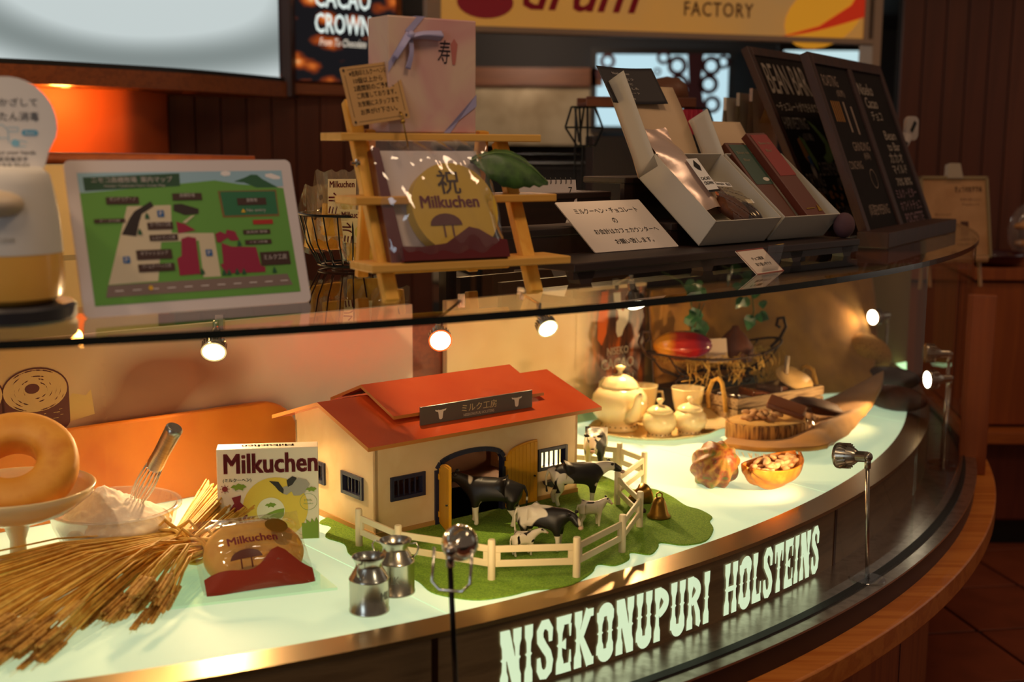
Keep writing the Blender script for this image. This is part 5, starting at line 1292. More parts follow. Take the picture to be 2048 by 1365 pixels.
o = g.build('saucer', M_porc, smooth=True); o.matrix_world = TR(0.475, 2.985, PTZ + 0.012) @ RZ(20) @ RX(16); tag(o, 'cream saucer tilted on the lace tray edge', 'saucer')

# ------------------------------------------------------------------ cacao corner
M_podgreen = noisy('pod_green_red', ['#6a7a2c', '#a8742c', '#8a3a1c', '#5c6c28'], scale=45, rough=0.45, bump=0.5, bdist=0.004)
g = G()
def pod_fn(a, t): return 1 + 0.085 * math.cos(10 * a) * math.sin(t) + 0.02 * noise.noise(Vector((math.cos(a) * 8, math.sin(a) * 8, t * 8)))
g.ball((0, 0, 0), 0.046, 0.046, 0.068, 80, 28, fn=pod_fn)
o = g.build('cacao_pod', M_podgreen, smooth=True); o.matrix_world = TR(0.416, 2.475, FL + 0.043) @ RZ(10) @ RX(58); tag(o, 'ridged green and red cacao pod lying end-on beside the half pod', 'cacao pod')
hp = thing('half_cacao_pod', 'orange half cacao pod shell filled with beans', 'cacao pod', (0.535, 2.478, FL), 48)
g = G(); ct = []
for i in range(9):
    u = -1 + i / 4; row = []
    wv_ = 0.047 * max(0.02, (1 - abs(u) ** 2.2)) ** 0.6
    for j in range(9):
        a = PI * j / 8; row.append((u * 0.088 + (0.012 if u > 0.9 else 0), -wv_ * math.cos(a), 0.046 - (0.044 * max(0.05, 1 - abs(u) ** 2.4) ** 0.6) * math.sin(a) + 0.008 * u * u))
    ct.append(row)
g.sheet(ct, 40, 30, thick=0.004, fn=lambda u, v, p: (0, 0, 0.002 * math.sin(v * 26)))
g.build('shell', noisy('pod_orange', ['#d98a24', '#c46c16', '#e09a38'], scale=24, rough=0.5, bump=0.3, bdist=0.003), hp, smooth=True)
M_bean = noisy('cacao_bean', ['#b5865a', '#c99a6c', '#9c6c42'], scale=50, rough=0.55, bump=0.2)
bme = G(); bme.ball((0, 0, 0), 0.0125, 0.0078, 0.0058, 12, 8); b0_ = bme.build('cacao_bean', M_bean, smooth=True)
first = True
def bean(x, y, z, M0, label, group):
    global first
    if first: o = b0_; first = False
    else: o = b0_.copy(); COL.objects.link(o)
    o.matrix_world = M0 @ TR(x, y, z) @ RZ(random.uniform(0, 360)) @ RY(random.uniform(-28, 28)) @ RX(random.uniform(-25, 25))
    o['label'] = label; o['category'] = 'cacao bean'; o['group'] = group
HM = TR(0.535, 2.478, FL) @ RZ(48)
for i in range(46):
    lay = i // 23
    while True:
        u, v = random.uniform(-0.82, 0.82), random.uniform(-0.85, 0.85)
        if u * u + v * v < 0.86: break
    bean(u * 0.080, v * 0.037 * (1 - abs(u) ** 2.2) ** 0.5, 0.036 + 0.009 * lay + 0.010 * (1 - (u * u + v * v)) + 0.005 * u * u, HM, 'tan cacao bean heaped in the orange half pod', 'beans in the half pod')
ws_ = thing('wood_slice', 'thick slice of tree trunk with bark', 'wood slice', (0.600, 2.855, FL + 0.014), 15)
def bark(a, j): return 1 + 0.03 * noise.noise(Vector((math.cos(a) * 3, math.sin(a) * 3, 0))) + 0.012 * math.cos(31 * a) * (1 if j in (1, 2) else 0.6)
g = G(); g.lathe([(0.098, 0.0), (0.101, 0.002), (0.101, 0.038), (0.097, 0.041)], 90, SCALE(1.0, 0.72, 1), wob=bark); g.build('bark', noisy('bark_brown', ['#7a4a1c', '#c08a44', '#5a3212', '#d9a860'], scale=26, stretch=(3, 3, 0.35), rough=0.85, bump=0.8, bdist=0.004), ws_, smooth=True, autosmooth=50)
g = G(); g.lathe([(0.094, 0.0405), (0.094, 0.0425), (0.0, 0.0425)], 60, SCALE(1.0, 0.72, 1), wob=bark); g.build('cut_face', noisy('cut_wood', ['#e0b878', '#d0a058', '#e8c890'], scale=14, rough=0.7), ws_)
WM = TR(0.600, 2.855, FL + 0.0615) @ RZ(15)
for i in range(24):
    q = random.random(); bean(-0.060 + 0.062 * random.random() + 0.02 * q, -0.035 + 0.07 * random.random() * (1 - 0.3 * q), 0.0 + 0.010 * (i // 13), WM, 'tan cacao bean lying on the tree slice', 'beans on the tree slice')
cg = thing('chocolate_pack', 'brown chocolate packet lying tilted on the tree slice', 'packet', M=TR(0.655, 2.862, FL + 0.080) @ RZ(-18) @ RY(16) @ RX(8))
g = G(); g.box(-0.055, 0.035, -0.035, 0.035, -0.007, 0.007); g.build('packet', pbr('brown_packet', '#6e3818', 0.45), cg, bevel=0.004)
g = G(); g.sheet([[(0.030 + 0.012 * i, -0.038 + 0.025 * j, 0.008 + 0.006 * math.sin(3 * i + 2 * j) - 0.008 * i) for j in range(4)] for i in range(4)], 14, 14, fn=lambda u, v, p: (0, 0, 0.003 * math.sin(30 * u + 17 * v))); g.build('film_wrap', pane('dark_film', tint=(0.75, 0.66, 0.55), boost=2.5, rough=0.05), cg, smooth=True)
g = G(); g.ball((0, 0, 0), 0.075, 0.034, 0.020, 24, 12, fn=lambda a, t: 1 + 0.05 * math.cos(8 * t)); o = g.build('dried_cacao_pod', noisy('dried_pod', ['#3a1c10', '#4c2816'], scale=20, rough=0.7, bump=0.4), smooth=True)
o.matrix_world = TR(0.745, 2.985, FL + 0.060) @ RZ(20) @ RY(14); tag(o, 'dark dried cacao pod behind the tree slice packet', 'cacao pod')

cr_ = thing('wooden_crate', 'long whitewashed wooden crate with rope handles', 'crate', (0.547, 2.958, FL), 36.4)
M_wash = noisy('whitewashed_wood', ['#6b4a2a', '#a88a62', '#5c3e22'], scale=22, stretch=(0.5, 3, 6), rough=0.8, bump=0.3)
CW, CD, CH = 0.317, 0.125, 0.080
for z0 in (0.002, 0.029, 0.056):
    for y0, y1 in ((0.0, 0.007), (CD - 0.007, CD)):
        g = G(); g.box(0.0, CW, y0, y1, z0, z0 + 0.0245); g.build('slat', M_wash, cr_, bevel=0.0012)
    for x0 in (0.0005, CW - 0.0075):
        g = G(); g.box(x0, x0 + 0.007, 0.007, CD - 0.007, z0, z0 + 0.0245); g.build('end_slat', M_wash, cr_, bevel=0.0012)
g = G(); g.box(0.003, CW - 0.003, 0.003, CD - 0.003, 0.0, 0.004); g.build('crate_floor', M_wash, cr_)
for x0, s_ in ((-0.004, -1), (CW + 0.004, 1)):
    g = G(); g.tube([(x0, 0.034, 0.045), (x0 + s_ * 0.006, 0.034, 0.080), (x0 + s_ * 0.004, 0.046, 0.115), (x0, 0.0625, 0.124), (x0 + s_ * 0.004, 0.079, 0.115), (x0 + s_ * 0.006, 0.091, 0.080), (x0, 0.091, 0.045)], 0.0055, 8); g.build('rope_handle', noisy('jute_rope', ['#b5862f', '#c99a48'], scale=90, rough=0.9, bump=0.6), cr_, smooth=True)
CM = TR(0.547, 2.958, FL) @ RZ(36.4)
clab = ['dark brown chocolate block in the whitewashed crate near its rope end', 'amber wrapped sweet block in the whitewashed crate', 'dark chocolate slab stacked in the middle of the crate']
for k, (x, y, z, a, c) in enumerate(((0.05, 0.06, 0.06, 12, '#3a1a0c'), (0.12, 0.055, 0.062, -14, '#7a3c12'), (0.19, 0.06, 0.066, 20, '#4a2410'))):
    g = G(); g.box(-0.03, 0.03, -0.035, 0.035, -0.045, 0.02); o = g.build('chocolate_block', pbr('choc_' + str(k), c, 0.3, coat=0.4), bevel=0.004); o.matrix_world = CM @ TR(x, y, z) @ RZ(a) @ RY(10); tag(o, clab[k], 'chocolate')
g = G(); g.lathe([(0.0, 0.0), (0.035, 0.002), (0.052, 0.012), (0.050, 0.016), (0.0, 0.010)], 28); o = g.build('shell_dish', pbr('shell_cream', '#e3b878', 0.3), smooth=True); o.matrix_world = CM @ TR(0.265, 0.06, 0.085) @ RX(30); tag(o, 'cream shell dish lying in the end of the crate', 'dish')
o = G().tube([(0, 0, 0), (0.004, 0, 0.055)], 0.006, 10).build('dowel', pbr('dowel_grey', '#a39078', 0.5), smooth=True); o.matrix_world = CM @ TR(0.255, 0.075, 0.098); tag(o, 'short pale stick standing up in the crate', 'stick')

# burlap
M_burlap = weave('burlap', '#8c5616', '#d8962e', scale=60)
bu = thing('burlap_sack', 'coarse golden burlap hung on the back wall and spread over the floor', 'burlap')
def wr(u, v, p): return (0.004 * noise.noise(p * 9), 0.006 * noise.noise(p * 11 + Vector((3, 1, 2))), 0.004 * noise.noise(p * 14))
g = G()
rows = []
for t_, offs in ((0.74, (.012, .014, .02, .03, .05)), (0.98, (.02, .03, .05, .06, .08)), (1.22, (.03, .05, .075, .10, .13)), (1.46, (.05, .08, .11, .15, .19)), (1.63, (.06, .09, .13, .18, .235))):
    row = []
    for z, o_, sh_ in zip((1.0, .92, .84, .76, .687), offs, (0.0, 0.02, 0.06, 0.13, 0.22)):
        p = BW + LD * (t_ - sh_ * max(0, (t_ - 0.9)) / 0.73) + ND * o_; row.append((p.x, p.y, z))
    rows.append(row)
g.sheet(rows, 50, 40, thick=0.009, fn=wr); g.build('hanging_cloth', M_burlap, bu, smooth=True, uv='grid')
g = G(); g.sheet([[(.474, 2.752, .692), (.56, 2.700, .693), (.645, 2.685, .700), (.705, 2.712, .694)], [(.53, 2.86, .691), (.63, 2.82, .692), (.74, 2.85, .716), (.80, 2.90, .690)], [(.62, 2.99, .691), (.74, 2.98, .692), (.87, 3.06, .712), (.955, 3.18, .726)], [(.70, 3.18, .692), (.82, 3.22, .694), (.93, 3.27, .730), (1.01, 3.33, .752)]], 44, 44, thick=0.010, fn=lambda u, v, p: (0, 0, (0.003 + 0.006 * v) * abs(noise.noise(p * 10)) + 0.005 * v * math.sin(5 * v + 3 * u) ** 2)); g.build('floor_cloth', M_burlap, bu, smooth=True, uv='grid')
g = G(); g.ball((0, 0, 0), 0.085, 0.055, 0.052, 36, 20, TR(1.035, 3.585, 0.775) @ RZ(25) @ RY(24), fn=lambda a, t: 1 + 0.10 * noise.noise(Vector((math.cos(a) * 2.2, math.sin(a) * 2.2, t * 1.6)))); g.ball((0, 0, 0), 0.10, 0.05, 0.035, 36, 20, TR(0.98, 3.56, 0.712) @ RZ(20), fn=lambda a, t: 1 + 0.10 * noise.noise(Vector((math.cos(a) * 2.2, 5 + math.sin(a) * 2.2, t * 1.6)))); fo = g.build('fold', noisy('burlap_fold', ['#a8722a', '#c98e3c', '#8c5a1c'], scale=160, rough=0.95, bump=0.5), bu, smooth=True)
random.seed(21)
g = G()
for k in range(90):
    p = BW + LD * random.uniform(0.8, 1.55) + ND * random.uniform(0.2, 0.3)
for k in range(60):
    u = random.random(); x, y = .47 + .23 * u, 2.755 - .07 * math.sin(PI * min(1, u * 1.2)); a = random.uniform(-1, 1)
    g.tube([(x, y + 0.003, .690 + .012 * u), (x + 0.006 * a, y - 0.012, .684 + .004 * u)], 0.0005, 3)
g.build('frayed_edge', M_straw, bu)
# dark pods at the far end
for lb_, x, y, z, a, c in (('dark brown cacao pod at the far tip of the glowing floor', 1.075, 3.49, FL + 0.036, 152, '#2e1812'), ('reddish brown cacao pod beside the burlap edge', 1.010, 3.22, FL + 0.034, 140, '#5a2a18')):
    g = G(); g.ball((0, 0, 0), 0.085, 0.034, 0.034, 40, 16, fn=lambda a_, t: 1 + 0.05 * math.cos(9 * a_)); o = g.build('dark_cacao_pod', noisy('pod_' + c.strip('#'), [c, '#3c2016'], scale=18, rough=0.55, bump=0.4), smooth=True)
    o.matrix_world = TR(x, y, z) @ RZ(a); tag(o, lb_, 'cacao pod')

# scrolled wire basket on a dark riser behind the tea set
g = G(); g.box(-0.16, 0.16, -0.042, 0.042, FL, 0.757); o = g.build('display_riser', pbr('riser_dark', '#3a2414', 0.6), bevel=0.003); o.matrix_world = TR(0.512, 3.232, 0) @ RZ(38); tag(o, 'dark wooden riser block under the wire basket', 'riser')
wbk = thing('scroll_wire_basket', 'rusty scrolled wire basket of straw on the riser', 'wire basket', (0.530, 3.210, 0.757), 34)
M_rust = pbr('rusty_wire', '#3c2417', 0.6, 0.5)
g = G()
rim = [(0.228 * math.cos(2 * PI * i / 40), 0.085 * math.sin(2 * PI * i / 40), 0.085 + 0.012 * math.cos(4 * PI * i / 40)) for i in range(40)]
g.tube(rim, 0.0035, 6, closed=True); g.build('rim', M_rust, wbk, smooth=True)
g = G(); g.tube([(0.12 * math.cos(2 * PI * i / 30), 0.045 * math.sin(2 * PI * i / 30), 0.022) for i in range(30)], 0.003, 6, closed=True); g.build('base_ring', M_rust, wbk, smooth=True)
for i in range(12):
    a = 2 * PI * i / 12; g = G(); g.tube([(0.228 * math.cos(a), 0.085 * math.sin(a), 0.085 + 0.012 * math.cos(2 * a)), (0.18 * math.cos(a), 0.072 * math.sin(a), 0.045), (0.12 * math.cos(a), 0.045 * math.sin(a), 0.022)], 0.0025, 6); g.build('rib', M_rust, wbk, smooth=True)
for s_ in (-1, 1):
    g = G(); P = [(0.205 * s_, 0, 0.075), (0.236 * s_, 0, 0.095), (0.258 * s_, 0, 0.125), (0.248 * s_, 0, 0.152), (0.226 * s_, 0, 0.150), (0.222 * s_, 0, 0.132), (0.234 * s_, 0, 0.126)]
    g.tube(P, 0.0045, 8); g.build('scroll_handle', M_rust, wbk, smooth=True)
for x, y in ((-0.15, -0.03), (-0.06, -0.06), (0.06, -0.06), (0.15, -0.03), (0.0, 0.05)):
    g = G(); P = [(x * 0.75, y * 0.75, 0.026)] + [(x + 0.013 * math.cos(q), y, 0.014 + 0.013 * math.sin(q)) for q in [R(60 + 40 * k) for k in range(8)]]; g.tube(P, 0.003, 6); g.build('scroll_foot', M_rust, wbk, smooth=True)
g = G(); random.seed(5)
for k in range(330):
    a, r_ = random.uniform(0, 2 * PI), random.random() ** 0.5; x, y = 0.17 * r_ * math.cos(a), 0.066 * r_ * math.sin(a); z = 0.034 + 0.035 * r_ + 0.012 * random.random(); b = random.uniform(0, 2 * PI); l = random.uniform(0.015, 0.04)
    g.tube([(x, y, z), (x + l * .5 * math.cos(b), y + l * .5 * math.sin(b), z + random.uniform(-.004, .014)), (x + l * math.cos(b + .8), y + l * .6 * math.sin(b + .8), z + random.uniform(-.01, .008))], 0.0007, 3)
for k in range(36):
    x = random.uniform(-0.17, 0.17); P = [(x, -0.080, 0.078), (x + random.uniform(-.02, .02), -0.092, 0.055), (x + random.uniform(-.03, .03), -0.090, random.uniform(0.0, .04)), (x + random.uniform(-.03, .03), -0.082, random.uniform(0.02, .05))]; g.tube(P, 0.0008, 3)
so = g.build('straw_nest', M_straw, wbk, smooth=True); so['kind'] = 'stuff'
WBM = TR(0.530, 3.210, 0.757) @ RZ(34)
def podcol():
    m, nt, b, out = new_mat('glazed_pod')
    tc = nt.nodes.new('ShaderNodeTexCoord'); sx = nt.nodes.new('ShaderNodeSeparateXYZ'); n = nt.nodes.new('ShaderNodeTexNoise'); n.inputs['Scale'].default_value = 22; mr = nt.nodes.new('ShaderNodeMapRange'); mr.inputs[1].default_value = -0.065; mr.inputs[2].default_value = 0.065
    ad = nt.nodes.new('ShaderNodeMath'); ad.operation = 'MULTIPLY_ADD'; ad.inputs[1].default_value = 0.3; cr = nt.nodes.new('ShaderNodeValToRGB'); el = cr.color_ramp.elements; el.new(.5); el.new(.8)
    for e, (p, c) in zip(el, ((0.30, '#e8930f'), (0.48, '#c02a16'), (0.85, '#9c1420'), (1.0, '#6a1a38'))): e.position = p; e.color = (*hx(c), 1)
    nt.links.new(tc.outputs['Object'], sx.inputs[0]); nt.links.new(sx.outputs['X'], mr.inputs[0]); nt.links.new(tc.outputs['Object'], n.inputs['Vector']); nt.links.new(n.outputs['Fac'], ad.inputs[0]); nt.links.new(mr.outputs[0], ad.inputs[2]); nt.links.new(ad.outputs[0], cr.inputs['Fac']); nt.links.new(cr.outputs['Color'], b.inputs['Base Color'])
    b.inputs['Roughness'].default_value = 0.2; b.inputs['Coat Weight'].default_value = 0.6
    return m
g = G(); g.ball((0, 0, 0), 0.037, 0.037, 0.076, 40, 20, RY(90), fn=lambda a, t: 1 + 0.035 * math.cos(9 * a)); o = g.build('glazed_cacao_pod', podcol(), smooth=True); o.matrix_world = WBM @ TR(-0.140, -0.030, 0.112) @ RZ(-28); tag(o, 'shiny yellow and red cacao pod in the wire basket', 'cacao pod')
g = G(); g.box(-0.03, 0.03, -0.001, 0.001, 0, 0.062); o = g.build('blank_card', pbr('pinkish_card', '#d9bfa8', 0.6)); o.matrix_world = WBM @ TR(-0.025, -0.035, 0.058) @ RZ(-20) @ RX(-14); tag(o, 'plain pale card standing in the straw of the wire basket', 'card')
g = G(); g.lathe([(0.046, 0.0), (0.052, 0.02), (0.048, 0.040), (0.030, 0.066), (0.012, 0.084), (0.008, 0.092), (0.0, 0.094)], 24); o = g.build('brown_cone', pbr('brown_cone', '#5e2c14', 0.6), smooth=True); o.matrix_world = WBM @ TR(0.070, 0.0, 0.050); tag(o, 'brown cone shaped cacao pulp standing in the wire basket', 'cone')
# trailing ivy over the back wall
M_leaf = noisy('ivy_leaf', ['#1f4a2c', '#2f6a3c', '#4c8a4c'], scale=30, rough=0.35, coat=0.3)
for lb_, x, y, top_z, seed, cnt in (('trailing green ivy sprig above the red cacao pod', 0.455, 3.19, 1.04, 3, 17), ('trailing green ivy sprig above the brown cone', 0.625, 3.26, 1.05, 9, 15)):
    t = thing('ivy_sprig', lb_, 'ivy', (x, y, 0.0), BDEG, group='ivy sprigs'); random.seed(seed)
    P = [(0.0, 0.10, top_z), (0.0, 0.03, top_z - 0.02), (0.005, 0.0, top_z - 0.06), (0.012, -0.005, top_z - 0.11), (0.002, -0.006, top_z - 0.16)]
    g = G(); g.tube(P, 0.0018, 6); g.build('stem', pbr('ivy_stem', '#4a6a34', 0.6), t, smooth=True)
    for k in range(cnt):
        u = random.random() ** 0.8; i = min(int(u * 4), 3); c = Vector(P[i]).lerp(Vector(P[i + 1]), u * 4 - i); s_ = random.uniform(0.024, 0.042)
        vs = []; 
        out = [(0, 0), (-.42, .12), (-.52, .45), (-.30, .75), (0, 1.05), (.30, .75), (.52, .45), (.42, .12)]
        vs = [(0, 0.10, 0.45)] + [(a, 0.0 + 0.12 * abs(a), b) for a, b in out]
        fs = [(0, i_ + 1, (i_ + 1) % 8 + 1) for i_ in range(8)]
        M = TR(c.x + random.uniform(-.05, .05), c.y - random.uniform(0.0, .03), c.z + random.uniform(-.01, .02)) @ RZ(random.uniform(-50, 50)) @ RY(180 + random.uniform(-70, 70)) @ RX(random.uniform(-30, 30)) @ SCALE(s_, s_, s_)
        g = G(); g.add(vs, fs, M); g.add([(a, b + 0.02, c_) for a, b, c_ in vs], [tuple(reversed(f)) for f in fs], M); g.build('leaf', M_leaf, t)
# ------------------------------------------------------------------ spot lamps of the case
M_lamp = pbr('lamp_silver', '#b9aea0', 0.25, 1.0)
M_acryl = pane('clear_acrylic', tint=(0.93, 0.93, 0.92), boost=1.8)
def spot_lamp(label, head, target, base=None, clip=None, power=3.0, blend=0.6, cone=75, dome=False, lit=True):
    t = thing('spot_lamp', label, 'spot lamp', head, group='small spot lamps in the display case')
    d = (Vector(target) - Vector(head)).normalized(); Q = d.to_track_quat('Z', 'Y').to_matrix().to_4x4()
    hd = G()
    if dome: hd.lathe([(0.0245, 0.0), (0.0255, -0.002), (0.0250, -0.010), (0.0220, -0.022), (0.0150, -0.033), (0.0085, -0.040), (0.0085, -0.056), (0.0, -0.057)], 32, Q, cap=False)
    else: hd.lathe([(0.0210, 0.0), (0.0245, 0.0), (0.0250, -0.004), (0.0235, -0.008), (0.0215, -0.012), (0.0150, -0.034), (0.0105, -0.040), (0.0100, -0.060), (0.0, -0.061)], 32, Q, cap=False)
    h = hd.build('lamp_head', M_chrome if dome else M_lamp, t, smooth=True, autosmooth=35)
    if not dome:
        g = G()
        for i in range(20): g.box(0.0185, 0.0242, -0.0011, 0.0011, -0.024, -0.008, Q @ RZ(18 * i))
        g.build('heat_sink', M_lamp, h)
    g = G(); g.lathe([(0.0215, -0.001), (0.0, 0.0005)], 24, Q, cap=False); g.build('lens', emis('lamp_lens', '#fff0d2', 14.0 if lit else 0.3) if lit else pbr('dark_lens', '#8a7c66', 0.2), h)
    jt = Vector(head) - d * 0.062; loc = lambda p: tuple(Vector(p) - Vector(head))
    g = G(); g.ball(loc(jt), 0.009, 0.009, 0.009, 12, 8); g.tube([loc(jt), loc(jt + Vector((0, 0, -0.022 if base else 0.022)))], 0.006, 10); g.build('joint', M_lamp, t, smooth=True)
    if base:
        b = Vector(base); top_ = jt + Vector((0, 0, -0.02))
        g = G(); g.tube([loc(top_), loc((b.x, b.y, b.z + 0.004))], 0.0038, 10); g.build('rod', M_lamp if not dome else pbr('dark_rod', '#2a2320', 0.3, 0.9), t, smooth=True)
        g = G(); g.lathe([(0.034, 0.0), (0.034, 0.003), (0.033, 0.004), (0.006, 0.004), (0.006, 0.014), (0.0, 0.014)], 32, TR(*loc(b))); g.build('foot_disc', M_acryl, t, smooth=True, autosmooth=35)
        if dome:
            g = G(); dz = -0.035
            side = d.cross(Vector((0, 0, 1))).normalized() * 0.026
            g.tube([tuple(side - d * 0.045), tuple(side - d * 0.058 + Vector((0, 0, -0.045))), tuple(side * 0.6 - d * 0.060 + Vector((0, 0, -0.056))), tuple(-side * 0.6 - d * 0.060 + Vector((0, 0, -0.056))), tuple(-side - d * 0.058 + Vector((0, 0, -0.045))), tuple(-side - d * 0.045)], 0.0022, 8); g.build('yoke', M_chrome, t, smooth=True)
    if clip:
        g = G(); g.tube([loc(jt + Vector((0, 0, 0.02))), loc(clip)], 0.0035, 8); c = Vector(loc(clip)); g.cbox(c, 0.016, 0.016, 0.03); g.build('clip_arm', M_lamp, t, smooth=True, autosmooth=30)
    if lit:
        l = bpy.data.lights.new('spot_lamp_bulb', 'SPOT'); l.energy = power; l.color = (1.0, 0.63, 0.29); l.spot_size = R(cone); l.spot_blend = blend; l.shadow_soft_size = 0.018
        o = bpy.data.objects.new('spot_lamp_light', l); o.matrix_world = Matrix.Translation(Vector(head) + d * 0.004) @ (-d).to_track_quat('Z', 'Y').to_matrix().to_4x4(); COL.objects.link(o); o['kind'] = 'helper'
    return t
spot_lamp('spot lamp clipped above the orange board, beam towards the flour bowl', (-0.575, 2.37, 0.968), (-0.52, 1.95, 0.70), clip=(-0.575, 2.43, 1.018), power=14.0, cone=130)
spot_lamp('spot lamp clipped over the barn ridge beside the cream panel', (-0.150, 2.58, 0.960), (-0.10, 2.24, 0.86), clip=(-0.115, 2.80, 1.018), power=14.0, cone=130)
spot_lamp('spot lamp clipped on the cream panel, turned to the barn roof end', (0.082, 2.81, 0.953), (0.20, 2.52, 0.78), clip=(0.02, 2.93, 1.02), power=14.0, cone=130)
spot_lamp('spot lamp clipped above the cacao picture, aimed at the tea set', (0.300, 2.985, 0.985), (0.36, 2.80, 0.72), clip=(0.26, 3.13, 1.02), power=11.0, cone=130)
spot_lamp('silver spot lamp on clear rod beside the lit lettering, aimed at the half pod', (0.620, 2.300, 0.790), (0.36, 2.56, 0.74), base=(0.672, 2.250, LG), power=8.0, cone=95)
spot_lamp('lit spot lamp on clear rod at the tip of the counter', (1.035, 3.055, 0.795), (0.45, 2.95, 0.78), base=(1.092, 3.066, LG), power=11.0, cone=85)
spot_lamp('unlit spot lamp on clear rod above the lit one at the counter tip', (1.050, 3.130, 0.850), (0.70, 3.15, 0.86), base=(1.110, 3.130, LG), lit=False)
spot_lamp('spot lamp on thin rod behind the burlap fold', (1.050, 3.600, 0.876), (0.70, 3.40, 0.86), base=(1.105, 3.640, FL), power=1.2, cone=90)
spot_lamp('chrome domed spot lamp on dark rod in front of the fence', (-0.068, 1.645, 0.829), (0.06, 2.30, 0.74), base=(-0.072, 1.632, LG), power=3.0, cone=110, dome=True)

# ------------------------------------------------------------------ on the glass top
# hand sanitiser dispenser
hs = thing('sanitiser_dispenser', 'white automatic hand sanitiser dispenser on dark round base', 'dispenser', (-0.624, 1.528, T), 12)
g = G(); g.lathe([(0.0, 0.0), (0.078, 0.0), (0.082, 0.004), (0.082, 0.018), (0.078, 0.022), (0.0, 0.022)], 48); g.build('base', pbr('slate_base', '#232228', 0.4), hs, smooth=True, autosmooth=40)
g = G(); g.lathe([(0.0, 0.022), (0.055, 0.022), (0.066, 0.030), (0.069, 0.050), (0.068, 0.084), (0.0, 0.084)], 48); g.build('liquid_tank', pbr('amber_tank', '#e8b050', 0.25, coat=0.4, sss=0.2), hs, smooth=True, autosmooth=40)
g = G(); g.lathe([(0.0, 0.084), (0.0685, 0.084), (0.066, 0.130), (0.060, 0.165), (0.057, 0.178), (0.048, 0.187), (0.0, 0.188)], 48); g.build('white_housing', pbr('matte_white', '#d3d0cb', 0.5), hs, smooth=True, autosmooth=50)
g = G(); g.ball((0.0, -0.056, 0.145), 0.036, 0.030, 0.017, 20, 10); g.build('spout', pbr('spout_beige', '#c7b49a', 0.45), hs, smooth=True)
g = G(); put_text(g, 'UCLEAR', 0.012, 0.103, 0.005, 0.026, -0.0690, bold=0.0); g.v = [(0.0686 * math.sin(x / 0.0686), -0.0690 * math.cos(x / 0.0686), z) for x, y, z in g.v]; g.build('maker_mark', pbr('mark_grey', '#8a8680', 0.5), hs)
rs = thing('round_notice', 'round white hand-cleaning notice on the dispenser', 'notice', (-0.614, 1.535, T + 0.186), 8)
pl2 = [(-0.040, 0.0), (0.040, 0.0), (0.047, 0.022)] + [(0.0575 * math.cos(R(a)), 0.052 + 0.0575 * math.sin(R(a))) for a in range(-14, 195, 9)] + [(-0.047, 0.022)]
g = G(); g.prism(pl2, 0.0, 0.002); g.build('plate', pbr('notice_white', '#d8d2cd', 0.5), rs)
put_lines('lettering', pbr('slate_ink', '#343844', 0.6), rs, [('手をかざして', 0.002, 0.079, 0.010, 0.068), ('かんたん消毒', 0.002, 0.062, 0.011, 0.070), ('Disinfect your hands', 0.0, 0.018, 0.006, 0.062), ('请消毒双手', 0.004, 0.0105, 0.006, 0.036), ('손 소독을 합니다', 0.0, 0.003, 0.006, 0.046)], -0.0004, 0.006)
g = G(); flat(g, rrect(0.016, 0.035, 0.039, 0.046, 0.0034), -0.0004); g.build('blue_button', pbr('sky_blue', '#3a97bd', 0.5), rs)
g = G(); put_text(g, 'Auto!', 0.0255, 0.0425, 0.004, 0.012, -0.0008); g.build('button_word', M_white, rs)
g = G(); 
for P in ([(-0.030, 0.052), (-0.006, 0.052), (0.0, 0.046), (0.001, 0.030)], [(0.0, 0.049), (0.012, 0.049), (0.012, 0.044), (0.0, 0.044)], [(-0.030, 0.036), (0.0, 0.036)], [(0.006, 0.031), (0.014, 0.033), (0.022, 0.031)], [(0.008, 0.026), (0.020, 0.026)]):
    for a, b in zip(P[:-1], P[1:]):
        d = math.hypot(b[0] - a[0], b[1] - a[1]); nx, nz = -(b[1] - a[1]) / d * .0004, (b[0] - a[0]) / d * .0004; flat(g, [(a[0] + nx, a[1] + nz), (b[0] + nx, b[1] + nz), (b[0] - nx, b[1] - nz), (a[0] - nx, a[1] - nz)], -0.0004)
disc(g, 0.008, 0.030, 0.005, 0.0045, -0.0003, 14); g.build('drawing', pbr('pale_blue', '#7fb8d0', 0.6), rs)

# cream cabinet behind with a copper tray roll, lit by an added globe
g = G(); g.box(0.0, 0.62, 0.0, 0.35, 0.0, 1.315); tag(place(g.build('cream_cabinet', pbr('cream_paint', '#e8c684', 0.6), bevel=0.004), (-1.42, 2.72, 0.0), 22), 'cream painted cabinet behind the sanitiser dispenser', 'cabinet')
g = G(); g.tube([(0.0, 0.08, 0.012), (0.25, 0.08, 0.014), (0.6, 0.08, 0.012), (0.85, 0.09, 0.012)], [0.012, 0.014, 0.013, 0.008], 12); tag(place(g.build('brown_paper_roll', noisy('copper_paper', ['#a04a1c', '#c06428'], scale=20, rough=0.5, bump=0.3), smooth=True), (-1.40, 2.74, 1.315), 22), 'brown paper roll lying on top of the cream cabinet', 'roll')
gl = thing('added_globe_lamp', 'added warm globe hidden behind the farm map to light the cream cabinet', 'lamp', (-0.73, 2.42, T), 0)  # added light source, hidden by the map, put in to brighten the cabinet
g = G(); g.lathe([(0.0, 0.0), (0.034, 0.0), (0.034, 0.006), (0.006, 0.012), (0.005, 0.055), (0.012, 0.060), (0.0, 0.060)], 24); g.build('stand', M_lamp, gl, smooth=True)
g = G(); g.ball((0, 0, 0.094), 0.036, 0.036, 0.036, 24, 14); g.build('globe', emis('globe_glow', '#ffcf86', 60.0), gl, smooth=True)

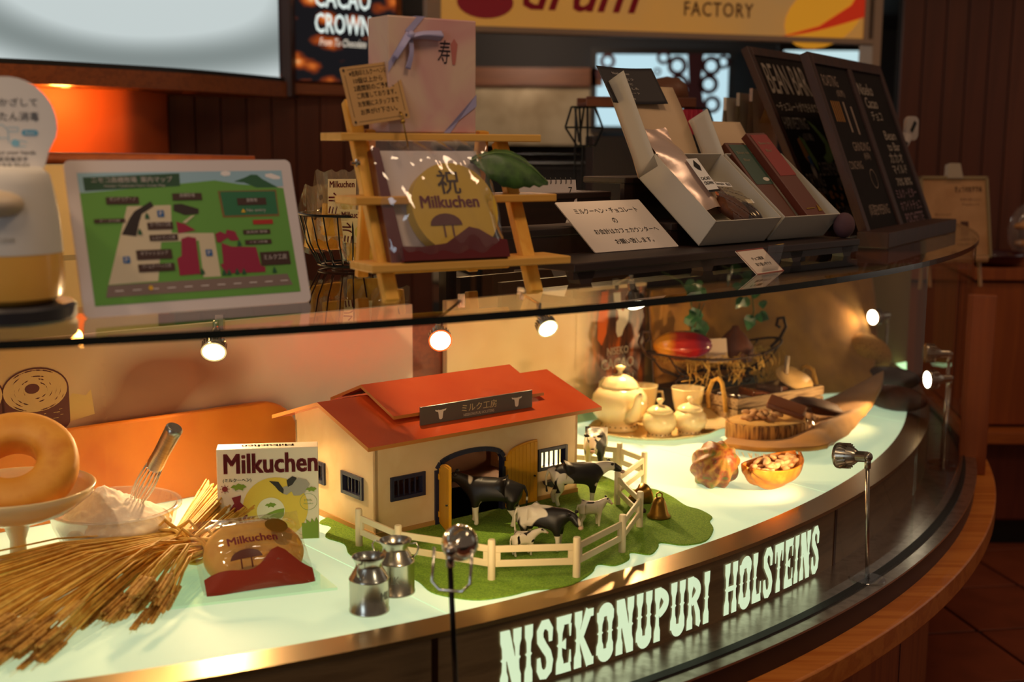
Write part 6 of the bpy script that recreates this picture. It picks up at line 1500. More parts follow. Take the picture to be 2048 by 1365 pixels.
# farm map
mp_ = thing('farm_map', 'laminated green farm guide map leaning in a white border', 'map', (-0.533, 1.540, T), 35.6, 17.2)
g = G(); g.prism(rrect(0, 0.312, 0, 0.204, 0.008), 0.0, 0.003); g.build('sheet', pbr('laminate_white', '#d6cdd0', 0.22, coat=0.6), mp_)
g = G(); g.prism([(0.10, 0.12), (0.20, 0.12), (0.19, 0.0), (0.11, 0.0)], 0.0, 0.002, TR(0, 0.004, 0) @ RX(-20)); g.build('prop', M_black, mp_)
SH = {
'sky': ('#8fb6cc', [(0.0147, 0.1873), (0.2967, 0.1884), (0.296, 0.1659), (0.015, 0.1611)]),
'green': ('#5f9a42', [(0.015, 0.1606), (0.0748, 0.1652), (0.1435, 0.171), (0.1964, 0.1754), (0.2311, 0.1696), (0.2956, 0.1633), (0.2979, 0.0157), (0.0147, 0.0145)]),
'title': ('#1c4a34', [(0.0213, 0.1813), (0.1489, 0.1857), (0.1474, 0.168), (0.0215, 0.1635)]),
'mountain': ('#1f5a3c', [(0.2236, 0.1733), (0.2415, 0.1792), (0.2502, 0.183), (0.2592, 0.1826), (0.2664, 0.1762), (0.2875, 0.1643), (0.2556, 0.1644), (0.2386, 0.1718)]),
'cloud': ('#e3dfe2', [(0.2069, 0.1868), (0.2142, 0.1884), (0.2211, 0.1866), (0.2196, 0.1822), (0.2114, 0.1811), (0.2064, 0.1832)]),
'cloud_b': ('#e3dfe2', [(0.2711, 0.1833), (0.2804, 0.1845), (0.2935, 0.1795), (0.292, 0.1759), (0.2828, 0.176), (0.2715, 0.1797)]),
'lane': ('#c9bda4', [(0.0727, 0.1422), (0.131, 0.1426), (0.1268, 0.1049), (0.1844, 0.1028), (0.1856, 0.0434), (0.1613, 0.0436), (0.1622, 0.0935), (0.1108, 0.0934), (0.0997, 0.0421), (0.035, 0.0408)]),
'hedge': ('#7a5a30', [(0.1987, 0.1605), (0.2842, 0.1608), (0.2831, 0.1233), (0.2005, 0.1236)]),
'pasture': ('#1f6b48', [(0.2016, 0.1595), (0.2821, 0.159), (0.2819, 0.1262), (0.2034, 0.126)]),
'road': ('#7c6a66', [(0.0341, 0.04), (0.2817, 0.0416), (0.2875, 0.0258), (0.0297, 0.0245)]),
'black_barn': ('#221a1c', [(0.0605, 0.1052), (0.0741, 0.1268), (0.081, 0.1352), (0.1046, 0.1483), (0.1079, 0.1414), (0.0906, 0.1315), (0.0859, 0.1214), (0.0792, 0.1021)]),
'black_barn_b': ('#2a2222', [(0.1346, 0.1434), (0.145, 0.1441), (0.1682, 0.1366), (0.1672, 0.1297), (0.148, 0.1284), (0.1334, 0.1348)]),
'red_barn_a': ('#8f1640', [(0.1348, 0.1201), (0.1464, 0.1164), (0.1598, 0.1074), (0.1352, 0.1038)]),
'red_barn_b': ('#8f1640', [(0.1385, 0.0968), (0.1483, 0.0994), (0.1584, 0.097), (0.1576, 0.0481), (0.1292, 0.0476), (0.129, 0.0706), (0.1354, 0.0738)]),
'red_barn_c': ('#8f1640', [(0.1859, 0.1014), (0.1934, 0.1046), (0.2008, 0.1009), (0.2034, 0.1069), (0.2145, 0.104), (0.219, 0.0916), (0.2074, 0.0911), (0.2027, 0.0956), (0.1912, 0.0891), (0.187, 0.0901)]),
'red_barn_d': ('#8f1640', [(0.193, 0.089), (0.2062, 0.0833), (0.2415, 0.0812), (0.2448, 0.0549), (0.2508, 0.0529), (0.2498, 0.0459), (0.1922, 0.0466), (0.187, 0.0598), (0.1915, 0.0605)]),
'side_lane': ('#c9bda4', [(0.1433, 0.119), (0.1565, 0.1273), (0.1618, 0.1281), (0.1473, 0.1172)])}
for i, (k, (c, P)) in enumerate(SH.items()):
    g = G(); flat(g, P, -0.0004 - 0.00004 * i); g.build('printed_' + k.replace('_a', '').replace('_b', '').replace('_c', '').replace('_d', '') if not k.startswith('black') else 'printed_black_barn', mk(c), mp_)
LAB = [(0.0466, 0.1546, 0.089, 0.1452), (0.0278, 0.1263, 0.0675, 0.1211), (0.1345, 0.1581, 0.1751, 0.1486), (0.2243, 0.1498, 0.2665, 0.14), (0.0957, 0.1198, 0.1297, 0.11), (0.0961, 0.1033, 0.134, 0.0952), (0.0759, 0.0836, 0.123, 0.0708), (0.076, 0.065, 0.1242, 0.0546), (0.2263, 0.1054, 0.2658, 0.0989), (0.2269, 0.0914, 0.2655, 0.0848), (0.2458, 0.0736, 0.2892, 0.0548)]
WORDS = ['マンドリアーノ', 'チーズ工房', '高橋牧場', '放牧地', 'ヨーグルト工房', 'レストラン工房', 'ギフトショップ', 'バームクーヘン工房', '直売所 野菜', 'ニセコ市場', 'ミルク工房']
for (a, b, c, d), s in zip(LAB, WORDS):
    g = G(); frect(g, a, c, d, b, -0.0012); po_ = g.build('name_plate', mk('#3c2420'), mp_)
    g = G(); put_text(g, s, (a + c) / 2, (b + d) / 2 + (0.002 if b - d > 0.009 else 0), min(0.0052 if s != 'ミルク工房' else 0.0075, (b - d) * 0.55), min((c - a) * 0.8, 0.0052 * len(s) * (1.3 if s == 'ミルク工房' else 1.0)), -0.0015, bold=0.01); g.build('plate_lettering', mk('#e6dfe0'), po_)
put_lines('map_title', mk('#e6dfe0'), mp_, [('ニセコ高橋牧場  案内マップ', 0.0845, 0.1775, 0.0078, 0.106), ('Niseko Takahashi Farm Guide Map', 0.087, 0.1690, 0.0036, 0.080), ('No entry', 0.250, 0.1322, 0.0056, 0.028)], -0.0012, 0.01)
for k in range(11): x = 0.042 + k * 0.0228; g = G(); frect(g, x, x + 0.011, 0.0316 + 0.0003 * k / 10, 0.0326 + 0.0003 * k / 10, -0.0012); g.build('road_dash', mk('#e6dfe0'), mp_)
g = G(); h_ = G()
for x, z in ((0.1155, 0.1313), (0.0623, 0.0718), (0.1737, 0.0762)): flat(g, rrect(x - .0045, x + .0045, z - .0045, z + .0045, .001), -0.0012); put_text(h_, 'P', x, z, 0.006, None, -0.0015, bold=0.02)
g.build('parking_marks', mk('#1f5c9c'), mp_); h_.build('parking_letters', mk('#e6dfe0'), mp_)
g = G()
for x, z in ((0.0969, 0.1288), (0.0844, 0.1079), (0.2183, 0.0873), (0.2636, 0.048), (0.1907, 0.0484), (0.1977, 0.0481), (0.2092, 0.0485), (0.2188, 0.0481), (0.1607, 0.0514)): flat(g, [(x - .003, z - .004), (x + .003, z - .004), (x + .0025, z), (x, z + .005), (x - .0025, z)], -0.0013)
g.build('printed_trees', mk('#1a5438'), mp_)
g = G(); flat(g, [(0.2275, 0.1300), (0.2345, 0.1300), (0.231, 0.1350)], -0.0013); disc(g, 0.0885, 0.0335, 0.003, 0.003, -0.0014, 10); g.build('warning_mark', mk('#e0b020'), mp_)
g = G(); frect(g, 0.2426, 0.2719, 0.1126, 0.119, -0.0012); g.build('red_plate', mk('#a82424'), mp_)

# wire bowl of wrapped cakes
wb = thing('wire_bowl', 'round black wire bowl behind the wooden shelf', 'wire bowl', (-0.285, 2.215, T))
g = G(); g.tube([(0.092 * math.cos(2 * PI * i / 40), 0.092 * math.sin(2 * PI * i / 40), 0.095) for i in range(40)], 0.0026, 6, closed=True); g.build('rim', M_blackmetal, wb, smooth=True)
for k, (r_, z) in enumerate(((0.060, 0.006), (0.035, 0.004))):
    g = G(); g.tube([(r_ * math.cos(2 * PI * i / 32), r_ * math.sin(2 * PI * i / 32), z) for i in range(32)], 0.0026, 6, closed=True); g.build('base_ring', M_blackmetal, wb, smooth=True)
for i in range(22):
    a = 2 * PI * i / 22; g = G(); g.tube([(0.092 * math.cos(a), 0.092 * math.sin(a), 0.095), (0.080 * math.cos(a), 0.080 * math.sin(a), 0.045), (0.060 * math.cos(a), 0.060 * math.sin(a), 0.006)], 0.0014, 5); g.build('wire_rib', M_blackmetal, wb, smooth=True)
M_wrap = pane('pack_film', tint=(0.95, 0.92, 0.84), boost=2.0, haze=0.10, haze_col=(0.8, 0.7, 0.5))
plab = ['wrapped cake slice with ivory tag in front of the wire bowl', 'wrapped cake slice with upright ivory tag in the wire bowl', 'wrapped cake slice with grey-green back at the wire bowl edge', 'wrapped cake slice behind the wooden shelf leg']
for k, (x, y, z, rz_, rx_, tagc) in enumerate(((0.030, -0.045, 0.015, -12, 18, True), (-0.020, -0.020, 0.055, 25, 4, True), (-0.055, 0.01, 0.030, 40, 8, False), (0.055, 0.015, 0.040, -5, 5, False))):
    t = thing('wrapped_slice', plab[k], 'wrapped cake', M=TR(-0.285 + x, 2.215 + y, T + z) @ RZ(rz_) @ RX(rx_), group='wrapped cake slices in the wire bowl')
    g = G(); g.prism([(-0.032, 0.004), (0.034, 0.0), (0.038, 0.045), (-0.028, 0.060)], -0.012, 0.012); g.build('cake_slice', noisy('yellow_sponge', ['#d9a02a', '#e3b040', '#c78c1c'], scale=30, rough=0.7), t, bevel=0.003)
    g = G(); g.sheet([[(-0.045 + 0.018 * i, -0.016 * math.sin(PI * j / 4) - 0.002, -0.004 + 0.030 * j) for j in range(5)] for i in range(6)], 16, 16, fn=lambda u, v, p: (0, 0.004 * math.sin(20 * u + 5 * v), 0.003 * math.sin(25 * u)))
    g.sheet([[(-0.045 + 0.018 * i, 0.016 * math.sin(PI * j / 4) + 0.002, -0.004 + 0.030 * j) for j in range(5)] for i in range(6)], 16, 16, fn=lambda u, v, p: (0, 0.004 * math.sin(20 * u + 5 * v), 0.003 * math.sin(25 * u))); g.build('film', M_wrap, t, smooth=True)
    if tagc:
        g = G(); g.box(-0.028, 0.022, -0.0235, -0.0225, 0.044, 0.104); tg = g.build('paper_tag', pbr('tag_ivory', '#ead9a8', 0.6), t)
        g = G(); put_text(g, 'Milkuchen', -0.003, 0.095, 0.011, 0.044, -0.0240, bold=0.02); put_text(g, 'ミル', -0.019, 0.062, 0.016, None, -0.0240, rot=90, bold=0.02); g.build('tag_print', M_maroon, tg)
        g = G(); disc(g, 0.006, 0.062, 0.012, 0.014, -0.0238, 18); g.build('tag_ring', mk('#d9c95c'), tg)
    else:
        g = G()
        for q in range(5): disc(g, random.uniform(-0.03, 0.03), random.uniform(0.06, 0.10), 0.004, 0.005, -0.0170, 8)
        g.build('film_dots', mk('#4a3420'), t)

# ------------------------------------------------------------------ folding wooden step shelf
SD = 30.9
lsh = thing('step_shelf', 'folding pine step shelf with three boards', 'shelf', (-0.178, 1.742, T), SD)
M_pine = wood('pine', '#dc9a2c', '#e8ae42', axis=2, scale=5, rough=0.55)
M_pineb = wood('pine_board', '#d89c40', '#e4ac52', axis=0, scale=5, rough=0.55)
LN = 26
for x in (0.012, 0.252):
    g = G(); g.box(x - 0.011, x + 0.011, -0.0, 0.016, 0.0, 0.315 if x < 0.1 else 0.250, RX(-LN)); g.build('front_leg', M_pine, lsh, bevel=0.002)
    g = G(); g.box(x + (0.015 if x < 0.1 else -0.033), x + (0.033 if x < 0.1 else -0.015), 0.118, 0.132, 0.0, 0.225, TR(0, 0.06, 0) @ RX(9) @ TR(0, -0.02, 0)); g.build('rear_leg', M_pine, lsh, bevel=0.002)
for z, x0, x1 in ((0.040, -0.012, 0.318), (0.132, -0.015, 0.320), (0.222, -0.018, 0.318)):
    yb = z * math.tan(R(LN)); g = G(); g.box(x0 - 0.012, x1 - 0.012, yb - 0.028, yb + 0.050, z, z + 0.0115); g.build('shelf_board', M_pineb, lsh, bevel=0.0015)
g = G(); g.lathe([(0.0, 0.0), (0.006, 0.0), (0.006, 0.004), (0.003, 0.005), (0.003, 0.012), (0.0, 0.012)], 12, TR(0.0, 0.088, 0.19) @ RY(-90)); g.build('wing_bolt', M_chrome, lsh)
g = G(); g.tube([(0.03, 0.06, 0.035), (0.235, 0.06, 0.035)], 0.005, 8); g.build('cross_rail', M_pine, lsh)
LM = TR(-0.178, 1.742, T) @ RZ(SD)
# gift box
gb = thing('gift_box', 'pink marbled gift box with lilac ribbon on the top board', 'gift box', M=LM @ TR(0.045, 0.082, 0.2345) @ RZ(3))
M_pink = noisy('pink_marble_paper', ['#c98a8a', '#d3a79a', '#d8b8a0', '#c27f8c'], scale=7, rough=0.5, detail=3, distort=1.0)
g = G(); g.box(0.0, 0.150, 0.0, 0.062, 0.0, 0.166); g.build('wrapped_box', M_pink, gb, bevel=0.002)
M_rib = pbr('lilac_ribbon', '#a8a0c4', 0.35)
for P in ([(0.0, 0.085), (0.0, 0.100), (0.030, 0.145), (0.040, 0.145)], [(0.028, 0.146), (0.048, 0.1663), (0.060, 0.1663), (0.036, 0.140)], [(0.150, 0.040), (0.150, 0.058), (0.104, 0.0), (0.092, 0.0)]):
    g = G(); flat(g, P, -0.0012); g.build('ribbon_band', M_rib, gb)
g = G(); g.box(0.046, 0.062, 0.0, 0.062, 0.1662, 0.1672); g.build('ribbon_band', M_rib, gb)
g = G()
g.sheet([[(0.034, -0.002, 0.140), (0.055, -0.006, 0.146), (0.086, -0.006, 0.148)], [(0.034, -0.012, 0.136), (0.055, -0.014, 0.140), (0.088, -0.010, 0.140)], [(0.034, -0.004, 0.132), (0.055, -0.006, 0.134), (0.086, -0.004, 0.133)]], 12, 14, thick=0.0008)
g.sheet([[(0.030, -0.002, 0.144), (0.018, -0.006, 0.128), (0.006, -0.004, 0.108)], [(0.036, -0.010, 0.140), (0.024, -0.012, 0.124), (0.012, -0.006, 0.104)]], 10, 12, thick=0.0008)
g.sheet([[(0.030, -0.004, 0.138), (0.031, -0.008, 0.115), (0.026, -0.005, 0.092)], [(0.038, -0.004, 0.138), (0.038, -0.008, 0.115), (0.034, -0.005, 0.090)]], 10, 12, thick=0.0008)
g.ball((0.034, -0.008, 0.139), 0.006, 0.005, 0.006, 10, 8); g.build('ribbon_bow', M_rib, gb, smooth=True)
g = G(); put_text(g, '寿', 0.094, 0.118, 0.034, 0.020, -0.0006, bold=0.004, shear=0.1); g.build('brush_character', pbr('soft_ink', '#4a3a42', 0.7), gb)
g = G(); flat(g, [(0.108, 0.100), (0.113, 0.100), (0.117, 0.130), (0.111, 0.138), (0.105, 0.130)], -0.0006); g.build('noshi_mark', mk('#b86a60'), gb)
# kraft notice on a wire clip
kn = thing('kraft_notice', 'handwritten kraft card held by a wire clip on the step shelf', 'notice', M=TR(-0.228, 1.80, 1.392) @ RZ(24) @ RX(-14) @ RY(-9))
g = G(); g.prism(rrect(0, 0.088, 0, 0.086, 0.003), 0, 0.001); g.build('card', pbr('kraft_card', '#b98d56', 0.8), kn)
put_lines('handwriting', M_ink, kn, [(s, x, z, 0.0085, w_) for s, x, z, w_ in (('※信用印ミルクーヘンは、', 0.042, 0.075, 0.060), ('10個以上から', 0.038, 0.064, 0.044), ('2週間前のご予約で', 0.045, 0.053, 0.062), ('ご用意しております。', 0.046, 0.042, 0.060), ('お気軽にスタッフまで', 0.046, 0.030, 0.062), ('お声がけ下さい。', 0.044, 0.018, 0.056))], -0.0004, 0.008)
g = G()
for a, b, c, d in ((0.005, 0.0055, 0.012, 0.074), (0.0825, 0.083, 0.012, 0.074), (0.010, 0.078, 0.0045, 0.005), (0.010, 0.078, 0.081, 0.0815)): frect(g, a, b, c, d, -0.0004)
for x, z in ((0.005, 0.005), (0.083, 0.005), (0.005, 0.081), (0.083, 0.081)): flat(g, [(x - .002, z), (x, z - .003), (x + .002, z), (x, z + .003)], -0.0005)
g.build('inked_border', M_ink, kn)
g = G(); g.tube([(0.074, 0.0, -0.045), (0.075, -0.002, -0.005), (0.076, -0.003, 0.004), (0.073, -0.003, 0.010), (0.078, 0.002, 0.010), (0.076, 0.002, -0.004)], 0.0011, 6); g.ball((0.075, -0.001, -0.004), 0.004, 0.004, 0.003, 8, 6); g.build('wire_clip', pbr('brass_wire', '#b0893c', 0.3, 1.0), kn, smooth=True)
# big wrapped celebration cake
hc = thing('celebration_cake_pack', 'clear bag with round celebration cake label on lower shelf board', 'wrapped cake', M=LM @ TR(0.026, -0.004, 0.053) @ RX(-22))
g = G(); g.box(0.0, 0.165, 0.022, 0.026, 0.0, 0.176); g.build('white_backing', pbr('backing_white', '#cfc4c2', 0.5), hc)
g = G(); g.prism([(-0.012, 0.004), (0.012, 0.0), (0.0, 0.176), (-0.010, 0.178)], 0.012, 0.034); g.prism([(0.0, 0.0), (0.172, 0.0), (0.172, 0.026), (0.150, 0.030), (0.128, 0.044), (0.112, 0.048), (0.095, 0.038), (0.070, 0.024), (0.03, 0.020), (0.0, 0.022)], -0.006, 0.006); g.build('maroon_band', pbr('maroon_gloss', '#5a0e14', 0.25, coat=0.6), hc)
g = G(); g.lathe([(0.0, -0.012), (0.066, -0.012), (0.070, -0.008), (0.070, 0.012), (0.0, 0.012)], 48, TR(0.098, 0.010, 0.078) @ RX(90)); g.build('cake_disc', pbr('cake_yellow', '#c9a428', 0.5), hc, smooth=True, autosmooth=40)
g = G(); put_text(g, '祝', 0.094, 0.118, 0.036, None, -0.0030, bold=0.01); g.build('brush_character', mk('#4a2a1c'), hc)
g = G(); put_text(g, 'Milkuchen', 0.090, 0.088, 0.018, 0.095, -0.0030, bold=0.03); g.build('brand_lettering', M_maroon, hc)
g = G(); flat(g, [(0.052 + 0.026 * (1 + math.cos(PI - PI * i / 10)), 0.052 + 0.018 * math.sin(PI * i / 10)) for i in range(11)], -0.0031); frect(g, 0.072, 0.0745, 0.034, 0.053, -0.0031); frect(g, 0.086, 0.0885, 0.034, 0.053, -0.0031); g.build('tree_print', mk('#54181a'), hc)
g = G(); ct = [[(-0.016 + 0.19 * i / 6, -0.004 - 0.022 * (math.sin(PI * i / 6) * math.sin(PI * j / 6)) ** 0.6 if 0 < i < 6 and 0 < j < 6 else 0.006, -0.004 + 0.19 * j / 6) for j in range(7)] for i in range(7)]
g.sheet(ct, 40, 40, fn=lambda u, v, p: (0, 0.0035 * noise.noise(Vector((u * 9, v * 7, 1))) + 0.002 * math.sin(30 * u + 14 * v), 0)); g.build('film', pane('crinkled_bag_film', tint=(0.97, 0.95, 0.95), boost=2.4, rough=0.04, haze=0.04), hc, smooth=True)
# leaf
lf = thing('green_leaf', 'broad green leaf on the middle shelf board', 'leaf', M=LM @ TR(0.175, 0.078, 0.152) @ RZ(-12))
g = G(); out = []
nU, nV = 14, 9; vs = []; fs = []
for i in range(nU + 1):
    u = i / nU; hw = 0.044 * math.sin(PI * min(1, u * 1.02)) ** 0.7 * (1 - 0.25 * u) + 0.003 * math.sin(u * 38)
    for j in range(nV + 1):
        v = -1 + 2 * j / nV; vs.append((u * 0.125, v * hw * 0.55 - 0.01, 0.042 - 0.034 * u + 0.026 * (1 - v * v) * math.sin(PI * u) + hw * 0.85 * (v) * 0.7 + 0.003 * math.sin(9 * u + 5 * v)))
for i in range(nU):
    for j in range(nV): fs.append((i * (nV + 1) + j, (i + 1) * (nV + 1) + j, (i + 1) * (nV + 1) + j + 1, i * (nV + 1) + j + 1))
g.add(vs, fs); b_ = g.build('blade', noisy('leaf_green', ['#2f4f1c', '#46682a', '#26401a'], scale=30, rough=0.45), lf, smooth=True); b_.modifiers.new('thick', 'SOLIDIFY').thickness = 0.0008
g = G(); g.tube([(u * 0.125, -0.012, 0.042 - 0.034 * u + 0.027 * math.sin(PI * u)) for u in [k / 10 for k in range(11)]], [0.0014 - 0.0001 * k for k in range(11)], 6); g.build('midrib', mk('#6f8a44'), lf, smooth=True)

# ------------------------------------------------------------------ dark tiered stand with notices and boxes
TDEG = 43.8
TM = TR(0.098, 1.948, T) @ RZ(TDEG)
ts = thing('tiered_stand', 'dark stained wooden tiered stand on block feet', 'stand', M=TM)
M_dkw = wood('dark_stain', '#1f0f0a', '#2c1710', axis=0, scale=5, rough=0.5)
TL_ = 0.84
for x0, x1, y0, y1, z0, z1 in ((0, TL_, 0.0, 0.122, 0.020, 0.034), (0, 0.385, 0.165, 0.255, 0.062, 0.076), (0.39, TL_, 0.125, 0.235, 0.062, 0.076), (0, 0.385, 0.270, 0.37, 0.118, 0.130), (0.39, TL_, 0.240, 0.35, 0.145, 0.157)):
    g = G(); g.box(x0, x1, y0, y1, z0, z1); g.build('tier_board', M_dkw, ts, bevel=0.002)
for x0, x1, y0, z0, z1 in ((0, 0.385, 0.167, 0.010, 0.062), (0.39, TL_, 0.127, 0.010, 0.062), (0, 0.385, 0.272, 0.010, 0.118), (0.39, TL_, 0.242, 0.010, 0.145), (0.0, 0.385, 0.122, 0.020, 0.034)):
    g = G(); g.box(x0, x1, y0, y0 + 0.010, z0, z1); g.build('riser_board', M_dkw, ts)
g = G(); g.box(0.0, TL_, 0.004, 0.016, 0.008, 0.020); g.build('front_rail', M_dkw, ts)
for x in (0.03, 0.345, 0.62, 0.80):
    g = G(); g.prism([(x - 0.022, 0.020), (x + 0.022, 0.020), (x + 0.012, 0.0), (x - 0.012, 0.0)], 0.004, 0.03); g.build('foot', M_dkw, ts)
    g = G(); g.box(x - 0.012, x + 0.012, 0.33, 0.35, 0.0, 0.118); g.build('foot', M_dkw, ts)
wn = thing('white_notice', 'white counter notice with four lines of handwriting leaning on the tiered stand', 'notice', (0.142, 2.134, T + 0.0355), 42.8, 51)
g = G(); g.prism(rrect(0, 0.222, 0, 0.130, 0.003), 0, 0.002); g.build('card', pbr('notice_card', '#d9cbc0', 0.5), wn)
put_lines('handwriting', M_ink, wn, [(s, x, z, 0.0135, w_) for s, x, z, w_ in (('ミルクーヘン・チョコレート', 0.112, 0.104, 0.165), ('の', 0.112, 0.077, 0.012), ('お会計はカフェカウンターへ', 0.122, 0.050, 0.168), ('お願い致します。', 0.120, 0.023, 0.100))], -0.0004, 0.006)
pcard = thing('price_card', 'small acrylic card with red border standing on the glass', 'card', (0.420, 2.130, T), 49.3, 49.7)
g = G(); g.prism(rrect(0, 0.094, 0, 0.0592, 0.002), 0, 0.0015); g.build('card', pbr('price_white', '#d8c6b4', 0.4), pcard)
g = G()
for a, b, c, d in ((0.0, 0.094, 0.0, 0.002), (0.0, 0.094, 0.0565, 0.059), (0.0, 0.0014, 0.0, 0.059), (0.0926, 0.094, 0, 0.059)): frect(g, a, b, c, d, -0.0004)
g.build('red_border', mk('#8a3426'), pcard)
g = G(); put_text(g, 'チョコ雑貨', 0.046, 0.036, 0.008, 0.040, -0.0005, bold=0.01); put_text(g, '取り扱い中です', 0.050, 0.022, 0.008, 0.052, -0.0005, bold=0.01); g.build('lettering', M_ink, pcard)
g = G(); g.box(0.02, 0.074, 0.002, 0.004, 0.0, 0.05, TR(0, 0.0, 0.0) @ RX(62)); g.build('prop', M_acryl, pcard)

M_card = pbr('box_white', '#cdc5b4', 0.55)
M_cardw = pbr('lid_cream', '#d3b48e', 0.6)
def gift_carton(label, ox, wd, lid_h, lidw):
    M = TM @ TR(ox, 0.072, 0.0365) @ RX(-51)
    t = thing('open_carton', label, 'carton', M=M, group='open white cartons on the tiered stand')
    H_, D_ = 0.190, 0.060
    g = G(); g.box(0, wd, -0.0015, 0.0, 0, H_); g.build('back_panel', M_card, t)
    g = G(); g.box(0, 0.0015, -D_, 0.0, 0, H_); g.build('side_wall', M_card, t); g = G(); g.box(wd - 0.0015, wd, -D_, 0, 0, H_); g.build('side_wall', M_card, t)
    g = G(); g.box(0, wd, -D_, 0, 0, 0.0015); g.build('lower_wall', M_card, t); g = G(); g.box(0, wd, -D_, 0, H_ - 0.0015, H_); g.build('upper_wall', M_card, t)
    g = G(); L0 = TR(0, 0, H_) @ RX(24)
    g.sheet([[(x, -0.006 * math.sin(3 * v_) , v_ * lid_h) for v_ in (0, .35, .7, 1.0)] for x in (0, wd * lidw)], 6, 12, thick=0.0015, M=L0); g.build('open_lid', M_cardw, t, smooth=True)
    g = G(); g.sheet([[(0 - 0.0, -0.002 - q * 0.05, v_ * lid_h) for v_ in (0, .35, .7, 1.0)] for q in (0, 1)], 4, 10, thick=0.0015, M=L0); g.build('lid_flap', M_card, t, smooth=True)
    return t, M
t1, M1 = gift_carton('open white carton with pouch, sample cookie and sweets', 0.405, 0.205, 0.20, 1.0)
t2, M2 = gift_carton('open white carton holding green and red chocolate bars', 0.622, 0.195, 0.125, 0.9)
# contents of the first carton
dc = thing('dark_card', 'curled dark card with small print on the carton lid', 'card', M=M1 @ TR(0, 0, 0.190) @ RX(24) @ TR(-0.015, -0.004, 0.150) @ RX(-6) @ SCALE(1, 1, 1.2))
g = G(); g.sheet([[(x, -0.004 * (x / 0.08 - 0.8) ** 2 - 0.010, z) for z in (0, 0.035, 0.07)] for x in (0, 0.055, 0.11, 0.16)], 14, 8, thick=0.0008); g.build('card', pbr('charcoal_card', '#1a1418', 0.6), dc, smooth=True)
g = G()
for s, z, w_ in (('Niseko Cacao', 0.058, 0.05), ('ひとつひとつ', 0.047, 0.06), ('ていねいに', 0.038, 0.045), ('つくりました', 0.029, 0.065), ('チョコレート', 0.020, 0.06), ('¥3,500', 0.009, 0.02)): put_text(g, s, 0.062, z, 0.0045, w_, 0.0)
g.v = [(x, -0.004 * (x / 0.08 - 0.8) ** 2 - 0.0112, z) for x, y, z in g.v]; g.build('small_print', mk('#b5aaa0'), dc)
po = thing('foil_pouch', 'silver-pink foil pouch with white label in the carton', 'pouch', M=M1 @ TR(0.018, -0.030, 0.050) @ RX(9) @ RY(-3) @ SCALE(1.35, 1.2, 1.25))
g = G(); g.sheet([[(x, -0.020 * math.sin(PI * (x + 0.0) / 0.06) * math.sin(PI * min(1, z / 0.16 + 0.12)) ** .6 - 0.004, z) for z in (0, .03, .07, .11, .14, .165)] for x in (0.0, .012, .03, .048, .06)], 18, 22, fn=lambda u, v, p: (0.004 * math.sin(6 * v), 0.002 * math.sin(16 * v + 8 * u), 0)); g.sheet([[(x, 0.004, z) for z in (0, .08, .165)] for x in (0.06, .03, 0.0)], 6, 8)
g.build('pouch', pbr('rose_foil', '#cbb0a0', 0.3, 0.35), po, smooth=True)
g = G(); frect(g, 0.020, 0.046, 0.020, 0.085, -0.0275); g.build('label_sheet', M_white, po)
g = G(); flat(g, [(0.026, 0.070), (0.034, 0.082), (0.040, 0.070), (0.036, 0.060), (0.030, 0.064)], -0.0280); put_text(g, 'CACAO', 0.033, 0.046, 0.006, 0.020, -0.0280, bold=0.02); put_text(g, 'CROWN', 0.033, 0.037, 0.006, 0.020, -0.0280, bold=0.02); frect(g, 0.020, 0.046, 0.020, 0.024, -0.0280); g.build('label_print', M_ink, po)
ck = thing('sample_cookie', 'round brown sample cookie in clear wrap inside carton', 'cookie', M=M1 @ TR(0.075, -0.048, 0.004) @ RZ(4) @ SCALE(1.2, 1.2, 1.15))
g = G(); g.lathe([(0.0, -0.007), (0.028, -0.007), (0.031, 0.0), (0.028, 0.006), (0.0, 0.008)], 32, TR(0.03, 0, 0.038) @ RX(90)); g.build('cookie', noisy('cookie_brown', ['#4a2410', '#5e3018', '#3a1a0c'], scale=60, rough=0.7, bump=0.5), ck, smooth=True)
g = G(); g.sheet([[(x, -0.012 * math.sin(PI * max(0, min(1, z / 0.085))) - 0.004, z) for z in (-.002, .02, .045, .07, .088)] for x in (-0.008, .012, .03, .05, .066)], 18, 18, fn=lambda u, v, p: (0, 0.0018 * math.sin(25 * v + 13 * u), 0)); g.build('clear_wrap', pane('amber_film', tint=(0.93, 0.80, 0.55), boost=2.4, rough=0.04), ck, smooth=True)
g = G(); frect(g, 0.006, 0.052, 0.074, 0.085, -0.0150); g.build('sample_sticker', M_white, ck)
g = G(); put_text(g, 'Sample', 0.022, 0.0795, 0.007, 0.022, -0.0155, bold=0.01); put_text(g, '見本', 0.044, 0.0795, 0.007, 0.012, -0.0155, bold=0.02); g.build('sticker_print', M_ink, ck)
sb2 = thing('sample_bar', 'brown sample chocolate bar with bird print in the carton', 'chocolate', M=M1 @ TR(0.108, -0.026, 0.072) @ SCALE(1.3, 1.3, 1.25))
g = G(); g.box(0, 0.048, 0, 0.012, 0, 0.072); g.build('bar', pbr('choc_bar_brown', '#4a1c10', 0.4), sb2, bevel=0.001)
g = G(); frect(g, 0.008, 0.046, 0.060, 0.069, -0.0005); g.build('sample_sticker', M_white, sb2)
g = G(); put_text(g, 'Sample', 0.022, 0.0645, 0.006, 0.018, -0.001); put_text(g, '見本', 0.040, 0.0645, 0.006, 0.010, -0.001, bold=0.02); g.build('sticker_print', M_ink, sb2)
g = G(); disc(g, 0.028, 0.014, 0.017, 0.008, -0.0005, 18); flat(g, [(0.012, 0.016), (0.008, 0.024), (0.018, 0.02)], -0.0005); g.build('bird_print', mk('#d8cdbd'), sb2)
g = G(); disc(g, 0.024, 0.034, 0.006, 0.008, -0.0006, 14); g.build('orange_print', mk('#c8641c'), sb2)
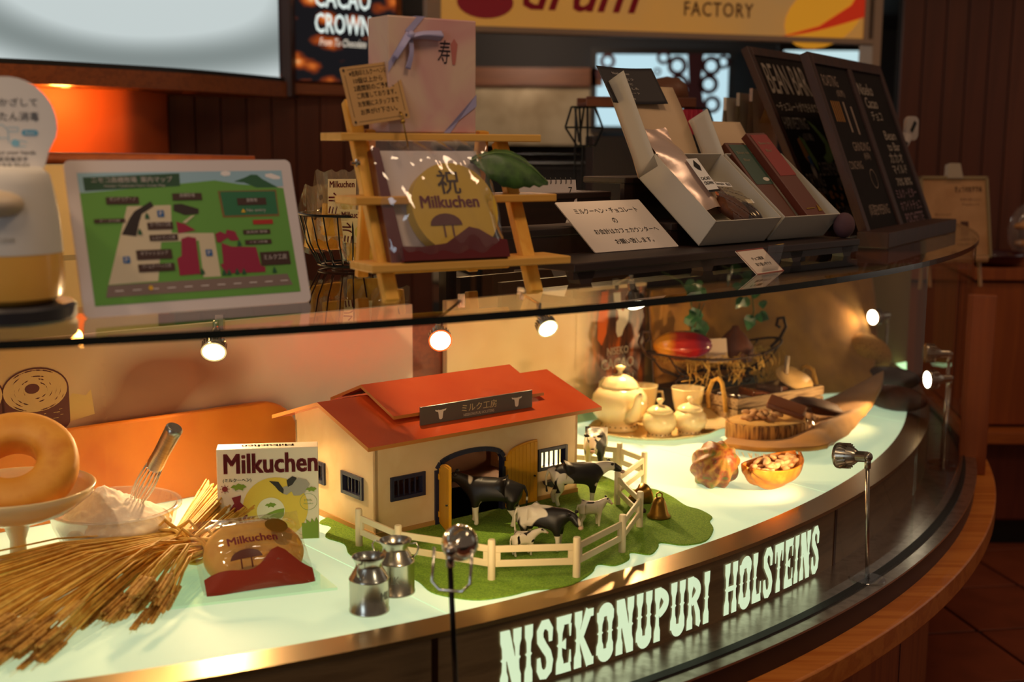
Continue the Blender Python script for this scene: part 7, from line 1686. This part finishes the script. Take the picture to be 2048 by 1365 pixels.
sw = thing('dark_sweet', 'dark twist-wrapped sweet with small sticker in the carton', 'sweet', M=M1 @ TR(0.172, -0.036, 0.008) @ SCALE(1.3, 1.3, 1.2))
g = G(); g.ball((0, 0, 0.026), 0.012, 0.010, 0.028, 14, 10); g.build('wrapped_sweet', pbr('dark_gloss', '#24120c', 0.15, coat=0.8), sw, smooth=True)
g = G(); frect(g, -0.008, 0.008, 0.038, 0.047, -0.0115); g.build('sticker', M_white, sw)
# contents of the second carton
for lb_, x, y, h, c1, c2, rr in (('tall chocolate bar with green sleeve in the second carton', 0.020, -0.036, 0.215, '#2f4a3a', '#5a2c18', 0), ('tall chocolate bar with red sleeve in the second carton', 0.095, -0.052, 0.225, '#8a201a', '#5e2612', 2)):
    t = thing('chocolate_bar', lb_, 'chocolate', M=M2 @ TR(x, y, 0.004) @ RX(8) @ RY(-rr) @ SCALE(1.5, 1.2, 1))
    g = G(); g.box(0, 0.044, 0, 0.014, 0, h); g.build('bar', pbr('bar_' + c2.strip('#'), c2, 0.45), t, bevel=0.001)
    g = G(); frect(g, 0.005, 0.044, h * 0.48, h - 0.006, -0.0006); g.build('sleeve_print', mk(c1), t)
    g = G(); put_text(g, 'Bean to', 0.024, h * 0.87, 0.007, 0.026, -0.001); put_text(g, 'Bar', 0.022, h * 0.78, 0.007, 0.014, -0.001); g.build('sleeve_lettering', mk('#8a7a5a'), t)
    g = G()
    if rr: frect(g, 0.008, 0.028, 0.020, 0.022, -0.001); flat(g, [(0.032, 0.012), (0.037, 0.030), (0.042, 0.012)], -0.001); g.build('gold_print', pbr('gold_foil', '#a8842c', 0.35, 0.8), t)
    else: disc(g, 0.034, h * 0.54, 0.007, 0.005, -0.001, 12); g.build('bird_print', mk('#d8cdbd'), t)
g = G(); g.ball((0, 0, 0), 0.026, 0.02, 0.026, 14, 10); o = g.build('lilac_pouch', noisy('dusky_cloth', ['#4a3038', '#5c3c42'], scale=20, rough=0.8), smooth=True); o.matrix_world = TM @ TR(0.826, 0.03, 0.060); tag(o, 'small dusky pink pouch at the end of the tiered stand', 'pouch')
# calendar and jar
cl = thing('desk_calendar', 'spiral desk calendar page turned to seven behind the step shelf', 'calendar', (0.020, 2.275, T + 0.0765), 20, 16)
cl.matrix_world = TR(0.005, 2.275, T) @ RZ(18) @ RX(-14)
g = G(); g.box(0, 0.130, 0, 0.002, 0, 0.158); g.build('page', pbr('calendar_page', '#c9bdb8', 0.6), cl)
g = G(); g.box(0, 0.130, 0.0, 0.002, 0, 0.155, TR(0, 0.004, 0.0) @ RX(-0) @ TR(0, 0.0, 0)); g.build('backing', M_black, cl)
g = G()
for k in range(12): g.tube([(0.010 + 0.010 * k, 0.004 * math.cos(a) + 0.001, 0.156 + 0.006 * math.sin(a)) for a in [2 * PI * q / 10 for q in range(10)]], 0.0007, 5, closed=True)
g.build('spiral', M_blackmetal, cl)
g = G(); put_text(g, '7', 0.118, 0.138, 0.012, None, -0.0005); g.build('month_number', M_ink, cl)
jr = thing('glass_jar', 'small clear glass jar behind the white notice', 'jar', (0.152, 2.42, T))
g = G(); g.lathe([(0.0, 0.0), (0.024, 0.0), (0.026, 0.004), (0.026, 0.10), (0.019, 0.112), (0.019, 0.122), (0.024, 0.124), (0.024, 0.130), (0.018, 0.130), (0.016, 0.112), (0.023, 0.098), (0.023, 0.006), (0.0, 0.004)], 28); g.build('jar_glass', M_clear, jr, smooth=True)
g = G(); g.lathe([(0.0, 0.005), (0.022, 0.005), (0.022, 0.06), (0.0, 0.06)], 20); g.build('filling', pbr('amber_filling', '#8a5a24', 0.5), jr)

# ------------------------------------------------------------------ chalkboards
M_slate = noisy('slate', ['#17110f', '#1e1613', '#130d0c'], scale=6, rough=0.8, spec=0.15)
M_chalk = pbr('chalk_white', '#c9b9a8', 0.9); M_chalkd = pbr('chalk_dim', '#8a7566', 0.9); M_chalkg = pbr('chalk_green', '#6f8a44', 0.9); M_chalko = pbr('chalk_orange', '#a8702c', 0.9); M_chalkb = pbr('chalk_blue', '#2f5a8a', 0.9); M_chalkp = pbr('chalk_pink', '#a8848a', 0.9)
M_bfr = wood('board_frame', '#2e150a', '#3c1d0e', axis=2, scale=4, rough=0.5)
def chalkboard(label, o, deg, lean, w_, h_):
    t = thing('chalkboard', label, 'chalkboard', o, deg, lean, group='framed chalkboards'); f = 0.022
    g = G(); g.box(f, w_ - f, 0.004, 0.010, f, h_ - f); g.build('slate', M_slate, t)
    for a, b, c, d in ((0, f, 0, h_), (w_ - f, w_, 0, h_), (f, w_ - f, 0, f), (f, w_ - f, h_ - f, h_)):
        g = G(); g.box(a, b, 0.0, 0.018, c, d); g.build('frame_bar', M_bfr, t, bevel=0.0015)
    return t
Y_ = 0.0035
c1 = chalkboard('framed chalkboard headed BEAN BAR with chalk cacao drawings', (0.733, 2.918, T + 0.001), 54.0, 25.9, 0.339, 0.503)
put_lines('chalk_lettering', M_chalk, c1, [('BEAN BAR', 0.150, 0.388, 0.075, 0.215), ('～チョコレートができるまで～', 0.152, 0.318, 0.024, 0.235), ('HARVESTING', 0.098, 0.275, 0.030, 0.125), ('(収穫)', 0.135, 0.240, 0.022, 0.055), ('2.FERMENTING', 0.205, 0.160, 0.034, 0.145), ('(発酵)', 0.225, 0.125, 0.024, 0.055), ('DRYING', 0.083, 0.133, 0.034, 0.085), ('(乾燥)', 0.092, 0.105, 0.020, 0.05), ('4.CLEANING', 0.185, 0.052, 0.026, 0.12), ('(選別)', 0.20, 0.030, 0.018, 0.06)], Y_, 0.004)
g = G(); flat(g, [(0.165, 0.285), (0.195, 0.270), (0.228, 0.240), (0.238, 0.205), (0.222, 0.180), (0.185, 0.172), (0.175, 0.190), (0.200, 0.200), (0.212, 0.222), (0.195, 0.250)], Y_); flat(g, [(0.085, 0.245), (0.105, 0.235), (0.128, 0.180), (0.120, 0.150), (0.105, 0.185)], Y_); g.build('chalk_pod_green', M_chalkg, c1)
g = G(); flat(g, [(0.070, 0.235), (0.085, 0.240), (0.100, 0.190), (0.090, 0.170), (0.074, 0.190)], Y_); g.build('chalk_pod_orange', M_chalko, c1); g = G(); disc(g, 0.085, 0.075, 0.018, 0.032, Y_, 18, rot=20)
g.build('chalk_pod_orange', M_chalko, c1)
for k in range(12): g = G(); disc(g, random.uniform(0.125, 0.20), random.uniform(0.065, 0.115), 0.005, 0.008, Y_, 8, rot=random.uniform(0, 90)); g.build('chalk_bean', M_chalko, c1)
g = G(); flat(g, [(0.084, 0.190), (0.100, 0.196), (0.104, 0.170), (0.090, 0.160)], Y_ - 0.0003); g.build('chalk_blue_coat', M_chalkb, c1); g = G(); disc(g, 0.092, 0.155, 0.010, 0.018, Y_ - 0.0003, 14); g.build('chalk_white_figure', M_chalk, c1)
for o in c1.children:
    if o.name.startswith('chalk_'):
        for v in o.data.vertices: v.co.x *= 1.13; v.co.z = v.co.z * 1.06 + 0.012
c2 = thing('chalkboard', 'double chalkboard with grid of chalk notes standing in a ledged frame', 'chalkboard', (0.787, 2.752, T + 0.020), 58.3, 21.5, group='framed chalkboards')
W2, H2 = 0.585, 0.437; f = 0.026
for x0, x1 in ((f, 0.275), (0.305, W2 - f)):
    g = G(); g.box(x0, x1, 0.006, 0.012, 0.0, H2 - f); g.build('slate', M_slate, c2)
for a, b, c, d in ((0, f, 0, H2), (W2 - f, W2, 0, H2), (0.275, 0.305, 0, H2 - f), (f, W2 - f, H2 - f, H2)):
    g = G(); g.box(a, b, 0.0, 0.020, c, d); g.build('frame_bar', M_bfr, c2, bevel=0.0015)
g = G(); g.box(-0.03, W2 + 0.03, -0.050, 0.020, -0.034, 0.0, RX(21.5) @ TR(0, 0.0, 0.014)); g.build('ledge', M_bfr, c2, bevel=0.002)
Y_ = 0.0055; put_lines('chalk_dim_lettering', M_chalkd, c2, [(s, x, z, h, w_) for s, x, z, w_, h in (('ROASTING', 0.115, 0.375, 0.11, 0.028), ('(焙煎)', 0.165, 0.345, 0.06, 0.02), ('GRINDING', 0.190, 0.215, 0.13, 0.022), ('(粉砕)', 0.21, 0.19, 0.05, 0.02), ('CONCHING', 0.10, 0.170, 0.10, 0.02), ('TEMPERING', 0.185, 0.06, 0.12, 0.024), ('(調温)', 0.11, 0.06, 0.05, 0.03))], Y_)
g = G()
for k in range(22): a, b = 2 * PI * k / 22, 2 * PI * (k + 1) / 22; flat(g, [(0.205 + r_ * math.cos(q), 0.135 + r_ * math.sin(q)) for r_, q in ((.024, a), (.024, b), (.022, b), (.022, a))], Y_)
g.build('chalk_ring', M_chalkd, c2)
g = G()
for k in range(5): frect(g, 0.068 + 0.014 * k, 0.074 + 0.014 * k, 0.275, 0.325, Y_)
g.build('chalk_orange_strokes', M_chalko, c2)
g = G(); frect(g, 0.155, 0.167, 0.25, 0.325, Y_); frect(g, 0.205, 0.217, 0.245, 0.315, Y_); g.build('chalk_pale_strokes', M_chalkd, c2)
put_lines('chalk_lettering', M_chalk, c2, [(s, x, z, h, w_) for s, x, z, w_, h in (('Niseko', 0.385, 0.365, 0.12, 0.03), ('Cacao', 0.40, 0.33, 0.10, 0.028), ('チョコ', 0.41, 0.295, 0.09, 0.024), ('Bean', 0.47, 0.245, 0.10, 0.024), ('to Bar', 0.47, 0.215, 0.11, 0.022), ('カカオ', 0.46, 0.185, 0.12, 0.026), ('マイルド', 0.46, 0.155, 0.13, 0.024), ('70% 80%', 0.46, 0.122, 0.14, 0.02))], Y_, 0.008)
put_lines('chalk_pink_lettering', M_chalkp, c2, [(s, x, z, h, w_) for s, x, z, w_, h in (('ミルク・ビター', 0.445, 0.092, 0.19, 0.024), ('ホワイトチョコ', 0.45, 0.060, 0.19, 0.024), ('POCHETTE', 0.45, 0.028, 0.17, 0.026))], Y_, 0.008)
bpy.context.view_layer.update()
